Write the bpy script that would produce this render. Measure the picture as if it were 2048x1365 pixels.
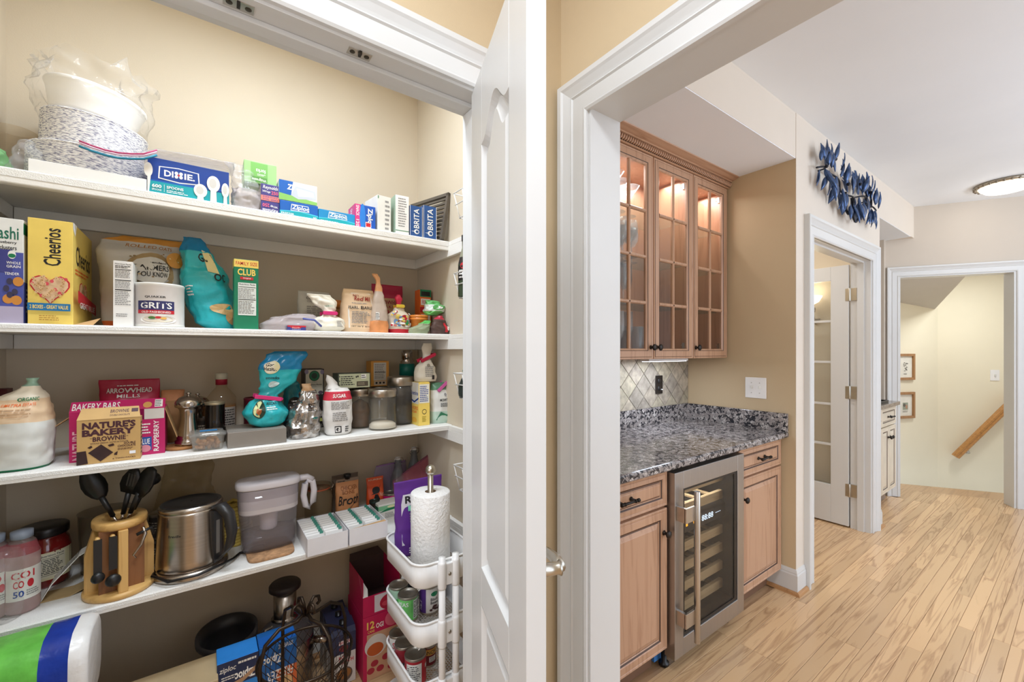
import bpy, bmesh, math, random
from mathutils import Vector, Matrix, noise
random.seed(7)
for _o in list(bpy.data.objects): bpy.data.objects.remove(_o)
COL = bpy.context.scene.collection
pi = math.pi
# ---------------------------------------------------------------- camera
H, FPX, HOR = 1.36, 850.0, 702.0          # eye height, focal length in pixels of the 2048 frame, horizon row
CA, SA = 0.5891, 0.8081                   # viewing direction in plan
cam = bpy.data.cameras.new('camera'); camo = bpy.data.objects.new('camera', cam); COL.objects.link(camo)
cam.sensor_width = 36; cam.lens = FPX/2048*36; cam.shift_y = (HOR-682.5)/2048; cam.clip_start = .02
camo.location = (0, 0, H); camo.rotation_euler = (pi/2, 0, -math.atan2(CA, SA))
bpy.context.scene.camera = camo
# ---------------------------------------------------------------- world, exposure, lights
sc = bpy.context.scene
sc.view_settings.view_transform = 'Standard'; sc.view_settings.look = 'None'
sc.view_settings.exposure = 0.24; sc.view_settings.gamma = 1.0; sc.view_settings.use_curve_mapping = False
W = bpy.data.worlds.new('world'); sc.world = W; W.use_nodes = True
W.node_tree.nodes['Background'].inputs[0].default_value = (.93, .98, 1.04, 1); W.node_tree.nodes['Background'].inputs[1].default_value = .62
WB = (.955, 1.0, 1.075)                   # camera white balance towards daylight, carried by the lamps
def area(name, loc, rot, sx, sy, power, col=(1, .95, .88)):
    col = tuple(a*b for a, b in zip(col, WB))
    l = bpy.data.lights.new(name, 'AREA'); l.shape = 'RECTANGLE'; l.size = sx; l.size_y = sy; l.energy = power; l.color = col
    o = bpy.data.objects.new(name, l); o.location = loc; o.rotation_euler = rot; COL.objects.link(o); return o
def point(name, loc, power, r=.05, col=(1, .9, .75)):
    col = tuple(a*b for a, b in zip(col, WB)); l = bpy.data.lights.new(name, 'POINT'); l.energy = power; l.shadow_soft_size = r; l.color = col
    o = bpy.data.objects.new(name, l); o.location = loc; COL.objects.link(o); return o
area('pantry_ceiling_light', (.2, 1.34, 2.66), (0, 0, 0), .6, .2, 13.0, (.92, 1, 1.06))
area('kitchen_ceiling_light', (.0, .12, 2.64), (0, 0, 0), .45, .3, 17.5, (.96, 1, 1.02))
area('kitchen_rear_fill', (-.8, -1.5, 2.64), (0, 0, 0), 1.2, .9, 5, (.96, 1, 1.02))  # added fill behind the viewer, lifts the dark lower pantry
area('kitchen_left_fill', (-2.25, -.5, 1.6), (0, -pi/2, 0), 1.5, 2.4, 36, (.92, .98, 1.06))  # added fill from the left for open door and tan walls, no known window
area('hall_side_fill', (3.4, -2.9, 1.45), (pi/2, 0, 0), 4.5, 2.2, 52, (.90, .98, 1.08))  # invented source on the unseen side of the hall, brightens ceiling and walls
area('hall_up_fill', (3.6, -1.9, 1.5), (pi, 0, 0), 2.6, .5, 54, (.86, .98, 1.12))  # added upward fill out of view, lightens the hall ceiling
area('study_ceiling_light', (3.3, 1.9, 2.62), (0, 0, 0), .8, .8, 13, (1, .96, .9))
area('stair_light', (6.15, .55, 2.3), (0, 0, 0), .4, .4, 17, (.98, 1, .98))
point('entry_light', (5.14, .41, 2.5), 1.2, .14, (1, .95, .88))
area('cabinet_light', (1.95, 1.5, 2.35), (0, 0, 0), .6, .1, 3.6, (1, .98, .95)); area('cabinet_light_right', (2.47, 1.5, 2.35), (0, 0, 0), .3, .1, 2.2, (1, .98, .95))
area('wine_fridge_light', (1.87, 1.2, .83), (0, 0, 0), .4, .1, 2.6, (1, .97, .92))
area('counter_light', (2.17, 1.47, 1.296), (0, 0, 0), .35, .05, 1.6, (.93, .98, 1.05))
# ---------------------------------------------------------------- geometry of the view: pixel -> place
def ray(px):
    a = (px-1024)/FPX; return CA+SA*a, SA-CA*a
def onY(px, Y):
    rx, ry = ray(px); t = Y/ry; return rx*t, t
def onX(px, X):
    rx, ry = ray(px); t = X/rx; return ry*t, t
def zat(py, t): return H+(HOR-py)/FPX*t
def onZ(px, py, Z):
    t = (Z-H)*FPX/(HOR-py); rx, ry = ray(px); return rx*t, ry*t, t
def dep(x, y): return CA*x+SA*y
# ---------------------------------------------------------------- materials
def lin(h):
    if isinstance(h, str):
        h = h.lstrip('#'); c = [int(h[i:i+2], 16)/255 for i in (0, 2, 4)]
        return tuple(x/12.92 if x <= .04045 else ((x+.055)/1.055)**2.4 for x in c)
    return h
MC = {}
def M(h, rough=.5, metal=0, var=.06, vs=9, bump=0, bs=60, alpha=1, tr=0, emit=0, coat=0, stretch=None):
    key = (h, rough, metal, var, vs, bump, bs, alpha, tr, emit, coat, stretch)
    if key in MC: return MC[key]
    m = bpy.data.materials.new('paint_%d' % len(MC)); m.use_nodes = True; nt = m.node_tree; N = nt.nodes; L = nt.links
    p = N['Principled BSDF']; c = lin(h)
    p.inputs['Roughness'].default_value = rough; p.inputs['Metallic'].default_value = metal
    tc = N.new('ShaderNodeTexCoord'); src = tc.outputs['Object']
    if stretch:
        mp = N.new('ShaderNodeMapping'); mp.inputs['Scale'].default_value = stretch; L.new(src, mp.inputs[0]); src = mp.outputs[0]
    n = N.new('ShaderNodeTexNoise'); n.inputs['Scale'].default_value = vs; n.inputs['Detail'].default_value = 4; L.new(src, n.inputs['Vector'])
    r = N.new('ShaderNodeValToRGB'); r.color_ramp.elements[0].position = .3; r.color_ramp.elements[1].position = .7
    r.color_ramp.elements[0].color = tuple(x*(1-var*1.5) for x in c)+(1,); r.color_ramp.elements[1].color = tuple(min(1, x*(1+var)) for x in c)+(1,)
    L.new(n.outputs['Fac'], r.inputs[0]); L.new(r.outputs[0], p.inputs['Base Color'])
    if bump:
        n2 = N.new('ShaderNodeTexNoise'); n2.inputs['Scale'].default_value = bs; n2.inputs['Detail'].default_value = 3; L.new(src, n2.inputs['Vector'])
        b = N.new('ShaderNodeBump'); b.inputs['Strength'].default_value = bump; b.inputs['Distance'].default_value = .01
        L.new(n2.outputs['Fac'], b.inputs['Height']); L.new(b.outputs[0], p.inputs['Normal'])
    if coat: p.inputs['Coat Weight'].default_value = coat
    if emit: p.inputs['Emission Color'].default_value = c+(1,); p.inputs['Emission Strength'].default_value = emit
    if alpha < 1: p.inputs['Alpha'].default_value = alpha
    MC[key] = m; return m
def clear(h='#ffffff', a=.12, rough=.05, bump=0, bs=30):
    """thin clear film or glass: mostly see-through, with its reflection and a little body colour"""
    key = ('clear', h, a, rough, bump, bs)
    if key in MC: return MC[key]
    m = bpy.data.materials.new('clear_%d' % len(MC)); m.use_nodes = True; nt = m.node_tree; N = nt.nodes; L = nt.links
    N.remove(N['Principled BSDF']); out = N['Material Output']; c = lin(h)
    t = N.new('ShaderNodeBsdfTransparent'); t.inputs[0].default_value = tuple(1-(1-x)*.35 for x in c)+(1,)
    d = N.new('ShaderNodeBsdfDiffuse'); d.inputs[0].default_value = c+(1,)
    g = N.new('ShaderNodeBsdfGlossy'); g.inputs['Roughness'].default_value = rough
    lw = N.new('ShaderNodeLayerWeight'); lw.inputs['Blend'].default_value = .5
    pw = N.new('ShaderNodeMath'); pw.operation = 'POWER'; pw.inputs[1].default_value = 5; L.new(lw.outputs['Facing'], pw.inputs[0])
    fr = N.new('ShaderNodeMath'); fr.operation = 'MULTIPLY_ADD'; fr.inputs[1].default_value = .45; fr.inputs[2].default_value = .022; L.new(pw.outputs[0], fr.inputs[0])
    mx = N.new('ShaderNodeMixShader'); mx.inputs[0].default_value = a; L.new(t.outputs[0], mx.inputs[1]); L.new(d.outputs[0], mx.inputs[2])
    m2 = N.new('ShaderNodeMixShader'); L.new(fr.outputs[0], m2.inputs[0]); L.new(mx.outputs[0], m2.inputs[1]); L.new(g.outputs[0], m2.inputs[2])
    L.new(m2.outputs[0], out.inputs[0])
    if bump:
        n2 = N.new('ShaderNodeTexNoise'); n2.inputs['Scale'].default_value = bs; tc = N.new('ShaderNodeTexCoord'); L.new(tc.outputs['Object'], n2.inputs['Vector'])
        b = N.new('ShaderNodeBump'); b.inputs['Strength'].default_value = bump; b.inputs['Distance'].default_value = .02
        L.new(n2.outputs['Fac'], b.inputs['Height'])
        for s in (g, lw): L.new(b.outputs[0], s.inputs['Normal'])
    MC[key] = m; return m
def wood(h1, h2, scale=1, axis='Z', rough=.4, rnd=0, glaze=0.0):
    key = ('wood', h1, h2, scale, axis, rough, rnd)
    if key in MC: return MC[key]
    m = bpy.data.materials.new('wood_%d' % len(MC)); m.use_nodes = True; nt = m.node_tree; N = nt.nodes; L = nt.links
    p = N['Principled BSDF']; p.inputs['Roughness'].default_value = rough
    tc = N.new('ShaderNodeTexCoord'); mp = N.new('ShaderNodeMapping'); s = [20*scale]*3; s['XYZ'.index(axis)] = 1.1*scale; mp.inputs['Scale'].default_value = s
    src = tc.outputs['Object']
    if rnd:
        oi = N.new('ShaderNodeObjectInfo'); va = N.new('ShaderNodeVectorMath'); va.operation = 'MULTIPLY_ADD'
        va.inputs[1].default_value = (37, 53, 71); L.new(oi.outputs['Random'], va.inputs[0]); L.new(src, va.inputs[2]); src = va.outputs[0]
    L.new(src, mp.inputs[0])
    n = N.new('ShaderNodeTexNoise'); n.inputs['Scale'].default_value = 1.1; n.inputs['Detail'].default_value = 5; n.inputs['Distortion'].default_value = .9; L.new(mp.outputs[0], n.inputs['Vector'])
    mu = N.new('ShaderNodeMath'); mu.operation = 'MULTIPLY'; mu.inputs[1].default_value = 9; L.new(n.outputs['Fac'], mu.inputs[0])
    fr = N.new('ShaderNodeMath'); fr.operation = 'PINGPONG'; fr.inputs[1].default_value = 1; L.new(mu.outputs[0], fr.inputs[0])
    r = N.new('ShaderNodeValToRGB'); r.color_ramp.elements[0].position = .0; r.color_ramp.elements[1].position = .45
    r.color_ramp.elements[0].color = lin(h2)+(1,); r.color_ramp.elements[1].color = lin(h1)+(1,); L.new(fr.outputs[0], r.inputs[0])
    n3 = N.new('ShaderNodeTexNoise'); n3.inputs['Scale'].default_value = 2.2; n3.inputs['Detail'].default_value = 3; L.new(mp.outputs[0], n3.inputs['Vector'])
    mix = N.new('ShaderNodeMix'); mix.data_type = 'RGBA'; mix.inputs['B'].default_value = lin(h1)+(1,); L.new(n3.outputs['Fac'], mix.inputs['Factor']); L.new(r.outputs[0], mix.inputs['A'])
    res = mix.outputs['Result']
    if rnd:
        hs = N.new('ShaderNodeHueSaturation'); mr = N.new('ShaderNodeMapRange'); mr.inputs['To Min'].default_value = 1-rnd; mr.inputs['To Max'].default_value = 1+rnd*.7
        L.new(oi.outputs['Random'], mr.inputs[0]); L.new(mr.outputs[0], hs.inputs['Value']); L.new(res, hs.inputs['Color']); res = hs.outputs[0]
    L.new(res, p.inputs['Base Color']); MC[key] = m; return m
# ---------------------------------------------------------------- mesh builder
class B:
    def __init__(s): s.v = []; s.f = []; s.m = []; s.sm = []; s.mats = []
    def mi(s, mat):
        if mat not in s.mats: s.mats.append(mat)
        return s.mats.index(mat)
    def add(s, vs, fs, mat, smooth=False):
        o = len(s.v); s.v += [tuple(v) for v in vs]; ml = isinstance(mat, list)
        for i, f in enumerate(fs):
            s.f.append([o+j for j in f]); s.m.append(s.mi(mat[i] if ml else mat)); s.sm.append(smooth)
        return s
    def box(s, a, b, mat):
        (x0, y0, z0), (x1, y1, z1) = [(min(p, q), max(p, q)) for p, q in zip(a, b)] and ((min(a[0], b[0]), min(a[1], b[1]), min(a[2], b[2])), (max(a[0], b[0]), max(a[1], b[1]), max(a[2], b[2])))
        return s.add([(x0, y0, z0), (x1, y0, z0), (x1, y1, z0), (x0, y1, z0), (x0, y0, z1), (x1, y0, z1), (x1, y1, z1), (x0, y1, z1)],
                     [(0, 3, 2, 1), (4, 5, 6, 7), (0, 1, 5, 4), (1, 2, 6, 5), (2, 3, 7, 6), (3, 0, 4, 7)], mat)
    def prism(s, pts, lo, hi, mat, ax='y', smooth=False):
        """pts in the plane across axis ax, extruded lo..hi"""
        n = len(pts); f3 = {'y': lambda p, q: (p[0], q, p[1]), 'x': lambda p, q: (q, p[0], p[1]), 'z': lambda p, q: (p[0], p[1], q)}[ax]
        vs = [f3(p, lo) for p in pts]+[f3(p, hi) for p in pts]
        s.add(vs, [tuple(range(n)), tuple(range(2*n-1, n-1, -1))], mat)
        o = len(s.v)-2*n; k = s.mi(mat)
        for i in range(n):
            j = (i+1) % n; s.f.append([o+i, o+n+i, o+n+j, o+j]); s.m.append(k); s.sm.append(smooth)
        return s
    def loft(s, rings, mat, cap=(True, True), smooth=True, closed=True):
        n = len(rings[0]); vs = [p for r in rings for p in r]; fs = []; ms = []
        for i in range(len(rings)-1):
            for j in range(n if closed else n-1):
                k = (j+1) % n; fs.append((i*n+j, i*n+k, (i+1)*n+k, (i+1)*n+j)); ms.append(mat[min(i, len(mat)-1)] if isinstance(mat, list) else mat)
        if cap[0]: fs.append(tuple(range(n-1, -1, -1))); ms.append(mat[0] if isinstance(mat, list) else mat)
        if cap[1]: fs.append(tuple((len(rings)-1)*n+j for j in range(n))); ms.append(mat[-1] if isinstance(mat, list) else mat)
        return s.add(vs, fs, ms, smooth)
    def lathe(s, prof, mat, c=(0, 0, 0), seg=28, cap=(True, True), sx=1, sy=1):
        return s.loft([[(c[0]+r*sx*math.cos(2*pi*j/seg), c[1]+r*sy*math.sin(2*pi*j/seg), c[2]+z) for j in range(seg)] for r, z in prof], mat, cap)
    def tube(s, path, r, mat, seg=8, closed=False):
        P = [Vector(p) for p in path]; n = len(P); rings = []; up = Vector((0, 0, 1))
        for i in range(n):
            if closed: t = (P[(i+1) % n]-P[i-1])
            else: t = P[min(i+1, n-1)]-P[max(i-1, 0)]
            if t.length < 1e-9: t = Vector((0, 0, 1))
            t.normalize(); q = up if abs(t.dot(up)) < .95 else Vector((1, 0, 0))
            if i and not closed:
                q = lastb
            a = t.cross(q)
            if a.length < 1e-6: a = t.orthogonal()
            a.normalize(); b = a.cross(t).normalized(); lastb = b
            rr = r[i] if isinstance(r, (list, tuple)) else r
            rings.append([P[i]+a*rr*math.cos(2*pi*j/seg)+b*rr*math.sin(2*pi*j/seg) for j in range(seg)])
        if closed: rings.append(rings[0])
        return s.loft(rings, mat, (not closed, not closed))
    def ball(s, c, r, mat, seg=14, sx=1, sy=1, sz=1):
        k = seg//2; return s.lathe([(r*math.sin(pi*i/k) if 0 < i < k else r*.02, -r*sz*math.cos(pi*i/k)) for i in range(k+1)], mat, c, seg, sx=sx, sy=sy)
    def xf(s, mt, start=0):
        for i in range(start, len(s.v)): s.v[i] = tuple(mt @ Vector(s.v[i]))
        return s
    def build(s, name, parent=None, loc=None, rz=0, bevel=0, label=None, rot=None, kind=None):
        me = bpy.data.meshes.new(name); me.from_pydata(s.v, [], s.f)
        for m in s.mats: me.materials.append(m)
        me.polygons.foreach_set('material_index', s.m); me.polygons.foreach_set('use_smooth', s.sm)
        bm = bmesh.new(); bm.from_mesh(me); bmesh.ops.recalc_face_normals(bm, faces=bm.faces); bm.to_mesh(me); bm.free()
        me.update(); o = bpy.data.objects.new(name, me); COL.objects.link(o)
        if loc is not None: o.location = loc
        o.rotation_euler = rot if rot else (0, 0, rz)
        if parent: o.parent = parent
        if bevel:
            b = o.modifiers.new('edge', 'BEVEL'); b.width = bevel; b.segments = 2; b.limit_method = 'ANGLE'; b.angle_limit = .7; b.harden_normals = False
        if label: o['label'] = label
        if kind: o['kind'] = kind
        return o
def tag(o, label, cat, group=None, kind=None):
    o['label'] = label; o['category'] = cat
    if group: o['group'] = group
    if kind: o['kind'] = kind
    return o
def empty(name, loc, label, cat, rz=0, group=None):
    o = bpy.data.objects.new(name, None); o.empty_display_size = .05; COL.objects.link(o); o.location = loc; o.rotation_euler = (0, 0, rz); return tag(o, label, cat, group)
def struct(b, name, label=None, parent=None, bevel=0, **k):
    o = b.build(name, parent, bevel=bevel, **k)
    if not parent: o['kind'] = 'structure'
    if label: o['label'] = label
    return o
# ---------------------------------------------------------------- lettering and print
TXT = {}
def text_mesh(s, bold=.0, shear=0):
    key = (s, bold, shear)
    if key in TXT: return TXT[key]
    cu = bpy.data.curves.new('t', 'FONT'); cu.body = s; cu.offset = bold; cu.shear = shear; cu.resolution_u = 2; cu.size = 1; cu.space_line = .85; cu.align_x = 'CENTER'
    ob = bpy.data.objects.new('t', cu); COL.objects.link(ob); dg = bpy.context.evaluated_depsgraph_get(); dg.update()
    me = bpy.data.meshes.new_from_object(ob.evaluated_get(dg)); vs = [v.co.copy() for v in me.vertices]; fs = [tuple(p.vertices) for p in me.polygons]
    bpy.data.objects.remove(ob); bpy.data.curves.remove(cu); bpy.data.meshes.remove(me)
    if not vs: TXT[key] = ([], []); return TXT[key]
    x0 = min(v.x for v in vs); x1 = max(v.x for v in vs); y0 = min(v.y for v in vs); y1 = max(v.y for v in vs)
    TXT[key] = ([((v.x-x0)/max(x1-x0, 1e-6), (v.y-y0)/max(y1-y0, 1e-6)) for v in vs], fs); return TXT[key]
def decals(parent, face, specs, div=1, eps=.0004, step=.00012, name='printed_panel'):
    """face(u, v, off) -> local point; graphics become one child, lettering another"""
    g = B(); tx = B()
    for i, sp in enumerate(specs):
        off = eps+step*i; k = sp[0]
        if k == 'r':
            _, u0, v0, u1, v1, m = sp; n = max(1, div); vs = []; fs = []
            for a in range(n+1):
                for b in range(n+1): vs.append(face(u0+(u1-u0)*a/n, v0+(v1-v0)*b/n, off))
            for a in range(n):
                for b in range(n): q = a*(n+1)+b; fs.append((q, q+n+1, q+n+2, q+1))
            g.add(vs, fs, m, div > 1)
        elif k == 'e':
            _, cu, cv, ru, rv, m = sp; n = 22
            vs = [face(cu, cv, off)]+[face(cu+ru*math.cos(2*pi*j/n), cv+rv*math.sin(2*pi*j/n), off) for j in range(n)]
            g.add(vs, [(0, 1+j, 1+(j+1) % n) for j in range(n)], m)
        elif k == 'p':
            _, pts, m = sp; g.add([face(u, v, off) for u, v in pts], [tuple(range(len(pts)))], m)
        elif k == 'l':
            _, u0, v0, u1, v1, n, m = sp; rr = random.Random(n*7+int(u0*100))
            for j in range(n):
                va = v0+(v1-v0)*(j+.25)/n; vb = v0+(v1-v0)*(j+.72)/n; u = u0; ue = u1-(u1-u0)*rr.random()*.3
                while u < ue:
                    w = (u1-u0)*rr.uniform(.08, .22); w = min(w, ue-u); g.add([face(u, va, off), face(u+w, va, off), face(u+w, vb, off), face(u, vb, off)], [(0, 1, 2, 3)], m); u += w+(u1-u0)*.03
        elif k == 't':
            _, s, u0, v0, u1, v1, m = sp[:7]; rot = sp[7] if len(sp) > 7 else 0; bold = sp[8] if len(sp) > 8 else .012; sh = sp[9] if len(sp) > 9 else 0
            vs, fs = text_mesh(s, bold, sh)
            if rot == 90: q = [(1-y, x) for x, y in vs]
            elif rot == -90: q = [(y, 1-x) for x, y in vs]
            elif rot == 180: q = [(1-x, 1-y) for x, y in vs]
            else: q = vs
            tx.add([face(u0+(u1-u0)*x, v0+(v1-v0)*y, off) for x, y in q], fs, m)
    if g.f: g.build(name, parent, kind='stuff')
    if tx.f: tx.build('lettering', parent, kind='stuff')
def boxface(w, d, h, f):
    if f == 'F': return lambda u, v, o: (u*w, -o, v*h)
    if f == 'R': return lambda u, v, o: (w+o, u*d, v*h)
    if f == 'L': return lambda u, v, o: (-o, d-u*d, v*h)
    if f == 'T': return lambda u, v, o: (u*w, v*d, h+o)
    if f == 'B': return lambda u, v, o: (w-u*w, d+o, v*h)
def cylface(r, h, a0=-1.2, a1=1.2, yaw=0, z0=0):
    def f(u, v, o):
        a = a0+(a1-a0)*u+yaw; return ((r+o)*math.sin(a), -(r+o)*math.cos(a), z0+v*h)
    return f
WHT = M('#f4f2ee', .5, var=.02); INK = M('#1c1a1c', .6, var=.02); GREYINK = M('#8d8a88', .6, var=.02)
# ================================================================ THE SETTING
TAN = M('#ccb693', .75, var=.015, vs=3, bump=.04, bs=260)
PTAN = M('#d2c4ae', .75, var=.015, vs=3, bump=.04, bs=260)
CREAM = M('#dfd3c4', .75, var=.015, vs=3, bump=.04, bs=260)
YEL = M('#efe5ca', .75, var=.015, vs=3, bump=.03, bs=260)
FC = M('#c9bdae', .75, var=.015, vs=3)
CEIL = M('#eceef0', .85, var=.01, vs=3)
TRIM = M('#d6d5d2', .35, var=.01, vs=4)
SHELF = M('#efece6', .45, var=.02, vs=8, bump=.1, bs=180)
CZ = 2.69
def wallbox(name, a, b, mat, label):
    return struct(B().box(a, b, mat), name, label)
FY, BY = .985, 1.65          # hall face of the front wall, back wall of the bar
PBY, PX0, PX1 = 2.05, -.506, .894   # pantry back, left and right walls
# pantry
b = B().box((-1.6, .97, 0), (-.31, 1.085, CZ), TAN).box((.633, .97, 0), (.894, 1.085, CZ), TAN).box((-.31, .97, 2.063), (.633, 1.085, CZ), TAN)
struct(b, 'wall_front', 'tan wall around the pantry doorway')
wallbox('wall_back', (PX0-.12, PBY, 0), (1.018, PBY+.1, CZ), PTAN, 'pale tan wall behind the pantry shelves')
wallbox('wall_bar', (1.018, BY, 0), (2.80, BY+.1, CZ), TAN, 'tan wall behind the bar')
wallbox('wall_left', (PX0-.12, 1.085, 0), (PX0, PBY, CZ), PTAN, 'left side wall of the pantry')
b = B().box((.894, 1.085, 0), (1.018, PBY, CZ), PTAN).box((.894, .858, 0), (1.018, 1.085, CZ), TAN).box((.894, -2.2, 2.063), (1.018, .858, CZ), TAN)
struct(b, 'wall_middle', 'tan wall between pantry and bar with the cased opening')
wallbox('wall_kitchen', (-2.4, -2.3, 0), (-2.3, .97, CZ), TAN, 'tan kitchen wall left of the viewer')
wallbox('wall_rear', (-2.4, -2.4, 0), (1.018, -2.3, CZ), TAN, 'tan kitchen wall behind the viewer')
b = B().box((-2.3, .97, 0), (-1.6, 1.085, CZ), TAN); struct(b, 'wall_front', 'tan kitchen wall further left of the pantry')
# bar alcove, hall wall, second alcove
wallbox('wall_alcove', (2.68, FY, 0), (2.80, BY, CZ), TAN, 'tan side wall of the bar alcove')
b = B().box((2.80, FY, 0), (2.90, 1.10, CZ), CREAM).box((2.6795, FY-.002, 0), (2.8005, FY-.0002, CZ), CREAM).box((2.90, FY, 2.05), (4.035, 1.10, CZ), CREAM).box((4.035, FY, 0), (4.25, 1.10, CZ), CREAM)
struct(b, 'wall_hall', 'cream hall wall with the glazed door')
b = B().box((1.018, FY, 2.44), (2.68, BY, CZ), CREAM)
o = struct(b, 'ceiling_soffit', 'dropped ceiling over the bar')
struct(B().box((1.018, FY+.001, 2.436), (2.68, BY, 2.4399), M('#f2f5fa', .85, var=.01, vs=3)), 'soffit_underside', parent=o)
b = B().box((4.25, FY, 2.40), (5.6, 1.62, CZ), CREAM)
o = struct(b, 'ceiling_soffit', 'dropped ceiling over the far cabinet')
struct(B().box((4.25, FY+.001, 2.396), (5.2, 1.62, 2.3999), CEIL), 'soffit_underside', parent=o)
b = B().box((4.13, 1.10, 0), (4.25, 3.0, CZ), PTAN).box((2.7, 2.9, 0), (4.13, 3.0, CZ), PTAN).box((2.70, 1.75, 0), (2.80, 2.9, CZ), PTAN)
struct(b, 'wall_study', 'tan walls of the room behind the glazed door')
struct(B().box((4.25, 1.62, 0), (5.26, 1.72, CZ), CREAM).box((5.14, 1.16, 0), (5.26, 1.62, CZ), FC), 'wall_recess', 'cream walls around the far cabinet')
# far wall, turned in plan
FO = Vector((5.31, .985, 0)); FS = Vector((.532, -.847, 0)); FN = Vector((.847, .532, 0))
def far(s, n, z): p = FO+FS*s+FN*n; return (p.x, p.y, z)
def farbox(b, s0, s1, n0, n1, z0, z1, mat):
    return b.add([far(s0, n0, z0), far(s1, n0, z0), far(s1, n1, z0), far(s0, n1, z0), far(s0, n0, z1), far(s1, n0, z1), far(s1, n1, z1), far(s0, n1, z1)],
                 [(0, 3, 2, 1), (4, 5, 6, 7), (0, 1, 5, 4), (1, 2, 6, 5), (2, 3, 7, 6), (3, 0, 4, 7)], mat)
b = B(); farbox(b, -.21, -.115, 0, .12, 0, CZ, FC); farbox(b, -.115, .69, 0, .12, 2.055, CZ, FC); farbox(b, .69, 2.4, 0, .12, 0, CZ, FC)
struct(b, 'wall_far', 'beige end wall of the hall with the stair doorway')
b = B(); farbox(b, -.1, 2.2, 1.42, 1.5, -2.2, 2.9, YEL); struct(b, 'wall_stair', 'pale yellow wall carrying the stair handrail')
c0 = Vector(far(-.1+.02, 1.42, 0)); rx, ry = ray(1875)
tt = (1.42+FO.dot(FN))/(rx*FN.x+ry*FN.y); cr = Vector((rx*tt, ry*tt, 0)); le = Vector((ray(1760)[0]*4.75, ray(1760)[1]*4.75, 0))
dv = (le-cr).normalized(); nv = Vector((dv.y, -dv.x, 0))
if nv.dot(cr) < 0: nv = -nv
STL = (cr, dv, nv)
def stl(s, n, z): p = cr+dv*s+nv*n; return (p.x, p.y, z)
b = B(); b.add([stl(-.02, 0, -2.2), stl(1.6, 0, -2.2), stl(1.6, .1, -2.2), stl(-.02, .1, -2.2), stl(-.02, 0, 2.9), stl(1.6, 0, 2.9), stl(1.6, .1, 2.9), stl(-.02, .1, 2.9)],
               [(0, 3, 2, 1), (4, 5, 6, 7), (0, 1, 5, 4), (1, 2, 6, 5), (2, 3, 7, 6), (3, 0, 4, 7)], YEL)
struct(b, 'wall_landing', 'pale yellow angled wall with two framed pictures')
# sloping underside of the flight above
b = B(); SL = M('#cdc6bb', .8, var=.01)
b.add([far(-1.4, .122, 2.10), far(.46, .122, 2.10), far(.75, 1.42, 1.84), far(-1.4, 1.42, 1.80), far(.66, .122, 2.66), far(1.15, 1.42, 2.50), far(2.3, .122, 2.66), far(2.3, 1.42, 2.66)],
      [(0, 1, 2, 3), (1, 4, 5, 2), (4, 6, 7, 5)], SL)
struct(b, 'ceiling_stair', 'sloping underside of the upper stair flight')
# ceiling
b = B().box((-3, -3, CZ), (1.018, 3.0, CZ+.06), CEIL).box((1.018, -3, CZ), (7.6, 3.0, CZ+.06), CEIL); struct(b, 'ceiling', 'smooth white ceiling')
# ---------------------------------------------------------------- floor with single planks
OAK = wood('#dab488', '#9d7450', .9, 'X', .22, .16); OAKB = wood('#c3a07a', '#9b7452', .8, 'X', .32)
b = B().box((-3, -3, -.04), (5.66, 3.0, -.006), OAKB); farbox(b, -.3, 3.0, -.6, .52, -.05, -.0075, OAKB)
floor = struct(b, 'floor', 'narrow oak strip floor running down the hall')
PW = .057; plank_me = {}
def plank(x0, x1, y):
    L = round(x1-x0, 2)
    if L not in plank_me:
        g = .0006; e = .0011
        bb = B(); x = L/2-g; yy = PW/2-g
        bb.loft([[(-x, -yy, -.006), (x, -yy, -.006), (x, yy, -.006), (-x, yy, -.006)], [(-x, -yy, -e), (x, -yy, -e), (x, yy, -e), (-x, yy, -e)], [(-x+e, -yy+e, 0), (x-e, -yy+e, 0), (x-e, yy-e, 0), (-x+e, yy-e, 0)]], OAK, (False, True), False)
        o = bb.build('plank', floor); plank_me[L] = o.data
    else:
        o = bpy.data.objects.new('plank', plank_me[L]); COL.objects.link(o); o.parent = floor
    o.location = ((x0+x1)/2, y, 0)
rp = random.Random(5); ny = 0
for k in range(-3, 36):
    y = .03+k*PW
    segs = []
    if y < 1.02: segs.append((1.02 if y > .1 else 1.6, 5.9-.62*(y-.5)))
    elif y < 1.5: segs.append((2.92 if y > 1.1 else 1.02, 4.12))
    if 1.1 < y < 2.04: segs.append((PX0, PX1))
    if 1.02 < y < 1.6: segs.append((4.26, 5.2))
    for xa, xb in segs:
        x = xa
        while x < xb-.05:
            L = rp.choice((.6, .8, 1.0, 1.2, 1.4)); e = min(x+L, xb); 
            if xb-e < .2: e = xb
            plank(x, e, y); x = e; ny += 1
# ---------------------------------------------------------------- casings
PROF = [(0, 0), (0, .012), (.006, .016), (.013, .012), (.052, .013), (.056, .018), (.062, .014), (.068, .017), (.082, .025), (.088, .03), (.102, .03), (.104, .026), (.104, 0)]
def casing(name, label, plane, s0, s1, zt, scale=1, left=True, right=True):
    b = B(); pr = [(w*scale, t*scale) for w, t in PROF]
    R = []
    if left: R.append([plane(s0-w, t, 0) for w, t in pr])
    R.append([plane(s0-w, t, zt+w) for w, t in pr] if left else [plane(s0, t, zt+w) for w, t in pr]); R.append([plane(s1+w, t, zt+w) for w, t in pr] if right else [plane(s1, t, zt+w) for w, t in pr])
    if right: R.append([plane(s1+w, t, 0) for w, t in pr])
    b.loft(R, TRIM, (True, True), False, True); return struct(b, name, label)
casing('trim_1', 'white moulded casing around the pantry doorway', lambda s, t, z: (s, .97-t, z), -.298, .628, 2.052)
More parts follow.
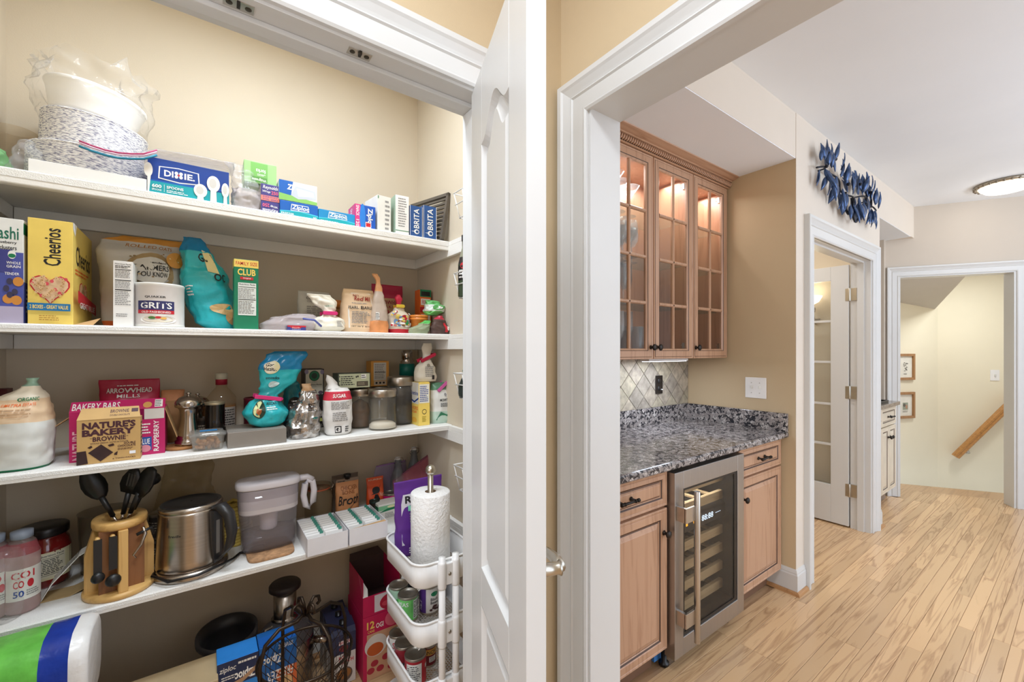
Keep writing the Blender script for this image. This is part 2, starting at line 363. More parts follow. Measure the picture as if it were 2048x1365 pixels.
o = B().box((.615, .968, 0), (.633, 1.087, 2.063), TRIM).box((-.31, .968, 0), (-.292, 1.087, 2.063), TRIM).box((-.292, .968, 2.045), (.615, 1.087, 2.063), TRIM)
jamb = struct(o, 'trim_2', 'white door jamb of the pantry')
struct(B().box((-.292, 1.018, 2.033), (.615, 1.052, 2.045), TRIM).box((.603, 1.018, 0), (.615, 1.052, 2.033), TRIM), 'door_stop', parent=jamb, bevel=.002)
NICK = M('#c6c1b6', .32, 1, var=.1); 
for px in (478, 720):
    X, t = onY(px, .995); b = B().box((X-.026, .986, 2.0435), (X+.026, 1.012, 2.0452), NICK)
    for dx in (-.016, .016): b.lathe([(.006, 0), (.006, .0012), (.003, .0014)], M('#5a5348', .4, 1), (X+dx, .999, 2.0424), 10)
    b.box((X-.004, .984, 2.036), (X+.002, .998, 2.0436), M('#3a352e', .4, .6))
    b.build('catch_plate', jamb, bevel=.0008)
casing('trim_3', 'white moulded casing of the opening to the hall', lambda s, t, z: (.894-t, -s, z), -.852, 2.0, 2.045, 1.0)
o = struct(B().box((.892, .845, 0), (1.02, .858, 2.063), TRIM).box((.892, -2.2, 2.05), (1.02, .845, 2.063), TRIM), 'trim_4', 'white jamb lining of the opening to the hall')
casing('trim_5', 'white casing around the glazed door opening', lambda s, t, z: (s, FY-t, z), 2.90, 4.035, 2.03, 1.08)
o = struct(B().box((2.90, FY-.004, 0), (2.92, 1.105, 2.05), TRIM).box((4.015, FY-.004, 0), (4.035, 1.105, 2.05), TRIM).box((2.92, FY-.004, 2.03), (4.015, 1.105, 2.05), TRIM)
           .box((4.003, 1.02, 0), (4.015, 1.06, 2.018), TRIM).box((2.92, 1.02, 2.018), (4.015, 1.06, 2.03), TRIM), 'trim_6', 'white jamb of the glazed door')
casing('trim_7', 'white casing around the stair doorway', lambda s, t, z: far(s, -t, z), -.115, .69, 2.05, .85)
b = B(); farbox(b, -.115, -.1, -.004, .124, 0, 2.055, TRIM); farbox(b, .675, .69, -.004, .124, 0, 2.055, TRIM); farbox(b, -.1, .675, -.004, .124, 2.04, 2.055, TRIM); struct(b, 'trim_8', 'white jamb of the stair doorway')
# baseboards
BP = [(0, 0), (.014, 0), (.014, .105), (.011, .112), (.011, .118), (.006, .134), (0, .136)]
def baseboard(name, label, pts):
    """pts: list of (function offset->xy) corner positions"""
    b = B(); b.loft([[(p(o)[0], p(o)[1], z) for o, z in BP] for p in pts], TRIM, (True, True), False); o = struct(b, name, label)
    SH = wood('#b98a5c', '#96683f', 1.5, 'X', .35); q = [(.014, 0), (.03, 0), (.027, .012), (.02, .018), (.014, .019)]
    c = B(); c.loft([[(p(w)[0], p(w)[1], z) for w, z in q] for p in pts], SH, (True, True), False); c.build('shoe_moulding', o); return o
baseboard('baseboard_alcove', 'white baseboard wrapping the alcove corner', [lambda o: (2.68-o, 1.13), lambda o: (2.68-o, FY-o), lambda o: (2.786, FY-o)])
baseboard('baseboard_hall', 'short white baseboard at the end of the hall wall', [lambda o: (4.15, FY-o), lambda o: (4.25+o, FY-o), lambda o: (4.25+o, 1.10)])
baseboard('baseboard_back', 'white baseboard at the back of the pantry floor', [lambda o: (PX0, PBY-o), lambda o: (PX1, PBY-o)])
# ---------------------------------------------------------------- pantry shelves (fixed, painted)
S1, S2, S3, S4 = 1.840, 1.432, 1.034, .630; SY = 1.673
LINER = M('#f1efea', .6, var=.02, vs=20, bump=.35, bs=420)
def shelf(z, lab, nose):
    t = empty('pantry_shelf', (0, SY, z), lab, 'shelf', 0); D = PBY-SY
    pr = [(0.0, -nose), (-.0, -.004), (.003, -.001), (.008, 0), (D, 0), (D, -.02), (.024, -.02), (.024, -nose)]
    b = B(); b.prism(pr, PX0+.001, PX1-.001, SHELF, 'x'); b.build('board', t, bevel=.003)
    b = B(); b.prism([(-.0012, -nose*.55), (-.0012, -.003), (.003, .0008), (D-.02, .0008), (D-.02, 0), (.004, 0), (0, -.004), (0, -nose*.55)], PX0+.003, PX1-.006, LINER, 'x'); b.build('shelf_liner', t)
    B().box((PX0+.02, D-.02, -.066), (PX1-.02, D-.001, -.0205), SHELF).build('back_cleat', t, bevel=.0015)
    B().box((PX1-.02, -.30, -.066), (PX1-.001, D-.001, -.0205), SHELF).box((PX1-.02, -.30, -.0205), (PX1-.001, -.003, -.002), SHELF).build('side_cleat', t, bevel=.0015)
    B().box((PX0+.001, -.30, -.066), (PX0+.02, D-.022, -.0205), SHELF).build('side_cleat', t, bevel=.0015)
    return t
shelf(S1, 'top white pantry shelf under the paper plates', .04); shelf(S2, 'second white pantry shelf from the top, holding cereal', .023)
shelf(S3, 'third white pantry shelf from the top, holding jars and bags', .023); shelf(S4, 'lowest white pantry shelf, holding the kettle', .023)
# ---------------------------------------------------------------- pantry door
DL, DT = .45, .035; DYAW = math.atan2(-.944, -.33); DTOP = 2.035
door = B(); x0, x1 = .118, .348; T = DT
def arch(k=0):
    n = 24; pts = []
    for i in range(n+1):
        u = i/n; e = .5-.5*math.cos(2*pi*min(1, max(0, (u-.08)/.84))); pts.append((x0+k+(x1-x0-2*k)*u, 1.85-k+.06*e))
    return pts
door.box((0, 0, .012), (x0, T, DTOP), TRIM).box((x1, 0, .012), (DL, T, DTOP), TRIM).box((x0, 0, .012), (x1, T, .20), TRIM).box((x0, 0, .755), (x1, T, .845), TRIM)
door.prism([(x0, DTOP)]+arch()+[(x1, DTOP)], 0, T, TRIM, 'y')
door = door.build('door_1', None, (.575, .97, 0), DYAW, bevel=.0015); door['kind'] = 'structure'; door['label'] = 'white two-panel pantry door standing open'
def panelring(outl, name, y=.0):
    b = B(); P = outl; n = len(P); cx = sum(p[0] for p in P)/n; cz = sum(p[1] for p in P)/n
    hw = max(abs(p[0]-cx) for p in P); zlo = min(p[1] for p in P)
    def off(d, yy): return [(cx+(p[0]-cx)*(1-d/hw), yy, p[1]+(-d if p[1] > zlo+.01 else d)) for p in P]
    b.loft([off(0, .0), off(.004, .006), off(.010, .0135), off(.015, .014), off(.034, .006), off(.038, .004)], TRIM, (False, True), False)
    b.loft([off(0, T), off(.004, T-.004), off(.010, T-.009), off(.014, T-.0095), off(.036, T-.005), off(.04, T-.004)], TRIM, (False, True), False)
    return b.build(name, door)
panelring([(x0, .845), (x1, .845)]+arch()[::-1], 'panel'); panelring([(x0, .20), (x1, .20), (x1, .755), (x0, .755)], 'panel')
SAT = M('#c9c3b6', .28, 1, var=.04)
b = B(); b.lathe([(.028, 0), (.03, .004), (.022, .01), (.012, .016), (.011, .045), (.014, .05)], SAT); b.xf(Matrix.Translation((DL-.06, T, .965)) @ Matrix.Rotation(-pi/2, 4, 'X'))
b.tube([(DL-.06, T+.05, .965), (DL-.09, T+.055, .966), (DL-.13, T+.052, .962), (DL-.165, T+.046, .955)], [.011, .011, .009, .007], SAT, 10); b.build('lever_handle', door, label='brushed nickel lever handle')
# ---------------------------------------------------------------- glazed door (open)
fd = B(); gx = 4.0; y0, y1 = 1.112, 1.86; th = .035
rows = [.305, .62, .939, 1.27, 1.592, 1.911]
fd.box((gx, y0, .012), (gx+th, y0+.115, 2.02), TRIM).box((gx, y1-.115, .012), (gx+th, y1, 2.02), TRIM).box((gx, y0+.115, .012), (gx+th, y1-.115, .305), TRIM).box((gx, y0+.115, 1.911), (gx+th, y1-.115, 2.02), TRIM)
fdo = struct(fd, 'door_2', 'white glazed door standing open into the room', bevel=.002)
for z in rows[1:-1]: struct(B().box((gx+.004, y0+.115, z-.009), (gx+th-.004, y1-.115, z+.009), TRIM), 'glazing_bar', parent=fdo, bevel=.003)
GL = clear('#f4f6f2', .05, .02)
for za, zb in zip(rows, rows[1:]): struct(B().box((gx+.015, y0+.116, za+.0095), (gx+.019, y1-.116, zb-.0095), GL), 'pane', parent=fdo)
for z in (.29, 1.04, 1.79):
    X = 4.0; b = B().box((gx-.002, y0-.006, z-.048), (gx+.001, y0+.02, z+.048), NICK).box((gx+.004, y0-.05, z-.048), (gx+.0145, y0-.008, z+.048), NICK).lathe([(.007, -.05), (.007, .05)], NICK, (gx-.002, y0-.006, z), 12)
    b.build('hinge', fdo, bevel=.001)
# ================================================================ THE BAR
MAP = wood('#bd9578', '#9d7356', .8, 'Z', .35); MAPX = wood('#bd9578', '#9d7356', .8, 'X', .35); GLZ = M('#4a3225', .5, var=.1)
MAPI = wood('#b98768', '#9c6a4c', .7, 'Z', .3); BRZ = M('#35302d', .38, .7, var=.15)
STEEL = M('#b3b0ae', .34, 1, var=.03, vs=4, stretch=(60, 60, 2)); STEELH = M('#c6c1ba', .28, 1, var=.03, stretch=(60, 60, 2)); BLK = M('#101012', .35, var=.05)
BYF = 1.05
def raised(b, x0, x1, z0, z1, y, fr, deep=.006):
    """framed panel front: mitred frame, dark glaze line, raised centre (local y = front, going back)"""
    def rect(d, yy): return [(x0+d, yy, z0+d), (x1-d, yy, z0+d), (x1-d, yy, z1-d), (x0+d, yy, z1-d)]
    b.loft([rect(0, y+.019), rect(0, y+.004), rect(.004, y), rect(.010, y+.001), rect(.0125, y+.003), rect(.0145, y+.001), rect(fr-.012, y), rect(fr-.009, y+.003), rect(fr-.003, y+deep), rect(fr, y+deep+.003)], [MAP, MAP, MAP, MAP, MAP, MAP, MAP, GLZ, MAP], (True, False), False)
    return b
def door_front(name, par, x0, x1, z0, z1, y, fr=.052):
    b = B(); raised(b, x0, x1, z0, z1, y, fr)
    def rect(d, yy): return [(x0+fr+d, yy, z0+fr+d), (x1-fr-d, yy, z0+fr+d), (x1-fr-d, yy, z1-fr-d), (x0+fr+d, yy, z1-fr-d)]
    e = .02 if z1-z0 > .3 else .008
    b.loft([rect(0, y+.009), rect(.003, y+.008), rect(e, y+.003), rect(e+.002, y+.002)], [GLZ, MAP, MAP], (False, True), False)
    return b.build(name, par)
def knob(par, x, z, y, r=.016):
    b = B(); b.lathe([(.010, 0), (.011, .002), (.006, .006), (.006, .014), (r*.8, .018), (r, .022), (r*.96, .027), (r*.6, .031), (.001, .032)], BRZ, seg=18)
    b.xf(Matrix.Translation((x, y, z)) @ Matrix.Rotation(pi/2, 4, 'X')); return b.build('knob', par, label='dark bronze round knob')
def barpull(par, x, z, y, w=.1):
    b = B(); b.tube([(x-w/2, y-.026, z), (x+w/2, y-.026, z)], .0055, BRZ, 10)
    for s in (-1, 1):
        b.lathe([(.009, 0), (.009, .002), (.005, .006), (.005, .026)], BRZ, seg=12); b.xf(Matrix.Translation((x+s*w*.36, y, z)) @ Matrix.Rotation(pi/2, 4, 'X'), len(b.v)-48)
        for q in (.30, .44, .5): b.tube([(x+s*w*q-.002, y-.026, z), (x+s*w*q+.002, y-.026, z)], .0075, BRZ, 10)
    return b.build('bar_pull', par, label='dark bronze bar pull')
def base_cabinet(x0, x1, label, knob_x, ytop=.868):
    t = empty('base_cabinet', (0, 0, 0), label, 'cabinet')
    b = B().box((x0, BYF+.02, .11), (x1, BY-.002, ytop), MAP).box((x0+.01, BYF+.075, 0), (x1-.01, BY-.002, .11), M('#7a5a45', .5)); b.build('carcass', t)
    d = door_front('drawer', t, x0+.004, x1-.004, .715, .860, BYF, .042); barpull(d, (x0+x1)/2, .79, BYF)
    d = door_front('door', t, x0+.004, x1-.004, .118, .705, BYF); knob(d, knob_x, .607, BYF); return t
base_cabinet(1.02, 1.572, 'maple base cabinet left of the wine fridge, with drawer and door', 1.542)
base_cabinet(2.170, 2.664, 'maple base cabinet right of the wine fridge, by the alcove wall', 2.212)
b = B().box((2.664, BYF+.025, .11), (2.679, BY, .868), MAP); o = b.build('filler_strip'); tag(o, 'narrow maple filler strip between right base cabinet and alcove wall', 'trim')
# wine fridge
wf = empty('wine_fridge', (0, 0, 0), 'stainless steel framed glass-door wine fridge under the granite counter', 'wine fridge')
x0, x1, yf = 1.578, 2.164, 1.022; zb, zt = .075, .852
b = B(); yb = yf+.05
b.box((x0+.004, yb+.012, .10), (x0+.03, 1.62, .862), BLK).box((x1-.03, yb+.012, .10), (x1-.004, 1.62, .862), BLK).box((x0+.03, yb+.012, .10), (x1-.03, 1.62, .13), BLK).box((x0+.03, yb+.012, .835), (x1-.03, 1.62, .862), BLK)
INS = M('#57504a', .6, var=.03); b.box((x0+.03, 1.59, .13), (x1-.03, 1.62, .835), INS)
b.box((x0+.02, yb+.06, .02), (x1-.02, 1.6, .10), BLK); b.build('cabinet_body', wf)
b = B(); fw = .062
b.box((x0, yf, zb), (x0+fw, yb, zt), STEEL).box((x1-fw, yf, zb), (x1, yb, zt), STEEL).box((x0+fw, yf, zb), (x1-fw, yb, zb+.075), STEEL).box((x0+fw, yf, zt-.075), (x1-fw, yb, zt), STEEL)
dr = b.build('door', wf, bevel=.002)
b = B(); X0, X1, Z0, Z1 = x0+fw, x1-fw, zb+.075, zt-.075
b.box((X0, yf+.004, Z0), (X0+.014, yb, Z1), BLK).box((X1-.026, yf+.004, Z0), (X1, yb, Z1), BLK).box((X0+.014, yf+.004, Z0), (X1-.026, yb, Z0+.016), BLK).box((X0+.014, yf+.004, Z1-.01), (X1-.026, yb, Z1), BLK); b.build('gasket_frame', dr)
B().box((X0+.014, yf+.006, Z0+.016), (X1-.026, yf+.010, Z1-.01), clear('#b8b2a8', .03, .03)).build('door_glass', dr)
b = B(); hx = x0+.085; b.tube([(hx, yf-.048, .145), (hx, yf-.048, .775)], .0125, STEELH, 14)
for z in (.255, .685): b.box((hx-.075, yf-.045, z-.03), (hx-.004, yf-.036, z+.03), STEELH).box((hx-.075, yf-.040, z-.03), (hx-.062, yf, z+.03), STEELH)
b.build('door_handle', dr, bevel=.0008)
RK = wood('#d8bd92', '#b89468', 1, 'X', .4)
for i, z in enumerate((.195, .285, .375, .465, .64, .73)):
    b = B().box((x0+.05, yb+.03, z-.021), (x1-.05, yb+.05, z+.021), RK)
    b.build('rack_front', wf, bevel=.002)
    b = B()
    for k in range(5): b.box((x0+.06+k*.108, yb+.05, z-.012), (x0+.085+k*.108, 1.58, z-.004), RK)
    b.build('rack_slats', wf)
b = B().box((x0+.04, yb+.02, .535), (x1-.04, yb+.30, .60), M('#2b2a2c', .3)); cp = b.build('control_panel', wf)
LED = M('#cfe4ff', .5, emit=1.6); AMB = M('#ffb030', .5, emit=1.4)
def pf(u, v, o): return (x0+.04+u*(x1-x0-.08), yb+.02-o, .535+v*.065)
decals(cp, pf, [('t', '88', .1, .35, .2, .7, LED), ('r', .30, .42, .33, .62, AMB), ('r', .42, .42, .45, .62, AMB), ('t', '88:88', .56, .32, .76, .74, LED), ('l', .8, .5, .9, .58, 1, LED)], eps=.001)
b = B()
for i, (xx, col) in enumerate(((1.80, '#3b4a36'), (1.98, '#2e2a28'))):
    pass
for i, (xx, zz_, col) in enumerate(((1.82, .205, '#5d6a72'), (1.97, .205, '#6b5a36'))):
    b = B(); b.lathe([(.037, 0), (.038, .01), (.038, .19), (.03, .215), (.015, .24), (.0135, .29), (.016, .295), (.016, .30)], [M(col, .12, coat=.4)]*4+[M('#b7b0a4', .3, .6)]*3, seg=18)
    b.xf(Matrix.Translation((xx, 1.42, zz_+.05)) @ Matrix.Rotation(pi/2, 4, 'X')); o = b.build('wine_bottle'); tag(o, ['bluish wine bottle lying on the lowest rack of the wine fridge', 'amber wine bottle lying on the lowest rack of the wine fridge'][i], 'bottle', 'bottles in the wine fridge')
for xx in (x0+.04, x1-.04): B().lathe([(.022, 0), (.022, .012), (.012, .016), (.012, .10)], BLK, (xx, yb+.03, 0), 14).build('levelling_foot', wf)
B().box((x0+.0, yb+.05, .012), (x0+.12, yb+.062, .075), M('#4f8fd6', .4)).build('blue_film', wf, label='strip of blue protective film')
# granite worktop
def granite():
    m = bpy.data.materials.new('granite'); m.use_nodes = True; nt = m.node_tree; N = nt.nodes; L = nt.links; p = N['Principled BSDF']; p.inputs['Roughness'].default_value = .12
    tc = N.new('ShaderNodeTexCoord'); v = N.new('ShaderNodeTexVoronoi'); v.inputs['Scale'].default_value = 75; v.inputs['Randomness'].default_value = 1
    n0 = N.new('ShaderNodeTexNoise'); n0.inputs['Scale'].default_value = 60; L.new(tc.outputs['Object'], n0.inputs['Vector'])
    mx = N.new('ShaderNodeMix'); mx.data_type = 'VECTOR'; mx.inputs['Factor'].default_value = .03; L.new(tc.outputs['Object'], mx.inputs['A']); L.new(n0.outputs['Color'], mx.inputs['B']); L.new(mx.outputs['Result'], v.inputs['Vector'])
    r = N.new('ShaderNodeValToRGB'); r.color_ramp.interpolation = 'LINEAR'; e = r.color_ramp.elements
    e[0].position = .0; e[0].color = lin('#26262a')+(1,); e[1].position = 1; e[1].color = lin('#c9c2bd')+(1,)
    for q, c in ((.3, '#39383d'), (.42, '#8a827f'), (.62, '#a79f9b'), (.8, '#6a6668')): el = e.new(q); el.color = lin(c)+(1,)
    sp = N.new('ShaderNodeSeparateColor'); L.new(v.outputs['Color'], sp.inputs[0])
    n2 = N.new('ShaderNodeTexNoise'); n2.inputs['Scale'].default_value = 190; n2.inputs['Detail'].default_value = 3; L.new(tc.outputs['Object'], n2.inputs['Vector'])
    ad = N.new('ShaderNodeMath'); ad.operation = 'MULTIPLY_ADD'; ad.inputs[1].default_value = 1.1; L.new(n2.outputs['Fac'], ad.inputs[0])
    sb = N.new('ShaderNodeMath'); sb.operation = 'SUBTRACT'; sb.inputs[1].default_value = .55; L.new(sp.outputs[0], sb.inputs[0]); L.new(sb.outputs[0], ad.inputs[2])
    L.new(ad.outputs[0], r.inputs[0]); L.new(r.outputs[0], p.inputs['Base Color']); return m
GRA = granite()
wt = empty('granite_worktop', (0, 0, 0), 'speckled grey-brown granite worktop with low upstand over the bar cabinets', 'worktop')
b = B().prism([(1.02, .874), (1.02, .892), (1.026, .899), (1.034, .9), (1.648, .9), (1.648, .868), (1.026, .868)], 1.019, 2.679, GRA, 'x'); b.build('slab', wt)
B().box((1.019, 1.630, .9), (2.66, 1.6495, 1.004), GRA).build('upstand', wt, bevel=.002)
B().box((2.66, 1.021, .9), (2.679, 1.6495, 1.004), GRA).build('upstand', wt, bevel=.002)
# backsplash of diamond tiles
def clip(poly, x0, x1, z0, z1):
    for ax, val, sg in ((0, x0, 1), (0, x1, -1), (1, z0, 1), (1, z1, -1)):
        out = []
        for i in range(len(poly)):
            p, q = poly[i], poly[(i+1) % len(poly)]; a = (p[ax]-val)*sg; c = (q[ax]-val)*sg
            if a >= 0: out.append(p)
            if a*c < 0: f = a/(a-c); out.append((p[0]+(q[0]-p[0])*f, p[1]+(q[1]-p[1])*f))
        poly = out
        if not poly: return []
    return poly
o = struct(B().box((1.55, 1.640, 1.004), (2.679, 1.6498, 1.345), M('#c9bfae', .8)), 'backsplash', 'grout bed of the diamond stone backsplash')
TL = [M(c, .55, var=.22, vs=28, bump=.25, bs=70) for c in ('#a79c8c', '#b5a996', '#988f82', '#aea48f')]
hd = .072; gr = .0025
for i in range(-3, 9):
    for j in range(-3, 4):
        for q in (0, 1):
            cx = 1.98+(i+.5*q)*2*hd; cz = 1.075+(j+.5*q)*2*hd; P = clip([(cx-hd+gr, cz), (cx, cz-hd+gr), (cx+hd-gr, cz), (cx, cz+hd-gr)], 1.552, 2.677, 1.006, 1.343)
            if len(P) < 3: continue
            ar = abs(sum(P[k][0]*P[(k+1) % len(P)][1]-P[(k+1) % len(P)][0]*P[k][1] for k in range(len(P))))/2
            if ar < 2e-4: continue
            struct(B().prism(P, 1.6345+random.uniform(0, .001), 1.641, random.choice(TL), 'y'), 'tile', parent=o)
# outlet on the backsplash
ob = empty('wall_outlet', (2.345, 1.634, 1.145), 'dark bronze outlet plate on the diamond tile backsplash', 'outlet')
B().box((-.036, -.006, -.058), (.036, 0, .058), BRZ).build('cover_plate', ob, bevel=.004)
b = B()
for dz in (-.024, .024):
    b.lathe([(.017, 0), (.016, .002)], M('#1b1a1a', .4), seg=18); b.xf(Matrix.Translation((0, -.006, dz)) @ Matrix.Rotation(pi/2, 4, 'X'), len(b.v)-36)
b.build('socket', ob)
b = B(); b.lathe([(.0035, 0), (.0035, .012)], M('#d8d8d8', .3), seg=8); b.xf(Matrix.Translation((.0, -.018, -.03)) @ Matrix.Rotation(pi/2, 4, 'X')); b.build('night_light', ob)
# switch plate
sw = empty('switch_plate', (2.679, 1.196, 1.138), 'white double toggle switch plate on the tan alcove wall', 'switch')
B().box((-.006, -.060, -.062), (0, .060, .062), WHT).build('cover_plate', sw, bevel=.003)
for s in (-1, 1):
    tg = B().box((-.016, s*.023-.005, -.004), (-.005, s*.023+.005, .014), M('#e9e7e0', .3)).build('toggle', sw, bevel=.001)
    b = B()
    for dz in (-.03, .03): b.box((-.0068, s*.023-.003, dz-.003), (-.006, s*.023+.003, dz+.003), M('#c9c6be', .4))
    b.build('screw', sw)
# upper glass-front cabinets
UY, UZ0, UZ1 = 1.36, 1.316, 2.376
PANE = clear('#f6f4f0', .008, .02)
def glass_door(par, x0, x1, knobx):
    b = B(); fr = .055; y = UY
    def rect(d, yy): return [(x0+d, yy, UZ0+d), (x1-d, yy, UZ0+d), (x1-d, yy, UZ1-d), (x0+d, yy, UZ1-d)]
    b.loft([rect(fr, y+.019), rect(0, y+.019), rect(0, y+.003), rect(.003, y), rect(.009, y+.001), rect(.011, y+.003), rect(.013, y+.001), rect(fr-.012, y), rect(fr-.009, y+.002), rect(fr, y+.008), rect(fr, y+.019)],
           [MAP, MAP, MAP, MAP, MAP, GLZ, MAP, GLZ, MAP, MAP], (False, False), False)
    d = b.build('door', par)
    xa, xb, za, zb = x0+fr, x1-fr, UZ0+fr, UZ1-fr; xm = (xa+xb)/2; mw = .0085
    b = B().prism([(xm-mw, y+.016), (xm-mw, y+.008), (xm-.004, y+.003), (xm+.004, y+.003), (xm+mw, y+.008), (xm+mw, y+.016)], za, zb, MAP, 'z'); b.build('muntin', d)
    for k in range(1, 4):
        z = za+(zb-za)*k/4; b = B().prism([(y+.016, z-mw), (y+.008, z-mw), (y+.003, z-.004), (y+.003, z+.004), (y+.008, z+mw), (y+.016, z+mw)], xa, xb, MAP, 'x'); b.build('muntin', d)
    for k in range(4):
        for q in range(2):
            B().box((xa if q == 0 else xm, y+.0125, za+(zb-za)*k/4), (xm if q == 0 else xb, y+.0145, za+(zb-za)*(k+1)/4), PANE).build('pane', d)
    knob(d, knobx, 1.378, y, .017); return d
def upper_cabinet(x0, x1, label, doors):
    t = empty('wall_cabinet', (0, 0, 0), label, 'cabinet'); y1 = BY-.002
    b = B().box((x0, UY+.02, UZ0), (x0+.018, y1, 2.40), MAPI).box((x1-.018, UY+.02, UZ0), (x1, y1, 2.40), MAPI).box((x0+.018, UY+.02, UZ0), (x1-.018, y1, UZ0+.03), MAPI).box((x0+.018, UY+.02, 2.36), (x1-.018, y1, 2.40), MAPI).box((x0+.018, y1-.01, UZ0+.03), (x1-.018, y1, 2.36), MAPI)
    b.build('carcass', t)
    for z in (1.60, 1.85, 2.10): B().box((x0+.02, UY+.06, z), (x1-.02, y1-.012, z+.006), clear('#cfe6dc', .05, .03)).build('glass_shelf', t)
    for xa, xb, kx, hs in doors:
        d = glass_door(t, xa, xb, kx)
        b = B(); hx = xb-.045 if hs > 0 else xa+.045
        for z in (1.39, 2.30): b.box((hx-.014, UY+.02, z-.016), (hx+.014, UY+.034, z+.016), NICK).lathe([(.011, 0), (.009, .006)], NICK, (hx, UY+.036, z), 10)
        b.build('hinge', d)
    return t
upper_cabinet(1.53, 2.282, 'two-door maple wall cabinet with small glass panes, full of stemware', [(1.533, 1.906, 1.884, -1), (1.912, 2.280, 1.936, 1)])
upper_cabinet(2.283, 2.664, 'single-door maple wall cabinet with small glass panes, nearly empty, beside the alcove wall', [(2.286, 2.662, 2.308, 1)])
upper_cabinet(1.019, 1.529, 'maple wall cabinet hidden behind the white opening jamb', [(1.022, 1.527, 1.50, -1)])
cr_ = empty('crown_moulding', (0, 0, 0), 'maple crown moulding with rope detail above the wall cabinets', 'moulding')
CP = [(UY+.02, 2.378), (UY-.004, 2.378), (UY-.010, 2.382), (UY-.010, 2.414), (UY-.022, 2.416), (UY-.026, 2.420), (UY-.038, 2.423), (UY-.052, 2.428), (UY-.064, 2.432), (UY-.068, 2.4385), (UY+.02, 2.4385)]
B().prism(CP, 1.019, 2.679, MAPX, 'x').build('crown', cr_)
b = B(); x = 1.45
while x < 2.672:
    b.tube([(x-.008, UY-.012, 2.385), (x-.003, UY-.018, 2.392), (x+.003, UY-.018, 2.405), (x+.008, UY-.012, 2.412)], [.004, .0062, .0062, .004], MAPX, 7); x += .0165
b.box((1.4, UY-.0115, 2.383), (2.678, UY-.010, 2.414), GLZ)
o = b.build('rope_detail', cr_, kind='stuff')
ls = empty('light_strip', (0, 0, 0), 'slim light strip under the wall cabinet above the outlet', 'lamp')
B().box((1.98, 1.44, 1.300), (2.36, 1.50, 1.3155), M('#e8e8e8', .4)).build('housing', ls, bevel=.002)
B().box((1.99, 1.446, 1.298), (2.35, 1.494, 1.3002), M('#f2f6ff', .4, emit=5)).build('diffuser', ls)
# glassware
CRY = clear('#ffffff', .16, .02)
def glassware(kind):
    if kind == 'martini': return [(.036, 0), (.034, .002), (.005, .006), (.004, .09), (.006, .095), (.056, .165), (.0545, .165), (.004, .098)]
    if kind == 'wine': return [(.034, 0), (.032, .002), (.005, .006), (.004, .085), (.02, .095), (.036, .125), (.038, .15), (.031, .195), (.030, .195), (.036, .15), (.03, .12), (.004, .092)]
    if kind == 'flute': return [(.03, 0), (.028, .002), (.005, .006), (.004, .07), (.018, .09), (.025, .13), (.022, .22), (.021, .22), (.023, .13), (.004, .078)]
    return [(.026, 0), (.028, .003), (.032, .15), (.031, .15), (.026, .006)]
GN = {'martini': 'martini_glass', 'wine': 'wine_glass', 'flute': 'champagne_flute', 'tumbler': 'highball_glass'}; proto = {}
def put_glass(kind, x, y, z, label, group, sc=1):
    if kind not in proto: proto[kind] = B().lathe(glassware(kind), CRY, seg=20, cap=(True, False)).build(GN[kind])
    o = proto[kind]
    if 'label' in o: o = o.copy(); COL.objects.link(o)
    o.location = (x, y, z); o.scale = (sc, sc, sc); tag(o, label, 'glass', group)
gs = [('martini', 2.107, [(1.70, 1.455), (1.81, 1.51), (1.925, 1.53), (1.64, 1.575), (1.755, 1.60)], 'martini glass on the top glass shelf', 'martini glasses on the top cabinet shelf'),
      ('wine', 1.857, [(1.69, 1.45), (1.77, 1.45), (1.85, 1.46), (1.72, 1.53), (1.80, 1.54), (1.88, 1.545), (1.97, 1.55), (1.76, 1.607), (1.92, 1.607)], 'wine glass on the second glass shelf', 'wine glasses on the second cabinet shelf'),
      ('flute', 1.607, [(1.66, 1.45), (1.73, 1.46), (1.80, 1.47), (1.86, 1.49), (1.70, 1.55), (1.78, 1.56)], 'tall flute on the third glass shelf', 'flutes on the third cabinet shelf'),
      ('tumbler', 1.347, [(1.80, 1.56), (1.88, 1.52), (1.99, 1.53), (2.06, 1.53)], 'straight highball glass on the cabinet floor', 'highball glasses on the cabinet floor'),
      ('flute', 1.347, [(1.67, 1.45), (1.76, 1.46), (1.83, 1.46)], 'flute on the cabinet floor', 'flutes on the cabinet floor')]
ORD = ['leftmost', 'second from the left', 'third from the left', 'fourth from the left']
for kind, z, pts, lab, grp in gs:
    rows = sorted(set(0 if y < 1.49 else 1 if y < 1.575 else 2 for x, y in pts)); cnt = {}
    for x, y in sorted(pts):
        r = 0 if y < 1.49 else 1 if y < 1.575 else 2; k = cnt.get(r, 0); cnt[r] = k+1; n = sum(1 for q in pts if (0 if q[1] < 1.49 else 1 if q[1] < 1.575 else 2) == r)
        w = {0: 'front row', 1: 'middle row' if 2 in rows else 'back row', 2: 'back row'}[r] if len(rows) > 1 else 'row'
        put_glass(kind, x, y, z, lab+', '+(ORD[k] if k < n-1 or n == 1 else 'rightmost')+' in the '+w, grp)
o = B().lathe([(.03, 0), (.10, .004), (.115, .008), (.11, .01), (.03, .006)], clear('#f3ead2', .25, .05), seg=28).build('glass_plate', None, (2.46, 1.60, 1.99), rot=(pi/2-.15, 0, 0)); tag(o, 'amber tinted round glass plate leaning at the back of the right cabinet', 'plate')
for i, x in enumerate((2.40, 2.53)):
    put_glass('wine', x, 1.52, 1.607, ['left stemmed glass on the middle shelf of the right wall cabinet', 'right stemmed glass on the middle shelf of the right wall cabinet'][i], 'stemware in the right cabinet')
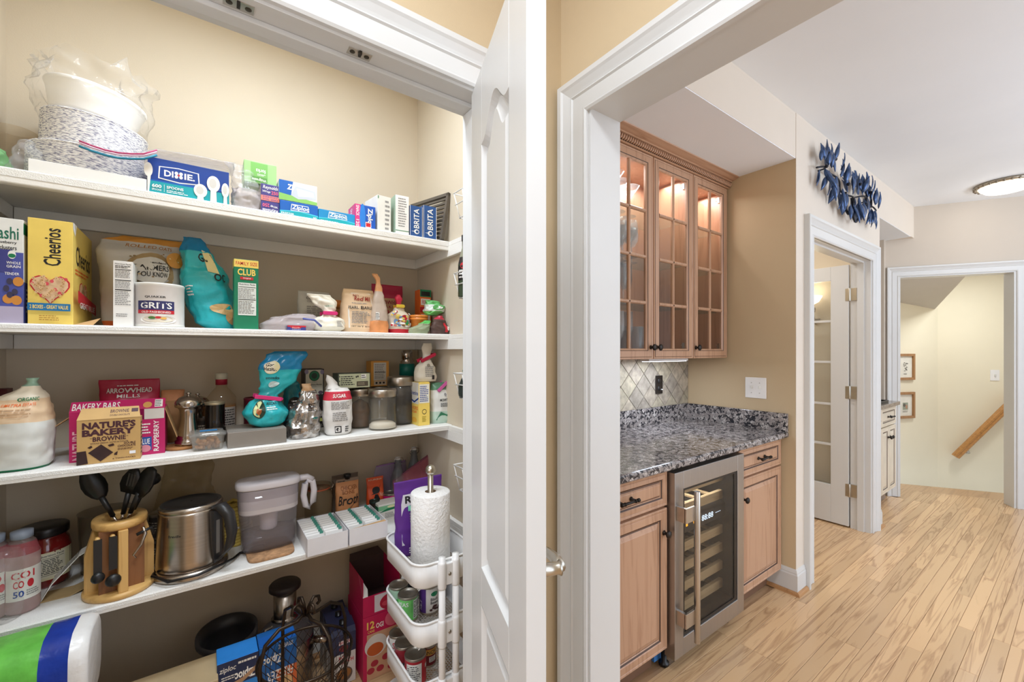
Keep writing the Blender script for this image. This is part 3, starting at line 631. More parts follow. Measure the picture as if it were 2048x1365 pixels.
# ================================================================ THE HALL
# metal leaf wall art
art = empty('leaf_wall_art', (0, 0, 0), 'dark blue metal leaf branch wall sculpture above the glazed door', 'wall art')
MET = M('#4d6590', .3, .6, var=.35, vs=18); VIN = M('#2a2b33', .4, .8, var=.2)
def vine(x): return 2.40+.035*math.sin((x-2.86)*9.0)-.03*(x-3.4)
b = B(); b.tube([(2.86+.02*i, .945-.012*math.sin(i*.5), vine(2.86+.02*i)) for i in range(55)], .0055, VIN, 6)
for (cx, cz, r, a0) in ((3.38, 2.33, .085, 2.6), (3.52, 2.30, .08, 2.2), (3.80, 2.42, .07, -.6)):
    b.tube([(cx+r*.75*math.cos(a0+q*.24), .94, cz+r*math.sin(a0+q*.24)) for q in range(18)], .0075, VIN, 6)
for x in (3.0, 3.4, 3.8): b.tube([(x, .945, vine(x)), (x, .985, vine(x))], .004, VIN, 6)
b.build('vine', art)
rl = random.Random(11); leafm = {}
def leaf_mesh(v):
    L = .13; w = .028; n = 7; vs = []; fs = []
    for i in range(n+1):
        u = i/n; ww = w*math.sin(pi*min(1, u**.8))*(1-.15*u); c = .012*math.sin(pi*u)
        vs += [(-ww, -c+.007*(ww/w), L*u), (0, -c-.004, L*u), (ww, -c+.007*(ww/w), L*u), (0, -c+.002, L*u)]
    for i in range(n):
        o = i*4
        for j in range(4): fs.append((o+j, o+(j+1) % 4, o+4+(j+1) % 4, o+4+j))
    return B().add(vs, fs, MET, True)
lm = leaf_mesh(0).build('leaf', art)
first = True
for i in range(84):
    x = 2.87+1.09*i/83; up = 1 if i % 2 == 0 else -1; s = rl.uniform(.6, 1.0)*(.8 if i < 3 or i > 80 else 1); tilt = rl.uniform(-.4, .4)
    if i == 0: o = lm
    else: o = lm.copy(); COL.objects.link(o); o.parent = art
    o.location = (x+rl.uniform(-.02, .02), .945-rl.uniform(0, .025), vine(x)+up*rl.uniform(.0, .075)); o.scale = (s, s, s)
    o.rotation_euler = (rl.uniform(-.25, .25), (0 if up > 0 else pi)+tilt, rl.uniform(-.8, .8))
b0 = B().ball((0, 0, 0), .011, VIN, 10).build('berry', art); b0.location = (2.95, .925, 2.44)
for i in range(9):
    o = b0.copy(); COL.objects.link(o); o.parent = art; x = 2.98+i*.115; o.location = (x, .925, vine(x)+rl.choice((-.06, .05, .08)))
# ceiling lamp
lp = empty('ceiling_lamp', (5.14, .41, 2.69), 'flush round ceiling lamp with pierced metal rim and white glass bowl', 'lamp')
b = B(); b.lathe([(.178, 0), (.185, -.008), (.18, -.024), (.162, -.028), (.158, -.01)], M('#a89d8c', .35, .9), seg=36, cap=(True, False))
for k in range(28): a = 2*pi*k/28; b.ball((.176*math.cos(a), .176*math.sin(a), -.02), .011, M('#8d8272', .35, .9), 8)
b.build('rim', lp)
B().lathe([(.157, -.012), (.15, -.035), (.12, -.06), (.06, -.075), (.002, -.079)], M('#fff6e6', .3, emit=3), seg=32, cap=(False, False)).build('glass_bowl', lp)
# wall sconce in the study
X, Y = 4.128, 1.368
scn = empty('wall_sconce', (X, Y, 1.74), 'white wall sconce with scroll arm seen through the glazed door', 'lamp', -pi/2)
b = B(); b.lathe([(.012, 0), (.045, .02), (.066, .06), (.068, .068), (.062, .066), (.04, .028)], M('#fff3dc', .4, emit=1.6), (0, -.075, 0), 24); b.build('glass_shade', scn)
PW2 = M('#b6aa98', .5); b = B(); b.tube([(0, -.075, 0), (0, -.08, -.03), (-.0, -.06, -.06), (0, -.03, -.055), (0, -.022, -.03), (0, -.04, -.02), (0, -.05, -.035)], .006, PW2, 8)
b.tube([(0, -.06, -.06), (0, -.045, -.10), (0, -.02, -.14), (0, -.004, -.16)], .006, PW2, 8); b.lathe([(.03, 0), (.03, .006)], PW2, (0, -.006, -.12), 16); b.build('scroll_arm', scn)
point('sconce_light', (4.03, 1.368, 1.86), .5, .05, (1, .86, .62))
# far cabinet in the second recess
fc = empty('recess_cabinet', (0, 0, 0), 'small cream glazed cabinet with stone top in the far recess', 'cabinet')
CRM = M('#d8cbb6', .4, var=.04); q = MAP; MAP = CRM
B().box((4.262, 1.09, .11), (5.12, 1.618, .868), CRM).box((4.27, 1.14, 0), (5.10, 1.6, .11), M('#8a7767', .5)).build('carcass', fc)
for xa, xb in ((4.265, 4.67), (4.68, 5.115)):
    d = door_front('drawer', fc, xa, xb, .70, .86, 1.07, .04); barpull(d, (xa+xb)/2, .78, 1.07)
    xm = (xa+xb)/2
    d = door_front('door', fc, xa, xm-.002, .12, .69, 1.07, .045); knob(d, xm-.03, .60, 1.07)
    d = door_front('door', fc, xm+.002, xb, .12, .69, 1.07, .045); knob(d, xm+.03, .60, 1.07)
MAP = q
B().box((4.255, 1.045, .868), (5.138, 1.618, .90), M('#8b7f74', .2, var=.3, vs=60)).build('stone_top', fc, bevel=.003)
B().box((4.255, 1.60, .90), (5.138, 1.618, 1.0), M('#8b7f74', .2, var=.3, vs=60)).build('upstand', fc)
o = B().lathe([(.03, 0), (.034, .01), (.034, .15), (.014, .19), (.013, .235), (.016, .24), (.016, .25)], [M('#27406e', .15)]*4+[M('#1b1d24', .4)]*2, seg=18).build('blue_bottle', None, (4.74, 1.30, .90)); tag(o, 'dark blue bottle standing on the far recess cabinet', 'bottle')
o = B().box((-.13, -.09, 0), (.13, .09, .008), BLK).box((-.13, -.09, .008), (-.12, .09, .022), BLK).box((.12, -.09, .008), (.13, .09, .022), BLK).box((-.12, -.09, .008), (.12, -.08, .022), BLK).box((-.12, .08, .008), (.12, .09, .022), BLK).build('serving_tray', None, (4.80, 1.17, .90), bevel=.002); tag(o, 'black serving tray on the far recess cabinet top', 'tray')
b = B().box((-.05, -.012, -.02), (.05, 0, .0), BLK); b.tube([(0, -.012, -.005), (-.01, -.05, -.01), (-.012, -.06, .03)], .007, BLK, 8).ball((-.012, -.06, .045), .018, BLK, 10)
o = b.build('wall_hook', None, (4.83, 1.618, 1.32)); tag(o, 'small black hook on the wall above the far recess cabinet', 'hook')
# stair: handrail, pictures, switch
RAIL = wood('#c08a4e', '#96632f', 1, 'X', .35)
def onfar(px, py, n):
    rx, ry = ray(px); t = (n+FO.dot(FN))/(rx*FN.x+ry*FN.y); return Vector((rx*t, ry*t, zat(py, t)))
A_ = onfar(1911, 914, 1.35); C_ = onfar(2040, 789, 1.35)
hr = empty('stair_handrail', (0, 0, 0), 'oak stair handrail sloping down along the pale yellow wall', 'handrail')
dr_ = (C_-A_).normalized(); sd = FN.copy(); upv = dr_.cross(sd).normalized()
if upv.z < 0: upv = -upv
prof = [(-.022, -.03), (.022, -.03), (.028, -.02), (.022, -.004), (.03, .008), (.03, .022), (.018, .034), (-.018, .034), (-.03, .022), (-.03, .008), (-.022, -.004), (-.028, -.02)]
B().loft([[p+sd*a+upv*c for a, c in prof] for p in (A_, C_)], RAIL, (True, True), False).build('rail', hr)
b = B()
for f in (.13, .9):
    p = A_.lerp(C_, f)-upv*.03; w = p+sd*.065-upv*.05; b.tube([p, p-upv*.03+sd*.01, p-upv*.05+sd*.03, w], .008, NICK, 8); b.ball(w, .02, NICK, 10)
b.build('wall_bracket', hr, label='brass wall bracket')
def picture(py0, py1, lab, kind):
    """hangs on the angled landing wall"""
    def pos(px, py):
        rx, ry = ray(px); t = cr.dot(nv)/(rx*nv.x+ry*nv.y); return (Vector((rx*t, ry*t, 0))-cr).dot(dv), zat(py, t)
    s1, za = pos(1826, py1); _, zb = pos(1826, py0); s0 = s1+(zb-za)*.86
    t = empty('framed_picture', (0, 0, 0), lab, 'picture'); WF = wood('#a97b4a', '#875a2e', 2, 'Z', .35)
    def bx(b, a0, a1, n0, n1, z0, z1, m): return b.add([stl(a0, -n1, z0), stl(a1, -n1, z0), stl(a1, -n0, z0), stl(a0, -n0, z0), stl(a0, -n1, z1), stl(a1, -n1, z1), stl(a1, -n0, z1), stl(a0, -n0, z1)], [(0, 3, 2, 1), (4, 5, 6, 7), (0, 1, 5, 4), (1, 2, 6, 5), (2, 3, 7, 6), (3, 0, 4, 7)], m)
    fw = .028; b = B(); bx(b, s1, s1+fw, .002, .025, za, zb, WF); bx(b, s0-fw, s0, .002, .025, za, zb, WF); bx(b, s1+fw, s0-fw, .002, .025, za, za+fw, WF); bx(b, s1+fw, s0-fw, .002, .025, zb-fw, zb, WF); b.build('frame', t, bevel=.002)
    b = B(); bx(b, s1+fw, s0-fw, .002, .008, za+fw, zb-fw, M('#e8e3d4', .7)); mt = b.build('mat_board', t)
    f = lambda u, v, o: stl(s0-fw-(s0-s1-2*fw)*u, -.0082-o, za+fw+(zb-za-2*fw)*v)
    dk = M('#6b655a', .8); gn = M('#9aa08c', .8); rr = random.Random(3)
    if kind: decals(mt, f, [('r', .3, .28, .7, .62, gn), ('e', .42, .5, .1, .08, dk), ('e', .58, .42, .08, .1, M('#b98f72', .8)), ('l', .3, .16, .7, .24, 2, dk)])
    else: decals(mt, f, [('e', .5+rr.uniform(-.14, .14), .5+rr.uniform(-.2, .2), rr.uniform(.03, .07), .012, dk) for _ in range(22)]+[('l', .35, .14, .65, .2, 1, dk)])
picture(708, 760, 'upper framed pencil drawing on the stair landing wall', 0)
picture(784, 836, 'lower framed print with a small coloured scene on the stair landing wall', 1)
p = onfar(1989, 751, 1.418); sp_ = empty('light_switch', p, 'single white light switch on the yellow stair wall', 'switch')
s_ = (p-FO).dot(FS)
b = B(); farbox(b, s_-.038, s_+.038, 1.412, 1.419, p.z-.06, p.z+.06, WHT); o = b.build('cover_plate', sp_); o.location = -p
b = B(); farbox(b, s_-.006, s_+.006, 1.400, 1.412, p.z-.01, p.z+.01, M('#dedcd4', .3)); o = b.build('toggle', sp_); o.location = -p
# ================================================================ PANTRY CONTENTS
def place(px0, px1, Y, yaw=0):
    """front-left corner and width of a face whose left edge stands on plane Y"""
    x0, t0 = onY(px0, Y); d = Vector((math.cos(yaw), math.sin(yaw))); rx, ry = ray(px1)
    w = (x0*ry-Y*rx)/(rx*d.y-ry*d.x); return x0, w, t0
def carton(name, label, cat, px0, px1, Y, z, pyt, depth, mat, faces={}, yaw=0, group=None, h=None, flap=True):
    x0, w, t0 = place(px0, px1, Y, yaw); h = h or zat(pyt, t0)-z
    o = B().box((0, 0, 0), (w, depth, h), mat).build(name, None, (x0, Y, z), yaw, bevel=.0012); tag(o, label, cat, group)
    if flap:
        b = B().add([(.003, .001, h), (w-.003, .001, h), (w-.003, depth*.62, h+.0012), (.003, depth*.62, h+.0012), (.003, .001, h+.0002), (w-.003, .001, h+.0002), (w-.003, depth*.62, h+.0016), (.003, depth*.62, h+.0016)], [(0, 3, 2, 1), (4, 5, 6, 7), (0, 1, 5, 4), (1, 2, 6, 5), (2, 3, 7, 6), (3, 0, 4, 7)], mat); b.build('top_flap', o)
    for f, sp in faces.items(): decals(o, boxface(w, depth, h, f), sp)
    return o, w, h
def sgp(c, n): return math.copysign(abs(c)**(2/n), c)
class Bag:
    """soft bag: horizontal rings (height fraction, width, depth, x shift, y shift), wrinkled"""
    def __init__(s, w, d, h, prof, n=2.5, cr=.006, cs=22, seed=0, seg=36, rows=26):
        s.__dict__.update(w=w, d=d, h=h, prof=prof, n=n, cr=cr, cs=cs, seed=seed, seg=seg, rows=rows)
    def at(s, v):
        P = s.prof
        for a, b in zip(P, P[1:]):
            if v <= b[0] or b is P[-1]:
                f = min(1, max(0, (v-a[0])/max(1e-6, b[0]-a[0]))); f = f*f*(3-2*f); return [a[i]+(b[i]-a[i])*f for i in range(1, 5)]
    def pt(s, th, v, off=0):
        wf, df, xo, yo = s.at(v); c, q = math.cos(th), math.sin(th)
        x = s.w/2*wf*sgp(c, s.n); y = s.d/2*df*sgp(q, s.n); z = s.h*v
        k = noise.noise(Vector((x*s.cs+s.seed*3.1, y*s.cs+s.seed, z*s.cs*.8)))+.5*noise.noise(Vector((x*s.cs*2.3+s.seed, y*s.cs*2.3, z*s.cs*2.1+7)))
        q1 = Vector((x*s.cs*.75+s.seed*1.7, y*s.cs*.75-s.seed, z*s.cs*.6+3)); k = .7*k+.8*(.28-abs(noise.noise(q1)))+.75*(.25-abs(noise.noise(q1*2.1)))
        e = s.cr*k*min(1, v*8+.15)+off
        return (x+xo*s.w+c*e, y+yo*s.d+q*e, z+(0 if v < .03 else .3*e*(v < .97)))
    def mesh(s, mats, b=None):
        b = b or B(); R = [i/s.rows for i in range(s.rows+1)]; ml = []
        for i in range(s.rows):
            v = (R[i]+R[i+1])/2; ml.append(next(m for lim, m in mats if v <= lim+1e-6))
        return b.loft([[s.pt(2*pi*j/s.seg, v) for j in range(s.seg)] for v in R], ml)
    def front(s, a0=1.15*pi, a1=1.85*pi):
        return lambda u, v, o: s.pt(a0+(a1-a0)*u, v, o+.0012)
POUCH = [(0, .96, .8, 0, 0), (.06, 1, 1, 0, 0), (.35, .98, .95, 0, 0), (.75, .98, .45, 0, .05), (.93, 1, .1, 0, .1), (1, 1, .05, 0, .1)]
SACK = [(0, .85, .85, 0, 0), (.08, 1, 1, 0, 0), (.45, .98, .95, 0, 0), (.66, .6, .6, 0, 0), (.74, .26, .3, 0, 0), (.82, .3, .25, 0, 0), (1, .55, .2, 0, 0)]
BRICK = [(0, .92, .95, 0, 0), (.05, 1, 1, 0, 0), (.5, 1, 1, 0, 0), (.85, .96, .95, 0, 0), (.95, .8, .75, 0, 0), (1, .5, .4, 0, 0)]
PILE = [(0, .8, .8, 0, 0), (.25, 1, 1, 0, 0), (.6, .85, .85, 0, 0), (.85, .5, .5, 0, 0), (1, .1, .1, 0, 0)]
def bag(name, label, cat, px0, px1, Y, z, pyt, d, prof, mats, dec=(), yaw=0, n=2.5, cr=.005, cs=24, group=None, h=None, clip=None, tie=None, seg=52, rows=44, tilt=0):
    xa, t = onY(px0, Y); xb, t2 = onY(px1, Y); xc = (xa+xb)/2; w = (xb-xa)/math.cos(0); h = h or zat(pyt, dep(xc, Y))-z
    g = Bag(w, d, h, prof, n, cr, cs, hash(name+label) % 17 if False else sum(map(ord, label)) % 17, seg, rows)
    if not isinstance(mats, list): mats = [(1, mats)]
    o = g.mesh(mats).build(name, None, (xc, Y, z), rot=(0, tilt, yaw)); tag(o, label, cat, group)
    if dec: decals(o, g.front(), list(dec), div=8, eps=.001, step=.0002)
    if clip:
        v, m, L, ang = clip; wf, df, xo, yo = g.at(v); zc = h*v; c, q = math.cos(ang), math.sin(ang); dd = d/2*df+.008
        b = B()
        for s in (-1, 1): b.box((-L/2, yo*d+s*dd-.004, -.007), (L/2, yo*d+s*dd+.004, .007), m)
        b.tube([(L/2, yo*d-dd, 0), (L/2+.006, yo*d, 0), (L/2, yo*d+dd, 0)], .005, m, 6)
        b.xf(Matrix.Translation((xo*w, 0, zc)) @ Matrix.Rotation(-ang, 4, 'Y')); b.build('bag_clip', o, bevel=.0015)
    return o, g
def can(name, label, cat, x, y, z, r, h, side, top, dec=(), group=None, a0=-1.5, a1=1.5, yaw=0):
    o = B().lathe([(r*.96, 0), (r, .003), (r, .006), (r*.985, .009), (r*.985, h-.009), (r, h-.006), (r, h-.002), (r*.97, h), (r*.93, h-.001), (r*.92, h-.005), (r*.55, h-.0045), (r*.5, h-.0055), (.001, h-.0055)],
                  [top, top, top, side, top, top, top, top, top, top, top, top], seg=30, cap=(True, False)).build(name, None, (x, y, z)); tag(o, label, cat, group)
    if dec: decals(o, cylface(r*.985, h-.018, a0, a1, yaw, .009), list(dec), div=10, eps=.0004)
    return o
TIN = M('#a9a296', .35, .9, var=.1); FILM = clear('#f6f5f4', .10, .12, .5, 40); FILM2 = clear('#f1eff1', .15, .12, .5, 50); PVC = clear('#ffffff', .08, .04)
def col(h, r=.45, var=.05, **k): return M(h, r, var=var, vs=14, **k)
z1, z2, z3, z4 = S1+.0012, S2+.0012, S3+.0012, S4+.0012
BLUE = col('#1561b8'); TEAL = col('#12a3ad'); DBLUE = col('#123f94'); YEL1 = col('#f2d36a'); RED = col('#c8202f'); MAG = col('#c01a63'); GRN = col('#0f7a4e'); PURP = col('#55307f'); ORG = col('#e86d28'); KRAFT = col('#c9a06d', .7); LBL = col('#e6e2da')
# ---------------------------------------------------------------- top shelf
def speck():
    m = bpy.data.materials.new('speckled_plate'); m.use_nodes = True; nt = m.node_tree; N = nt.nodes; L = nt.links; p = N['Principled BSDF']; p.inputs['Roughness'].default_value = .6
    tc = N.new('ShaderNodeTexCoord'); mp = N.new('ShaderNodeMapping'); mp.inputs['Scale'].default_value = (60, 60, 420); L.new(tc.outputs['Object'], mp.inputs[0])
    n = N.new('ShaderNodeTexNoise'); n.inputs['Scale'].default_value = 1.6; n.inputs['Detail'].default_value = 3; L.new(mp.outputs[0], n.inputs['Vector'])
    r = N.new('ShaderNodeValToRGB'); e = r.color_ramp.elements; e[0].position = .36; e[0].color = lin('#77758a')+(1,); e[1].position = .52; e[1].color = lin('#f1ede8')+(1,); q = e.new(.44); q.color = lin('#a9a7b4')+(1,)
    L.new(n.outputs['Fac'], r.inputs[0]); L.new(r.outputs[0], p.inputs['Base Color']); return m
SPK = speck(); PLW = col('#f3efe8', .5, .02)
xc, t = onY(192, 1.855)
def stack(name, label, r0, r1, z, n, hh, mat, tilt, dx=0, fl=0):
    pr = []
    for i in range(n):
        f = i/n; r = r0+(r1-r0)*f; pr += [(r-.003, hh*f), (r, hh*f+hh/n*.5)]
    pr += [(r1, hh), (r1*.93, hh-.002), (r1*.7, hh-.012), (.002, hh-.012)]
    o = B().lathe(pr, mat, seg=44, cap=(True, False)).build(name, None, (xc+dx, 1.866, z), rot=tilt); return tag(o, label, 'plates', 'stacked paper plates and bowls')
stack('paper_plate_stack', 'wide stack of speckled paper plates lying on the top shelf behind the white lid', .153, .157, z1+.012, 16, .10, SPK, (0, .06, 0))
stack('paper_plate_stack', 'narrower stack of speckled paper plates on the wide stack', .118, .124, z1+.126, 14, .095, SPK, (0, .10, 0), -.008)
stack('paper_bowl_stack', 'stack of white paper bowls topping the speckled plates', .098, .120, z1+.232, 5, .085, PLW, (0, .13, 0), -.008)
def film(name, label, cat, c, R, zlo, zhi, mat, seed, amp=.02, flare=1.0, group=None):
    b = B(); rings = []; n = 40
    for i in range(15):
        v = i/14; rr = R*(1.02+.03*v) if v < .55 else R*(1.04+(flare-1.04)*(v-.55)/.45)
        rings.append([(c[0]+(rr+amp*(.3+v)*noise.noise(Vector((math.cos(a)*2.5+seed, math.sin(a)*2.5, v*5))))*math.cos(a), c[1]+(rr*.9+amp*(.3+v)*noise.noise(Vector((math.cos(a)*2.5, math.sin(a)*2.5+seed, v*5))))*math.sin(a), zlo+(zhi-zlo)*v+amp*1.6*v*noise.noise(Vector((math.cos(a)*3, math.sin(a)*3, seed+v)))) for a in [2*pi*j/n for j in range(n)]])
    b.loft(rings, mat, (False, False)); o = b.build(name); return tag(o, label, cat, group)
film('plastic_bag', 'clear crinkled plastic bag pulled open over the white paper bowls', 'bag', (xc-.004, 1.866), .128, z1+.225, z1+.40, FILM, 2, .045, .98)
bag('plastic_bag', 'crumpled clear plastic bag at the left end of the speckled plates', 'bag', 20, 92, 1.76, z1, 281, .1, PILE, FILM2, cr=.014, cs=30)
bag('green_plastic_bag', 'green plastic bag at the far left of the top shelf', 'bag', -40, 22, 1.78, z1, 292, .1, PILE, [(1, clear('#8fc98a', .55, .15, .5, 40))], cr=.012)
x, t = onY(30, 1.93); o = B().lathe([(.03, 0), (.032, .004), (.047, .15), (.0465, .15), (.031, .005)], clear('#efe3cf', .07, .05), seg=24, cap=(True, False)).build('plastic_cup', None, (x, 1.93, z1)); o.scale = (1, 1, 1.25); tag(o, 'tall clear plastic cup by the left pantry wall', 'cup')
carton('box_lid', 'long low white cardboard box in front of the speckled plates', 'box', 56, 293, 1.678, z1, 316, .022, col('#efede9', .6, .01), flap=True)
SP = col('#f0ece6', .4, .02)
def spoon(cx, cv, ru, rv, v0): return [('e', cx, cv, ru, rv, SP), ('p', [(cx-ru*.42, cv-rv*.7), (cx+ru*.42, cv-rv*.7), (cx+ru*.5, v0), (cx-ru*.5, v0)], SP), ('e', cx-ru*.1, cv+rv*.05, ru*.55, rv*.6, col('#d6d2cc', .4, .02))]
dix = [('r', 0, 0, 1, .33, TEAL), ('p', [(0, .33), (.55, .33), (1, .38), (1, .42), (0, .36)], BLUE), ('p', [(.12, .43), (.37, .38), (.62, .43), (.61, .78), (.36, .82), (.13, .78)], WHT), ('p', [(.135, .455), (.37, .41), (.605, .455), (.595, .76), (.36, .795), (.145, .76)], DBLUE),
       ('t', 'DI', .19, .52, .30, .70, WHT, 0, .03), ('t', 'IE.', .43, .52, .56, .70, WHT, 0, .03), ('e', .335, .66, .022, .05, WHT), ('e', .39, .66, .022, .05, WHT), ('e', .335, .56, .022, .05, WHT), ('e', .39, .56, .022, .05, WHT), ('e', .362, .61, .012, .03, RED),
       ('t', '600', .05, .15, .16, .25, WHT, 0, .03), ('t', 'SPOONS', .05, .07, .16, .12, WHT), ('r', .19, .06, .194, .27, WHT), ('t', 'SPOONS', .22, .17, .42, .25, WHT, 0, .02), ('l', .22, .05, .5, .14, 2, WHT)]+spoon(.63, .28, .085, .2, 0)+spoon(.795, .55, .085, .24, 0)+spoon(.95, .42, .05, .22, 0)+[('e', .01, .62, .05, .2, SP), ('p', [(0, 0), (.02, 0), (.04, .5), (0, .5)], SP)]
carton('spoon_box', 'blue and teal box of plastic spoons near the left of the top shelf', 'box', 295, 458, 1.684, z1, 312, .085, DBLUE, {'F': dix, 'R': [('r', 0, 0, 1, .4, TEAL)], 'T': [('t', 'DIXIE', .2, .3, .8, .7, WHT)]})
# large zip bag draped over plates and spoon box
Pf = []
for u in range(13):
    px = 158+(470-158)*u/12; py = 288+(26 if u > 4 else 26*math.sin(u/4*pi/2)) if px < 300 else 304+(px-300)*.175
    x, t = onY(px, 1.665); Pf.append(Vector((x, 1.665, zat(py, t))))
b = B(); rings = []
for i, p in enumerate(Pf):
    r = []
    for j in range(16):
        a = 2*pi*j/16; yy = .09+.085*math.cos(a); tt = .016*math.sin(a)*(.4+.6*math.sin(pi*(i+.6)/13.2))
        r.append((p.x+.003*math.sin(j*2+i), p.y+yy, p.z+tt+.012+.10*yy+.007*noise.noise(Vector((i*.9, j*.7, 2)))))
    rings.append(r)
b.loft(rings, FILM2, (True, True)); zb_ = tag(b.build('zip_bag'), 'large clear zip bag with pink and teal seal draped over plates and spoon box', 'bag')
for dz, m, n in ((.009, col('#b83a6c'), 'pink_seal'), (.004, col('#e9b9cc'), 'pale_seal'), (-.006, col('#1f7f9c'), 'teal_seal')):
    B().tube([p+Vector((0, .0, dz)) for p in Pf[:7]], .0032 if dz < 0 else .0022, m, 6).build(n, zb_)
bag('cutlery_bag', 'clear bag of plastic forks right of the spoon box', 'bag', 462, 522, 1.73, z1, 333, .08, [(0, .95, .9, 0, 0), (.3, 1, 1, 0, 0), (.5, .9, .7, 0, 0), (.8, .8, .3, -.1, 0), (1, .95, .1, -.2, 0)], [(.45, clear('#c9c2c4', .5, .1, .6, 70)), (1, FILM2)], cr=.009, cs=40)
wrap = [('t', 'Reynolds', .1, .80, .92, .95, WHT, 0, .012, .2), ('t', 'Wrap', .08, .68, .5, .78, WHT, 0, .012, .2), ('t', '250', .55, .66, .92, .78, col('#f06a84'), 0, .02), ('r', 0, .42, 1, .60, col('#ef8a7c')), ('t', 'EVERYDAY', .1, .53, .9, .58, DBLUE), ('t', 'FOIL 20X2', .1, .44, .9, .50, DBLUE), ('t', 'Reynolds', .08, .04, .9, .17, WHT, 180, .012), ('t', 'Wrap', .5, .2, .9, .3, WHT, 180, .012), ('t', '250', .08, .2, .45, .32, col('#f06a84'), 180, .02)]
carton('foil_box', 'upright end of a purple foil wrap box with coral band', 'box', 522, 559, 1.70, z1, 366, .30, col('#4a4488'), {'F': wrap, 'L': [('r', 0, 0, 1, 1, col('#d9c9c4'))]})
gx, tg = onY(488, 1.72)
o, w, h = carton('fork_box', 'light green box of forks resting upside down on the foil box', 'box', 488, 553, 1.72, zat(366, onY(522, 1.70)[1])+.003, 318, .11, col('#9fcf86'), {'F': [('r', .2, .08, .72, .95, col('#79b85f')), ('t', 'forks', .36, .5, .66, .68, WHT, 180), ('t', 'walgreens', .22, .1, .7, .26, WHT, 180), ('l', .4, .36, .68, .46, 2, WHT), ('r', .22, .06, .7, .30, col('#5c9a48')), ('t', 'Walgreens', .24, .1, .68, .26, WHT, 180)]})
zip_ = [('p', [(0, 0), (1, 0), (1, .30), (.5, .42), (0, .3)], TEAL), ('p', [(0, .22), (.5, .36), (1, .22), (1, .3), (.5, .44), (0, .3)], col('#49c2dc'))]
lower = zip_+[('p', [(.27, .38), (.29, .84), (.74, .84), (.76, .42)], WHT), ('p', [(.285, .42), (.305, .80), (.73, .80), (.74, .46)], col('#1a63c0')), ('t', 'Ziploc', .30, .40, .76, .80, WHT, 0, .03, .1), ('t', 'FREEZER', .03, .08, .36, .2, WHT), ('t', '30', .86, .05, .96, .18, WHT)]
carton('freezer_bag_box', 'bright blue freezer bag box on the top shelf, under a similar white box', 'box', 560, 636, 1.69, z1, 399, .19, BLUE, {'F': lower, 'L': [('r', 0, 0, 1, .4, TEAL)]}, group='zip bag boxes')
zl = zat(399, onY(560, 1.69)[1])+.002
upper = [('r', 0, 0, 1, 1, col('#e8eef2')), ('p', [(0, .3), (.3, .2), (.36, 1), (0, 1)], BLUE), ('p', [(0, 0), (1, 0), (1, .16), (0, .34)], col('#8fc96a')), ('t', 'Zip', .2, .48, .44, .84, WHT, 0, .04, .15), ('p', [(.42, .8), (.95, .7), (.98, .3), (.5, .15), (.3, .3)], col('#c9d0de')), ('p', [(.45, .7), (.9, .62), (.93, .4), (.5, .3)], col('#eef1f6'))]
carton('storage_bag_box', 'white and blue zip bag box lying on the freezer bag box', 'box', 558, 634, 1.692, zl, 358, .19, col('#dfe9ef'), {'F': upper, 'T': [('r', .1, .1, .9, .9, BLUE)]}, group='zip bag boxes')
sand = zip_+[('p', [(.25, .36), (.28, .9), (.75, .82), (.78, .40)], WHT), ('p', [(.265, .40), (.295, .85), (.74, .78), (.76, .44)], col('#1a8fc8')), ('t', 'Ziploc', .28, .40, .77, .82, WHT, 0, .03, .1), ('l', .05, .06, .6, .14, 1, WHT)]
carton('sandwich_bag_box', 'low turquoise sandwich bag box right of the freezer bag box', 'box', 637, 710, 1.69, z1, 417, .17, col('#1c8fc9'), {'F': sand}, group='zip bag boxes')
snack = [('r', 0, 0, .26, 1, col('#e0408a')), ('t', 'SNACK', .05, .5, .2, .95, WHT, -90), ('t', '120', .05, .05, .2, .35, WHT, -90), ('e', .36, .5, .14, .55, col('#2a80d8')), ('t', 'Ziploc', .55, .1, .86, .9, WHT, -90, .03), ('r', .5, .06, .78, .3, col('#f2d9d9')), ('r', .53, .1, .75, .26, RED)]
carton('snack_bag_box', 'small upright snack bag box, blue with a pink left edge', 'box', 710, 751, 1.695, z1, 407, .09, col('#1756b8'), {'F': snack, 'L': [('r', 0, 0, 1, 1, col('#e0408a')), ('t', 'SNACK', .3, .3, .6, .9, WHT, -90)]}, group='zip bag boxes')
GT = col('#5b8c6d')
carton('filter_box', 'tall white box with a green edge line, left of the two on the top shelf', 'box', 755, 782, 1.70, z1, 389, .12, col('#e6e3dc', .6), {'F': [('l', .55, .06, .92, .92, 7, GREYINK), ('r', .02, .9, .1, .98, GT)], 'L': [('r', .05, .04, .95, .06, GT)]}, yaw=.12)
carton('filter_box', 'tall white box of fine print, right of the two on the top shelf', 'box', 791, 818, 1.70, z1, 389, .10, col('#e9e5e0', .6), {'F': [('l', .2, .2, .85, .95, 12, GREYINK), ('r', 0, .1, 1, .12, GT)], 'L': [('r', 0, 0, 1, 1, col('#9fb8a4'))]}, yaw=-.06)
for i, (a, c) in enumerate(((820, 845), (847, 873))):
    o, w, h = carton('water_filter_box', ['navy water filter box with white lettering, left of the pair', 'navy water filter box with white lettering, right of the pair'][i], 'box', a, c, 1.70, z1, 410, .055, col('#24508c', .5), {'F': [('r', 0, 0, .03, 1, WHT), ('r', .97, 0, 1, 1, WHT), ('t', 'BRITA', .30, .30, .72, .92, WHT, 90, .01), ('e', .52, .19, .2, .075, WHT), ('p', [(.32, .2), (.1, .19), (.32, .18), (.45, .13), (.45, .25)], WHT), ('e', .56, .19, .12, .045, col('#24508c', .5))]}, group='water filter boxes')
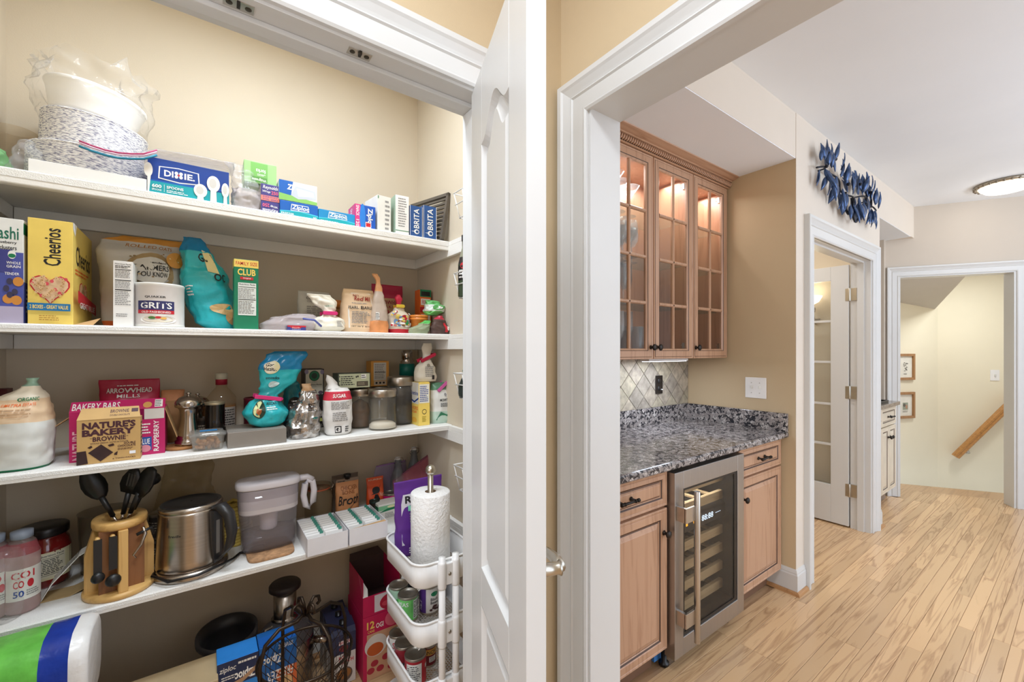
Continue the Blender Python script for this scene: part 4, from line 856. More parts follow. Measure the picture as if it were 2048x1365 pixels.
# slotted dark tray leaning at the right end
RG = col('#5d554c', .45); t_ = empty('slotted_tray', (0, 0, 0), 'dark grey slotted tray leaning against the right pantry wall on the top shelf', 'tray')
_x = Vector((-.28, .96, 0)); _y = Vector((.16, .0, .987)); _z = _x.cross(_y).normalized(); O_ = Vector((.846, 1.688, z1))
mt = Matrix(((_x.x, _y.x, _z.x, O_.x), (_x.y, _y.y, _z.y, O_.y), (_x.z, _y.z, _z.z, O_.z), (0, 0, 0, 1))); sh = Matrix.Identity(4)
b = B(); LW, LH = .26, .225
b.box((0, 0, 0), (.012, LH, .016), RG).box((LW-.014, 0, 0), (LW, LH, .016), RG).box((0, 0, 0), (LW, .012, .016), RG).box((0, LH-.014, 0), (LW, LH, .016), RG); b.xf(mt @ sh).build('rim', t_)
for k in range(10):
    y = .02+k*.0195; B().box((.012, y, .003), (LW-.014, y+.009, .010), RG).xf(mt @ sh).build('slat', t_)
# ---------------------------------------------------------------- wire racks on the right wall
WIRE = M('#f2f0ec', .4, var=.02)
for i, (py, lab) in enumerate(((388, 'white wire rack on the right pantry wall at the top shelf'), (548, 'white wire rack holding a tall sauce bottle'), (747, 'white wire rack holding a dark tied bag'), (930, 'empty white wire rack lowest on the right pantry wall'))):
    x1_ = PX1-.004; dpt = .066; Y1, Y0 = 1.60, 1.18; X_, t = onX(907, x1_-dpt)[0], onX(907, x1_-dpt)[1]; Y1 = X_; zt_ = zat(py, t)
    t_ = empty('wire_rack', (0, 0, 0), lab, 'rack', 0, 'wire racks on the right pantry wall'); r = .0025; hh = .10
    for nm, pts in (('top_wire', [(x1_-dpt, Y1, zt_), (x1_-dpt, Y0, zt_), (x1_-.002, Y0, zt_), (x1_-.002, Y1, zt_), (x1_-dpt, Y1, zt_)]), ('middle_wire', [(x1_-.059, Y1, zt_-.045), (x1_-.059, Y0, zt_-.045)]), ('bottom_wire', [(x1_-.05, Y1-.02, zt_-hh), (x1_-.05, Y0+.02, zt_-hh), (x1_-.004, Y0+.02, zt_-hh), (x1_-.004, Y1-.02, zt_-hh), (x1_-.05, Y1-.02, zt_-hh)])):
        B().tube(pts, r, WIRE, 6).build(nm, t_)
    for k in range(6):
        y = Y1-.004-(Y1-Y0-.01)*k/5; B().tube([(x1_-dpt, y, zt_), (x1_-.05, y+(.0-.02 if k == 0 else .02 if k == 5 else 0), zt_-hh), (x1_-.004, y, zt_-hh), (x1_-.004, y, zt_)], r*.8, WIRE, 6).build('cross_wire', t_)
    if i == 1:
        o = B().lathe([(.026, 0), (.028, .004), (.028, .13), (.022, .16), (.012, .20), (.012, .225), (.014, .226), (.014, .25), (.002, .252)], [col('#3b4a36', .2)]*2+[col('#2b2624', .3)]+[col('#8f8f7a', .15)]*2+[col('#6b6a58', .15)]+[BLK]*2, seg=20).build('sauce_bottle', None, (x1_-.031, Y1-.032, zt_-hh+.004)); tag(o, 'tall sauce bottle with black cap in the second wire rack', 'bottle')
        decals(o, cylface(.0282, .13, -2.0, .6), [('r', .1, .5, .9, .95, BLK), ('e', .5, .95, .2, .1, RED), ('l', .2, .55, .8, .85, 3, WHT)], div=8)
    if i == 2:
        g = Bag(.055, .06, .11, SACK, 2.2, .006, 40, 3, 20, 14); o = g.mesh([(.72, col('#2c3530', .3)), (1, col('#1f7a5c', .4))]).build('tied_bag', None, (x1_-.031, Y1-.036, zt_-hh+.004)); tag(o, 'small dark bag tied in green in the third wire rack', 'bag')
# ---------------------------------------------------------------- second shelf
def oring(cx, cy, ru, rv, m): return [('p', [(cx+ru*math.cos(a)*k, cy+rv*math.sin(a)*k) for a, k in ((i*pi/4, 1) for i in range(8))], m), ('e', cx, cy, ru*.4, rv*.4, col('#a5744a'))]
def heart(cu, cv, s, su, m):
    P = []
    for i in range(26):
        a = 2*pi*i/26; P.append((cu+su*s*(16*math.sin(a)**3)/17, cv+s*(13*math.cos(a)-5*math.cos(2*a)-2*math.cos(3*a)-math.cos(4*a))/17))
    return ('p', P, m)
CER = [col('#dcb27e'), col('#e3bf90')]; rc = random.Random(2)
def cheer(cu, cv, s, su, n):
    out = [heart(cu, cv, s*1.0, su, RED), heart(cu, cv, s*.91, su, col('#e7c59c'))]
    while n:
        u, v = rc.uniform(-.8, .8), rc.uniform(-.75, .62)
        if abs(u) > .92-max(0, -v)*.95: continue
        n -= 1
        if rc.random() < .14: out.append(('e', cu+u*s*su, cv+v*s, .09*su*s, .10*s, col('#d9505a')))
        else: out += [('e', cu+u*s*su, cv+v*s, .075*su*s, .075*s, rc.choice(CER)), ('e', cu+u*s*su, cv+v*s, .026*su*s, .026*s, col('#a06c3f'))]
    return out
BT = col('#1670a5')
cF = [('t', 'Cheerios', .34, .56, .73, .92, INK, 90, .015)]+cheer(.49, .345, .165, 2.9, 60)+[('r', .03, .125, .97, .195, BT), ('t', '2 BOXES - GREAT VALUE', .08, .142, .92, .178, YEL1, 0, .02), ('l', .28, .03, .72, .085, 3, col('#b98a3a'))]
cR = [('t', 'Cheerios', .14, .60, .86, .80, INK, 0, .015), ('p', [(.0, 1), (.18, 1), (.1, .88), (0, .94)], WHT), ('l', .1, .5, .8, .57, 2, ORG)]+cheer(.5, .34, .16, 1.35, 40)+[('p', [(0, .22), (1, .14), (1, .26), (0, .34)], RED), ('t', 'GREAT VALUE', .1, .17, .9, .23, WHT)]
carton('cereal_box', 'tall yellow cereal box with a red heart of oat rings', 'box', 55, 146, 1.69, z2, 434, .25, YEL1, {'F': cF, 'R': cR})
kF = [('r', 0, 0, 1, .68, col('#4b54a3')), ('t', 'Kashi', .0, .80, .86, .92, col('#1f6e58'), 0, .012), ('t', 'blueberry', .2, .75, .8, .785, INK), ('t', 'clusters', .3, .70, .8, .74, INK), ('r', .1, .48, .68, .70, col('#3c3f86')), ('e', .66, .655, .12, .04, WHT), ('e', .66, .645, .11, .02, GRN), ('t', 'WHOLE', .5, .565, .92, .59, WHT), ('t', 'GRAIN', .5, .53, .92, .555, WHT), ('t', 'TENDER', .45, .46, .88, .485, WHT), ('r', 0, 0, 1, .16, col('#b5abc4')), ('p', [(0, .16), (1, .16), (1, .21), (.5, .2)], col('#4b54a3'))]
kF += [('e', a, c, .16, .045, col('#d08a3c')) for a, c in ((.85, .40), (.8, .22), (.55, .23))]+[('e', a, c, .09, .03, col('#3a3550')) for a, c in ((.6, .40), (.5, .33), (.75, .3), (.6, .27))]
carton('cereal_box', 'white and violet cereal box at the left end of the second shelf', 'box', -22, 47, 1.69, z2, 432, .19, col('#ecebe6'), {'F': kF, 'R': [('r', 0, .86, 1, .97, GRN), ('r', 0, 0, 1, .4, col('#4b54a3')), ('l', .1, .1, .9, .35, 6, WHT)]})
x, t = onY(178, 1.70); o = B().add([(0, 0, 0), (.04, -.01, 0), (.05, .03, .022), (.01, .05, .006), (0, 0, .001), (.04, -.01, .001), (.05, .03, .023), (.01, .05, .007)], [(0, 3, 2, 1), (4, 5, 6, 7), (0, 1, 5, 4), (1, 2, 6, 5), (2, 3, 7, 6), (3, 0, 4, 7)], KRAFT).build('torn_flap', None, (x-.03, 1.70, z2)); tag(o, 'torn tan cardboard flap lying beside the yellow cereal box', 'card')
GP = col('#c9c4bd', .35); bag('oat_bag', 'grey stand-up bag of oats with an orange top strip, behind the grits tub', 'bag', 200, 362, 1.87, z2, 474, .10, [(0, .95, .8, .03, 0), (.08, 1, 1, .02, 0), (.5, 1, .95, 0, 0), (.8, 1.05, .5, -.02, 0), (.93, 1, .15, 0, .1), (1, .8, .06, .15, .15)], [(.06, ORG), (.94, GP), (1, col('#d8943a'))], [('e', .62, .56, .26, .26, col('#a98e62'))]+[('e', .42+.42*rc.random(), .34+.46*rc.random(), .012, .008, rc.choice((col('#8a6f45'), col('#c9b083')))) for _ in range(70)]+[('e', .6, .60, .17, .15, GP), ('t', 'independent', .47, .67, .73, .70, INK), ('t', 'FARMERS', .46, .60, .76, .66, INK), ('t', 'YOU KNOW', .47, .53, .75, .585, INK), ('e', .86, .74, .13, .09, col('#c98a35')), ('l', .77, .71, .94, .77, 2, col('#ecd9a8')), ('t', 'ROLLED OATS', .4, .84, .8, .88, col('#a86a20'))], cr=.006)
NF = [('t', 'Nutrition Facts', .1, .945, .9, .965, INK), ('l', .1, .89, .9, .935, 2, INK), ('r', .1, .865, .9, .875, INK), ('l', .1, .74, .9, .86, 5, GREYINK), ('r', .1, .70, .9, .712, INK), ('l', .1, .58, .9, .69, 5, GREYINK), ('r', .1, .55, .9, .565, INK), ('l', .1, .32, .9, .54, 8, GREYINK), ('l', .15, .14, .8, .2, 2, GREYINK)]
carton('cracker_box', 'narrow white box showing only a nutrition panel, left of the grits tub', 'box', 226, 266, 1.70, z2, 521, .10, col('#ece9e4'), {'F': NF})
x, t = onY(320, 1.755); r = 40/850*t*.985; hg = zat(566, dep(x, 1.70))-z2
gr_ = can('grits_canister', 'white grits canister with navy and pink label bands', 'canister', x, 1.755, z2, r, hg, col('#ded6d0'), col('#e9e5de'), [('r', .22, .36, .84, .60, col('#2f2f63')), ('t', 'GRITS', .28, .40, .80, .56, WHT, 0, .02), ('r', .22, .27, .84, .36, RED), ('t', 'OLD FASHIONED', .3, .285, .78, .335, WHT), ('t', 'QUAKER', .36, .67, .70, .73, INK, 0, .02), ('e', .58, .12, .3, .12, col('#f3efe9')), ('e', .58, .13, .24, .085, col('#e3d6c0')), ('e', .48, .16, .06, .035, col('#4f7a3a')), ('e', .58, .17, .05, .03, RED), ('e', .66, .15, .05, .03, col('#e8b45a'))], a0=-1.25, a1=1.25, yaw=-.2)
CT = M('#2ab5be', .27, var=.12, vs=14, bump=.35, bs=28); CTD = M('#0d7fb0', .27, var=.12, vs=14, bump=.35, bs=28)
bag('chip_bag', 'turquoise chip bag leaning left between grits tub and green cracker box', 'bag', 366, 468, 1.83, z2, 480, .12, [(0, .6, .7, .26, 0), (.08, .82, 1, .16, 0), (.3, 1.0, 1, .04, 0), (.55, .95, .95, -.08, 0), (.8, .62, .55, -.22, 0), (.95, .42, .2, -.3, 0), (1, .36, .1, -.34, 0)], [(.85, CT), (1, CTD)], [('p', [(.55, .62), (.75, .60), (.85, .82), (.62, .86)], col('#e9dca0')), ('t', 'Good', .5, .72, .82, .82, INK, -60 if False else 0, .015), ('t', 'OC', .62, .52, .9, .60, INK, 0, .015), ('e', .66, .22, .2, .06, col('#d9b27a')), ('e', .80, .12, .16, .07, col('#c99a66')), ('l', .1, .34, .3, .46, 4, WHT)], cr=.010, cs=26)
clF = [('r', 0, .885, 1, .995, YEL1), ('t', 'FAMILY SIZE', .07, .915, .95, .965, RED, 0, .01), ('t', 'CLUB', .14, .77, .88, .865, YEL1, 0, .03), ('r', .25, .71, .78, .75, RED), ('t', 'Original', .36, .718, .68, .742, WHT), ('r', .16, .2, .9, .665, col('#e4e8e2'))]+[(k[0],)+((.16+.74*(k[1]-.1)/.8 if k[0] != 't' else k[1]),)+k[2:] for k in []]+[('t', 'Nutrition Facts', .2, .63, .86, .655, INK), ('r', .18, .60, .88, .608, INK), ('l', .18, .44, .88, .59, 7, GREYINK), ('r', .18, .42, .88, .43, INK), ('l', .18, .22, .88, .41, 9, GREYINK)]
carton('cracker_box', 'tall green cracker box with yellow top band', 'box', 468, 517, 1.70, z2, 517, .07, col('#0d7a55'), {'F': clF, 'R': [('r', 0, .89, 1, 1, YEL1), ('e', .5, .5, .4, .2, col('#d9a85a'))], 'L': [('r', 0, .89, 1, 1, YEL1)]})
bag('zip_bag', 'clear zip bag of round rice cakes lying by the green cracker box', 'bag', 520, 640, 1.77, z2, 628, .10, [(0, .85, .8, -.05, 0), (.3, 1, 1, 0, 0), (.7, .8, .9, .06, 0), (1, .35, .4, .2, 0)], [(1, clear('#efe3e4', .42, .1, .5, 40))], cr=.008)
o = zb2 = B(); x, t = onY(612, 1.70); zb2.tube([(x-.01, 1.70, zat(638, t)), (x+.03, 1.705, zat(640, t)), (x+.055, 1.71, zat(652, t))], .004, col('#5a63a8'), 6); o = zb2.build('zip_seal'); o.parent = bpy.data.objects['zip_bag.001']; o.matrix_parent_inverse = Matrix.Translation(-bpy.data.objects['zip_bag.001'].location)
carton('seasoning_box', 'small navy box with a crimson top, beside the rice cake bag', 'box', 575, 612, 1.705, z2, 651, .05, col('#3a3f86'), {'F': [('r', 0, .7, 1, 1, RED), ('e', .45, .62, .3, .2, RED), ('t', 'Ricola', .25, .55, .65, .68, WHT), ('t', 'HERBS', .25, .22, .7, .34, WHT)]})
bag('foil_pouch', 'flat silver-grey pouch standing behind the clipped white bag', 'bag', 594, 664, 1.90, z2, 584, .05, [(0, .98, .8, 0, 0), (.1, 1, 1, 0, 0), (.5, .98, .9, 0, 0), (.92, .9, .15, -.02, 0), (1, .88, .08, -.03, 0)], [(1, col('#b9b5ab', .35))], [('t', 'Coconut', .3, .8, .7, .86, INK), ('t', 'Organic', .32, .72, .72, .77, GREYINK), ('l', .3, .2, .85, .65, 9, GREYINK)], cr=.003)
bag('tied_bag', 'crumpled off-white bag squeezed by a pink clip on the second shelf', 'bag', 624, 688, 1.75, z2, 591, .09, [(0, .7, .8, 0, 0), (.1, 1, 1, 0, 0), (.32, .95, .9, 0, 0), (.45, .45, .5, 0, 0), (.5, .3, .4, 0, 0), (.58, .4, .35, 0, 0), (.8, .75, .3, -.12, 0), (1, .7, .15, -.3, 0)], [(1, col('#e9e2d0', .4, .04))], [('l', .62, .12, .82, .3, 5, GREYINK), ('t', 'HARVEST', .4, .66, .7, .7, GT)], cr=.010, cs=34, clip=(.5, col('#e0307c'), .05, 0))
x, t = onY(673, 1.98); o = B().lathe([(.036, 0), (.038, .005), (.038, .105), (.034, .115), (.040, .116), (.041, .145), (.036, .148), (.002, .148)], [col('#b07a44', .2)]*3+[col('#e08a3c', .4)]*4, seg=24).build('nut_butter_jar', None, (x, 1.98, z2)); tag(o, 'nut butter jar with an orange lid behind the pearl barley bag', 'jar')
pb = [('p', [(.22, .1), (.80, .1), (.82, .5), (.76, .9), (.28, .9), (.18, .5)], col('#efe9df')), ('t', "Bob's", .33, .82, .47, .87, col('#8f2a20')), ('t', 'Red Mill', .36, .72, .74, .82, col('#a03024'), 0, .02, .25), ('l', .3, .65, .7, .68, 1, GREYINK), ('t', 'PEARL BARLEY', .2, .53, .82, .60, INK, 0, .01), ('l', .3, .2, .7, .48, 8, GREYINK), ('t', 'NET WT 30 OZ', .3, .12, .72, .15, INK)]
bag('barley_bag', 'peach-edged bag of pearl barley on the second shelf', 'bag', 680, 752, 1.79, z2, 580, .08, [(0, .95, .8, 0, 0), (.1, 1, 1, 0, 0), (.5, .98, 1, 0, 0), (.85, .9, .7, 0, 0), (.97, .85, .3, 0, 0), (1, .82, .2, 0, 0)], [(1, col('#e8c9a4', .5))], pb, cr=.003)
bag('wheat_bag', 'kraft bag of wheat with a crimson top, behind the cone-shaped bag', 'bag', 744, 806, 1.95, z2, 570, .07, POUCH, [(.72, col('#b58d68', .6)), (1, col('#a8123e'))], [('t', 'ARROWHEAD', .2, .60, .8, .68, col('#8f2233'), 0, .02), ('t', 'MILLS', .3, .53, .6, .57, col('#8f2233')), ('t', 'WHEAT', .3, .40, .8, .48, col('#a3202c'), 0, .02), ('l', .3, .15, .8, .36, 6, col('#7a5a40'))], cr=.004)
bag('cone_bag', 'tall cone-shaped clear bag of orange lentils with a twisted top', 'bag', 740, 776, 1.745, z2, 549, .06, [(0, .98, .9, 0, 0), (.1, 1, 1, 0, 0), (.25, .9, .95, 0, 0), (.5, .68, .75, .0, 0), (.75, .38, .4, -.02, 0), (.88, .22, .22, -.05, 0), (1, .3, .12, -.22, 0)], [(.2, col('#e0935a', .5, .2)), (.7, clear('#ead9c8', .55, .15, .4, 40)), (1, col('#d99c6a', .4, .2))], [('r', .22, .22, .42, .34, LBL), ('l', .22, .23, .42, .33, 4, INK)], cr=.004, cs=30)
rk = random.Random(8)
bag('candy_bag', 'colourful printed bag closed with a yellow clip', 'bag', 776, 818, 1.78, z2, 590, .07, [(0, .95, .9, 0, 0), (.1, 1, 1, 0, 0), (.45, .98, .95, 0, 0), (.62, .5, .5, 0, 0), (.72, .22, .25, 0, 0), (.8, .24, .25, 0, 0), (.9, .34, .3, 0, 0), (1, .12, .12, 0, 0)], [(.12, RED), (.65, col('#e3d5c0', .3)), (1, col('#d42a4e', .4))], [('e', .5, .36, .3, .14, col('#f0e3cf')), ('e', .38, .42, .1, .06, YEL1), ('e', .6, .40, .12, .07, RED), ('e', .5, .3, .14, .05, col('#b5523a')), ('e', .28, .3, .08, .06, col('#6a8fb8')), ('e', .7, .28, .09, .06, col('#2f9a5a')), ('r', .1, .17, .9, .2, WHT)]+[('e', rk.uniform(.1, .9), rk.uniform(.18, .55), .05, .025, rk.choice((YEL1, RED, col('#b5523a'), col('#6a8fb8'), WHT, col('#8a5a3a')))) for _ in range(40)], cr=.005, clip=(.70, col('#e8c640'), .035, 0))
can('spice_jar', 'small dark green jar with a crimson lid behind the candy bag', 'jar', onY(826, 1.95)[0], 1.95, z2, .026, .085, col('#1f4a33', .15), col('#a8204a'))
x, t = onY(833, 1.99); o = B().lathe([(.02, 0), (.022, .004), (.022, .10), (.014, .12), (.014, .135)], clear('#8a8272', .45, .05), seg=18).build('glass_bottle', None, (x+.012, 1.985, z2)); tag(o, 'small clear glass bottle at the back corner of the second shelf', 'bottle')
carton('pasta_box', 'upright orange box with a green open top in the right corner of the second shelf', 'box', 840, 862, 1.86, z2, 579, .06, ORG, {'F': [('r', 0, .84, 1, 1, GRN), ('r', .1, .86, .9, .96, BLK), ('r', .08, .66, .92, .8, WHT), ('t', 'RICE', .2, .68, .8, .78, RED), ('r', 0, .5, 1, .62, RED), ('r', .1, .05, .9, .46, LBL)]})
x, t = onY(841, 1.76); o = B().lathe([(.032, 0), (.034, .004), (.038, .06), (.041, .062), (.041, .072), (.038, .073), (.042, .074), (.042, .083), (.036, .085), (.002, .085)], col('#e68a38', .4), seg=26).build('plastic_tub', None, (x, 1.78, z2)); tag(o, 'orange plastic tub with a ridged lid on the second shelf', 'tub')
GB = clear('#b9dfc2', .55, .12, .4, 40)
bag('snack_bag', 'pale green and white bag lying on top of the orange tub', 'bag', 850, 892, 1.765, z2+.087, 0, .07, [(0, .5, .7, -.2, 0), (.3, .9, 1, -.05, 0), (.6, 1, .9, .02, 0), (.85, .7, .6, -.12, 0), (1, .35, .25, -.3, 0)], [(.25, col('#6fc46a', .35)), (.7, col('#dfe8e0', .35)), (1, col('#74c878', .35))], [('e', .5, .5, .22, .2, col('#5fae5f')), ('e', .5, .5, .12, .1, WHT)], h=.066, cr=.010, cs=34)
bag('herb_bag', 'small clear bag of herbs with a green tie lying at the shelf edge', 'bag', 819, 858, 1.712, z2, 641, .045, [(0, .9, .9, -.05, 0), (.35, 1, 1, .0, 0), (.7, .55, .7, .25, 0), (1, .3, .3, .42, 0)], [(.75, clear('#b5c2a0', .6, .1, .4, 60)), (1, col('#5fc062', .4))], cr=.006, cs=50)
bag('bean_bag', 'small clear bag of dark beans with a crimson label in the right corner', 'bag', 860, 896, 1.715, z2, 632, .05, [(0, .95, .9, 0, 0), (.3, 1, 1, 0, 0), (.7, .7, .7, 0, 0), (1, .2, .25, .05, 0)], [(.8, clear('#5f4a44', .8, .1, .4, 60)), (1, col('#b8243e', .4))], [('r', .62, .1, .8, .6, RED), ('e', .85, .3, .1, .12, LBL)], cr=.005, cs=44)
bag('tea_bag_pouch', 'slim white pouch with a crimson stripe standing in the back right corner', 'bag', 872, 893, 1.90, z2, 595, .03, POUCH, [(1, col('#d9d2cc'))], [('r', .5, .3, .75, .98, col('#a8203a'))], cr=.003)
# ---------------------------------------------------------------- third shelf
SB = col('#d9d9d2', .3, .05)
bag('rice_bag', 'big white and peach rice bag twisted shut, at the left end of the third shelf', 'bag', -30, 110, 1.765, z3, 757, .135, [(0, .84, .85, 0, 0), (.06, .95, 1, 0, 0), (.4, 1, 1, 0, 0), (.62, .98, .95, -.02, 0), (.78, .72, .7, .03, 0), (.90, .26, .3, .14, 0), (.95, .12, .14, .18, 0), (1, .2, .12, .19, 0)], [(.028, GRN), (.52, SB), (.78, col('#e6c8a4', .35)), (.9, col('#e8dcc6', .35)), (1, col('#8fae98', .35))], [('t', 'SUMATRA ESTATE', .3, .70, .78, .73, ORG, 0, .01), ('t', 'ORGANIC', .5, .75, .85, .79, GRN, 0, .02), ('l', .3, .58, .75, .68, 4, col('#c9a27a'))], cr=.008, cs=22)
carton('spice_box', 'small burgundy box half hidden behind the big rice bag', 'box', -30, 14, 1.93, z3, 780, .05, col('#5a1620'), {})
ct = empty('bar_carton', (0, 0, 0), 'open magenta carton of snack bars behind the brown brownie box', 'box'); MGI = col('#8a8078', .7)
xa, t = onY(138, 1.745); xb, _ = onY(330, 1.745); za = z3; zc = zat(816, onY(330, 1.745)[1]); zl_ = zat(850, t); y0_, y1_ = 1.745, 1.86
b = B().box((xa, y0_, za), (xb, y0_+.002, zl_), MAG).box((xa, y0_+.002, za), (xa+.002, y1_-.002, zl_), MAG).box((xb-.002, y0_+.002, za), (xb, y1_-.002, zc), MAG).box((xa, y1_-.002, za), (xb, y1_, zc+.0), MAG).box((xa+.002, y0_+.002, za), (xb-.002, y1_-.002, za+.002), MGI)
b.build('body', ct); w_ = xb-xa; hh_ = zl_-za
decals(ct, lambda u, v, o: (xa+w_*u, y0_-o, za+hh_*v), [('t', 'NATURE', .03, .05, .14, .8, col('#f0b8c8'), 90, .02), ('t', 'RASPBERRY', .87, .08, .93, .95, WHT, 90), ('r', .70, .12, .85, .5, col('#234f9a')), ('t', 'BLUE', .72, .3, .83, .45, WHT), ('e', .78, .18, .06, .1, col('#d98a9a')), ('l', .72, .58, .84, .9, 4, WHT)])
def flap(par, pts, th, m, nm='flap'):
    P = [Vector(p) for p in pts]; n = (P[1]-P[0]).cross(P[2]-P[0]).normalized()*th
    return B().add(P+[p+n for p in P], [(0, 3, 2, 1), (4, 5, 6, 7), (0, 1, 5, 4), (1, 2, 6, 5), (2, 3, 7, 6), (3, 0, 4, 7)], m).build(nm, par)
fl = flap(ct, [(xa, y0_, zc), (xb, y0_, zc), (xb, y0_+.03, zc+.028), (xa, y0_+.03, zc+.028)], .0015, MAG)
B().box((xb-.05, y0_-.001, zl_), (xb-.002, y0_, zc), col('#d8d3cc')).build('flap', ct); B().box((xa, y0_-.0005, zl_), (xa+.03, y0_+.001, zc), MAG).build('flap', ct)
decals(fl, lambda u, v, o: (xa+w_*u, y0_-.0015+.03*v-o, zc+.028*v+o), [('t', 'BAKERY BARS', .02, .2, .5, .85, WHT), ('r', .88, .15, .97, .9, WHT), ('l', .885, .2, .965, .85, 4, INK), ('e', .80, .4, .05, .3, col('#d9a05a'))])
flap(ct, [(xa, y0_+.005, zl_+.02), (xa, y1_-.005, zl_+.02), (xa-.036, y1_-.02, zl_-.01), (xa-.036, y0_+.01, zl_-.01)], .0015, KRAFT)
flap(ct, [(xb, y0_+.005, zc), (xb, y1_-.005, zc), (xb+.03, y1_-.02, zc-.10), (xb+.03, y0_+.02, zc-.10)], .0015, KRAFT)
bro = [('t', "NATURE'S", .08, .79, .92, .95, col('#4a2630'), 0, .05), ('t', 'BAKERY', .08, .63, .9, .78, col('#4a2630'), 0, .05), ('t', 'BROWNIE', .24, .50, .76, .61, col('#4a2630'), 0, .03), ('t', 'WHOLE GRAINS, DATES & COCOA', .2, .44, .8, .475, col('#4a2630')), ('p', [(.17, .26), (.37, .46-.03), (.56, .22), (.36, .04)], col('#3a2220', .8, .3)), ('p', [(0, .30), (.14, .31), (.17, .02), (0, .0)], col('#3a2220', .8, .3)), ('p', [(.16, .38), (.22, .42), (.24, .38), (.2, .35)], col('#3a2220')), ('p', [(.47, .40), (.56, .43), (.58, .38), (.5, .36)], col('#3a2220')), ('p', [(.58, .2), (.63, .24), (.62, .15), (.57, .16)], col('#3a2220')),
       ('t', 'DOUBLE', .73, .39, .92, .44, col('#4a2630'), 0, .02), ('t', 'CHOCOLATE', .63, .33, .92, .38, col('#4a2630'), 0, .02), ('l', .63, .26, .92, .31, 2, col('#6b4a3a')), ('r', .82, .15, .92, .22, col('#eef0f4')), ('t', '6 TWIN PACKS', .55, .06, .92, .09, col('#4a2630')), ('r', .2, .575, .235, .585, col('#4a2630')), ('r', .77, .575, .80, .585, col('#4a2630'))]
BRN = col('#c9a266', .6, .05)
o, w, h = carton('brownie_box', 'tan brownie box with dark brown lettering at the front of the third shelf', 'box', 153, 281, 1.692, z3, 843, .045, BRN, {'F': bro, 'R': [('l', .1, .1, .9, .9, 9, INK)]}, flap=False)
fl = flap(o, [(0, 0, h), (w, 0, h), (w-.006, .03, h+.03), (.006, .03, h+.03)], .0015, BRN, 'top_flap')
decals(fl, lambda u, v, q: (w*u, -.001+.03*v-q, h+.03*v+q), [('t', "NATURE'S", .1, .5, .46, .8, col('#4a2630'), 0, .04), ('t', 'BAKERY', .09, .15, .46, .45, col('#4a2630'), 0, .04), ('t', 'BROWNIE', .5, .5, .8, .8, col('#4a2630'), 0, .02), ('t', 'DOUBLE CHOCOLATE', .5, .22, .82, .38, col('#4a2630')), ('r', .84, .5, .95, .82, col('#4a2630'))])
bag('flour_bag', 'stand-up flour bag with a crimson top behind the magenta carton', 'bag', 198, 320, 1.945, z3, 759, .08, [(0, .95, .8, 0, 0), (.1, 1, 1, 0, 0), (.6, 1, .9, 0, 0), (.95, 1, .12, 0, 0), (1, 1.0, .06, 0, 0)], [(.66, col('#b8a894', .5)), (1, col('#b0133a', .4))], [('p', [(.1, .68), (.5, .56), (.9, .68)], col('#b0133a', .4)), ('t', 'ARROWHEAD', .17, .80, .83, .87, LBL, 0, .02), ('t', 'MILLS', .36, .73, .62, .78, LBL, 0, .01), ('l', .35, .89, .65, .92, 1, LBL)], cr=.003)
bag('paper_bag', 'brown paper bag folded over, behind the pepper mill', 'bag', 322, 368, 1.95, z3, 780, .06, [(0, .95, .9, 0, 0), (.5, 1, 1, 0, 0), (.9, 1, .5, 0, 0), (1, 1.02, .3, 0, 0)], [(.8, col('#a5764a', .7, .1)), (1, col('#c4855a', .7))], cr=.006)
CHR = M('#b7ada4', .18, 1, var=.08)
def mill(name, label, px, Y, zz, pyt, m, cat='mill'):
    x, t = onY(px, Y); h = zat(pyt, t)-zz; r = h*.215
    pr = [(.95, 0), (.98, .03), (.98, .08), (.8, .11), (.86, .14), (.78, .18), (.7, .30), (.6, .44), (.58, .56), (.66, .66), (.78, .70), (.98, .72), (1.02, .76), (.96, .82), (.7, .89), (.3, .925), (.1, .93), (.1, .945), (.2, .96), (.18, .985), (.02, 1)]
    o = B().lathe([(a*r, c*h) for a, c in pr], m, seg=28).build(name, None, (x, Y, zz)); return tag(o, label, cat)
x, t = onY(362, 1.80)
b = B(); WK = col('#b07a48', .8, .25)
for k in range(5): b.tube([(x+(.012+k*.008)*math.cos(a*.35), 1.80+(.012+k*.008)*math.sin(a*.35), z3+.005) for a in range(18)], .0052, WK, 6, True)
o = b.build('wicker_coaster'); tag(o, 'round woven coaster under the silver pepper mill', 'coaster')
mill('pepper_mill', 'tall polished silver pepper mill on the woven coaster', 377, 1.80, z3+.011, 784, CHR)
mill('salt_mill', 'second silver mill standing behind the pepper mill', 395, 1.93, z3, 786, CHR)
can('spice_tin', 'small dark tin behind the pepper mill', 'tin', onY(404, 1.88)[0], 1.89, z3, .027, .085, col('#2f2724', .4), col('#5a5048', .4, metal=.5), [('l', .2, .3, .8, .8, 4, col('#b5a58f'))])
GLS = clear('#d9c3a4', .10, .03); x, t = onY(443, 1.95); hB = zat(747, t)-z3
o = B().lathe([(.044, 0), (.046, .006), (.047, hB*.5), (.047, hB*.62), (.03, hB*.72), (.018, hB*.78), (.017, hB*.90), (.02, hB*.91), (.02, hB), (.002, hB)], [clear('#c08a50', .35, .03)]*2+[GLS]*4+[col('#c9c4b0', .4)]*3, seg=28).build('liquor_bottle', None, (x, 1.95, z3)); tag(o, 'round-shouldered liquor bottle with a red neck band on the third shelf', 'bottle')
B().lathe([(.019, 0), (.019, .035)], col('#a8203a', .4), (0, 0, hB*.82), 22).build('neck_band', o)
decals(o, cylface(.047, hB*.5, -.2, 1.2), [('r', .2, .1, .95, .95, col('#b9aea4')), ('l', .25, .15, .9, .9, 10, INK)], div=8)
x, t = onY(430, 1.83); hB = zat(806, dep(x, 1.80))-z3
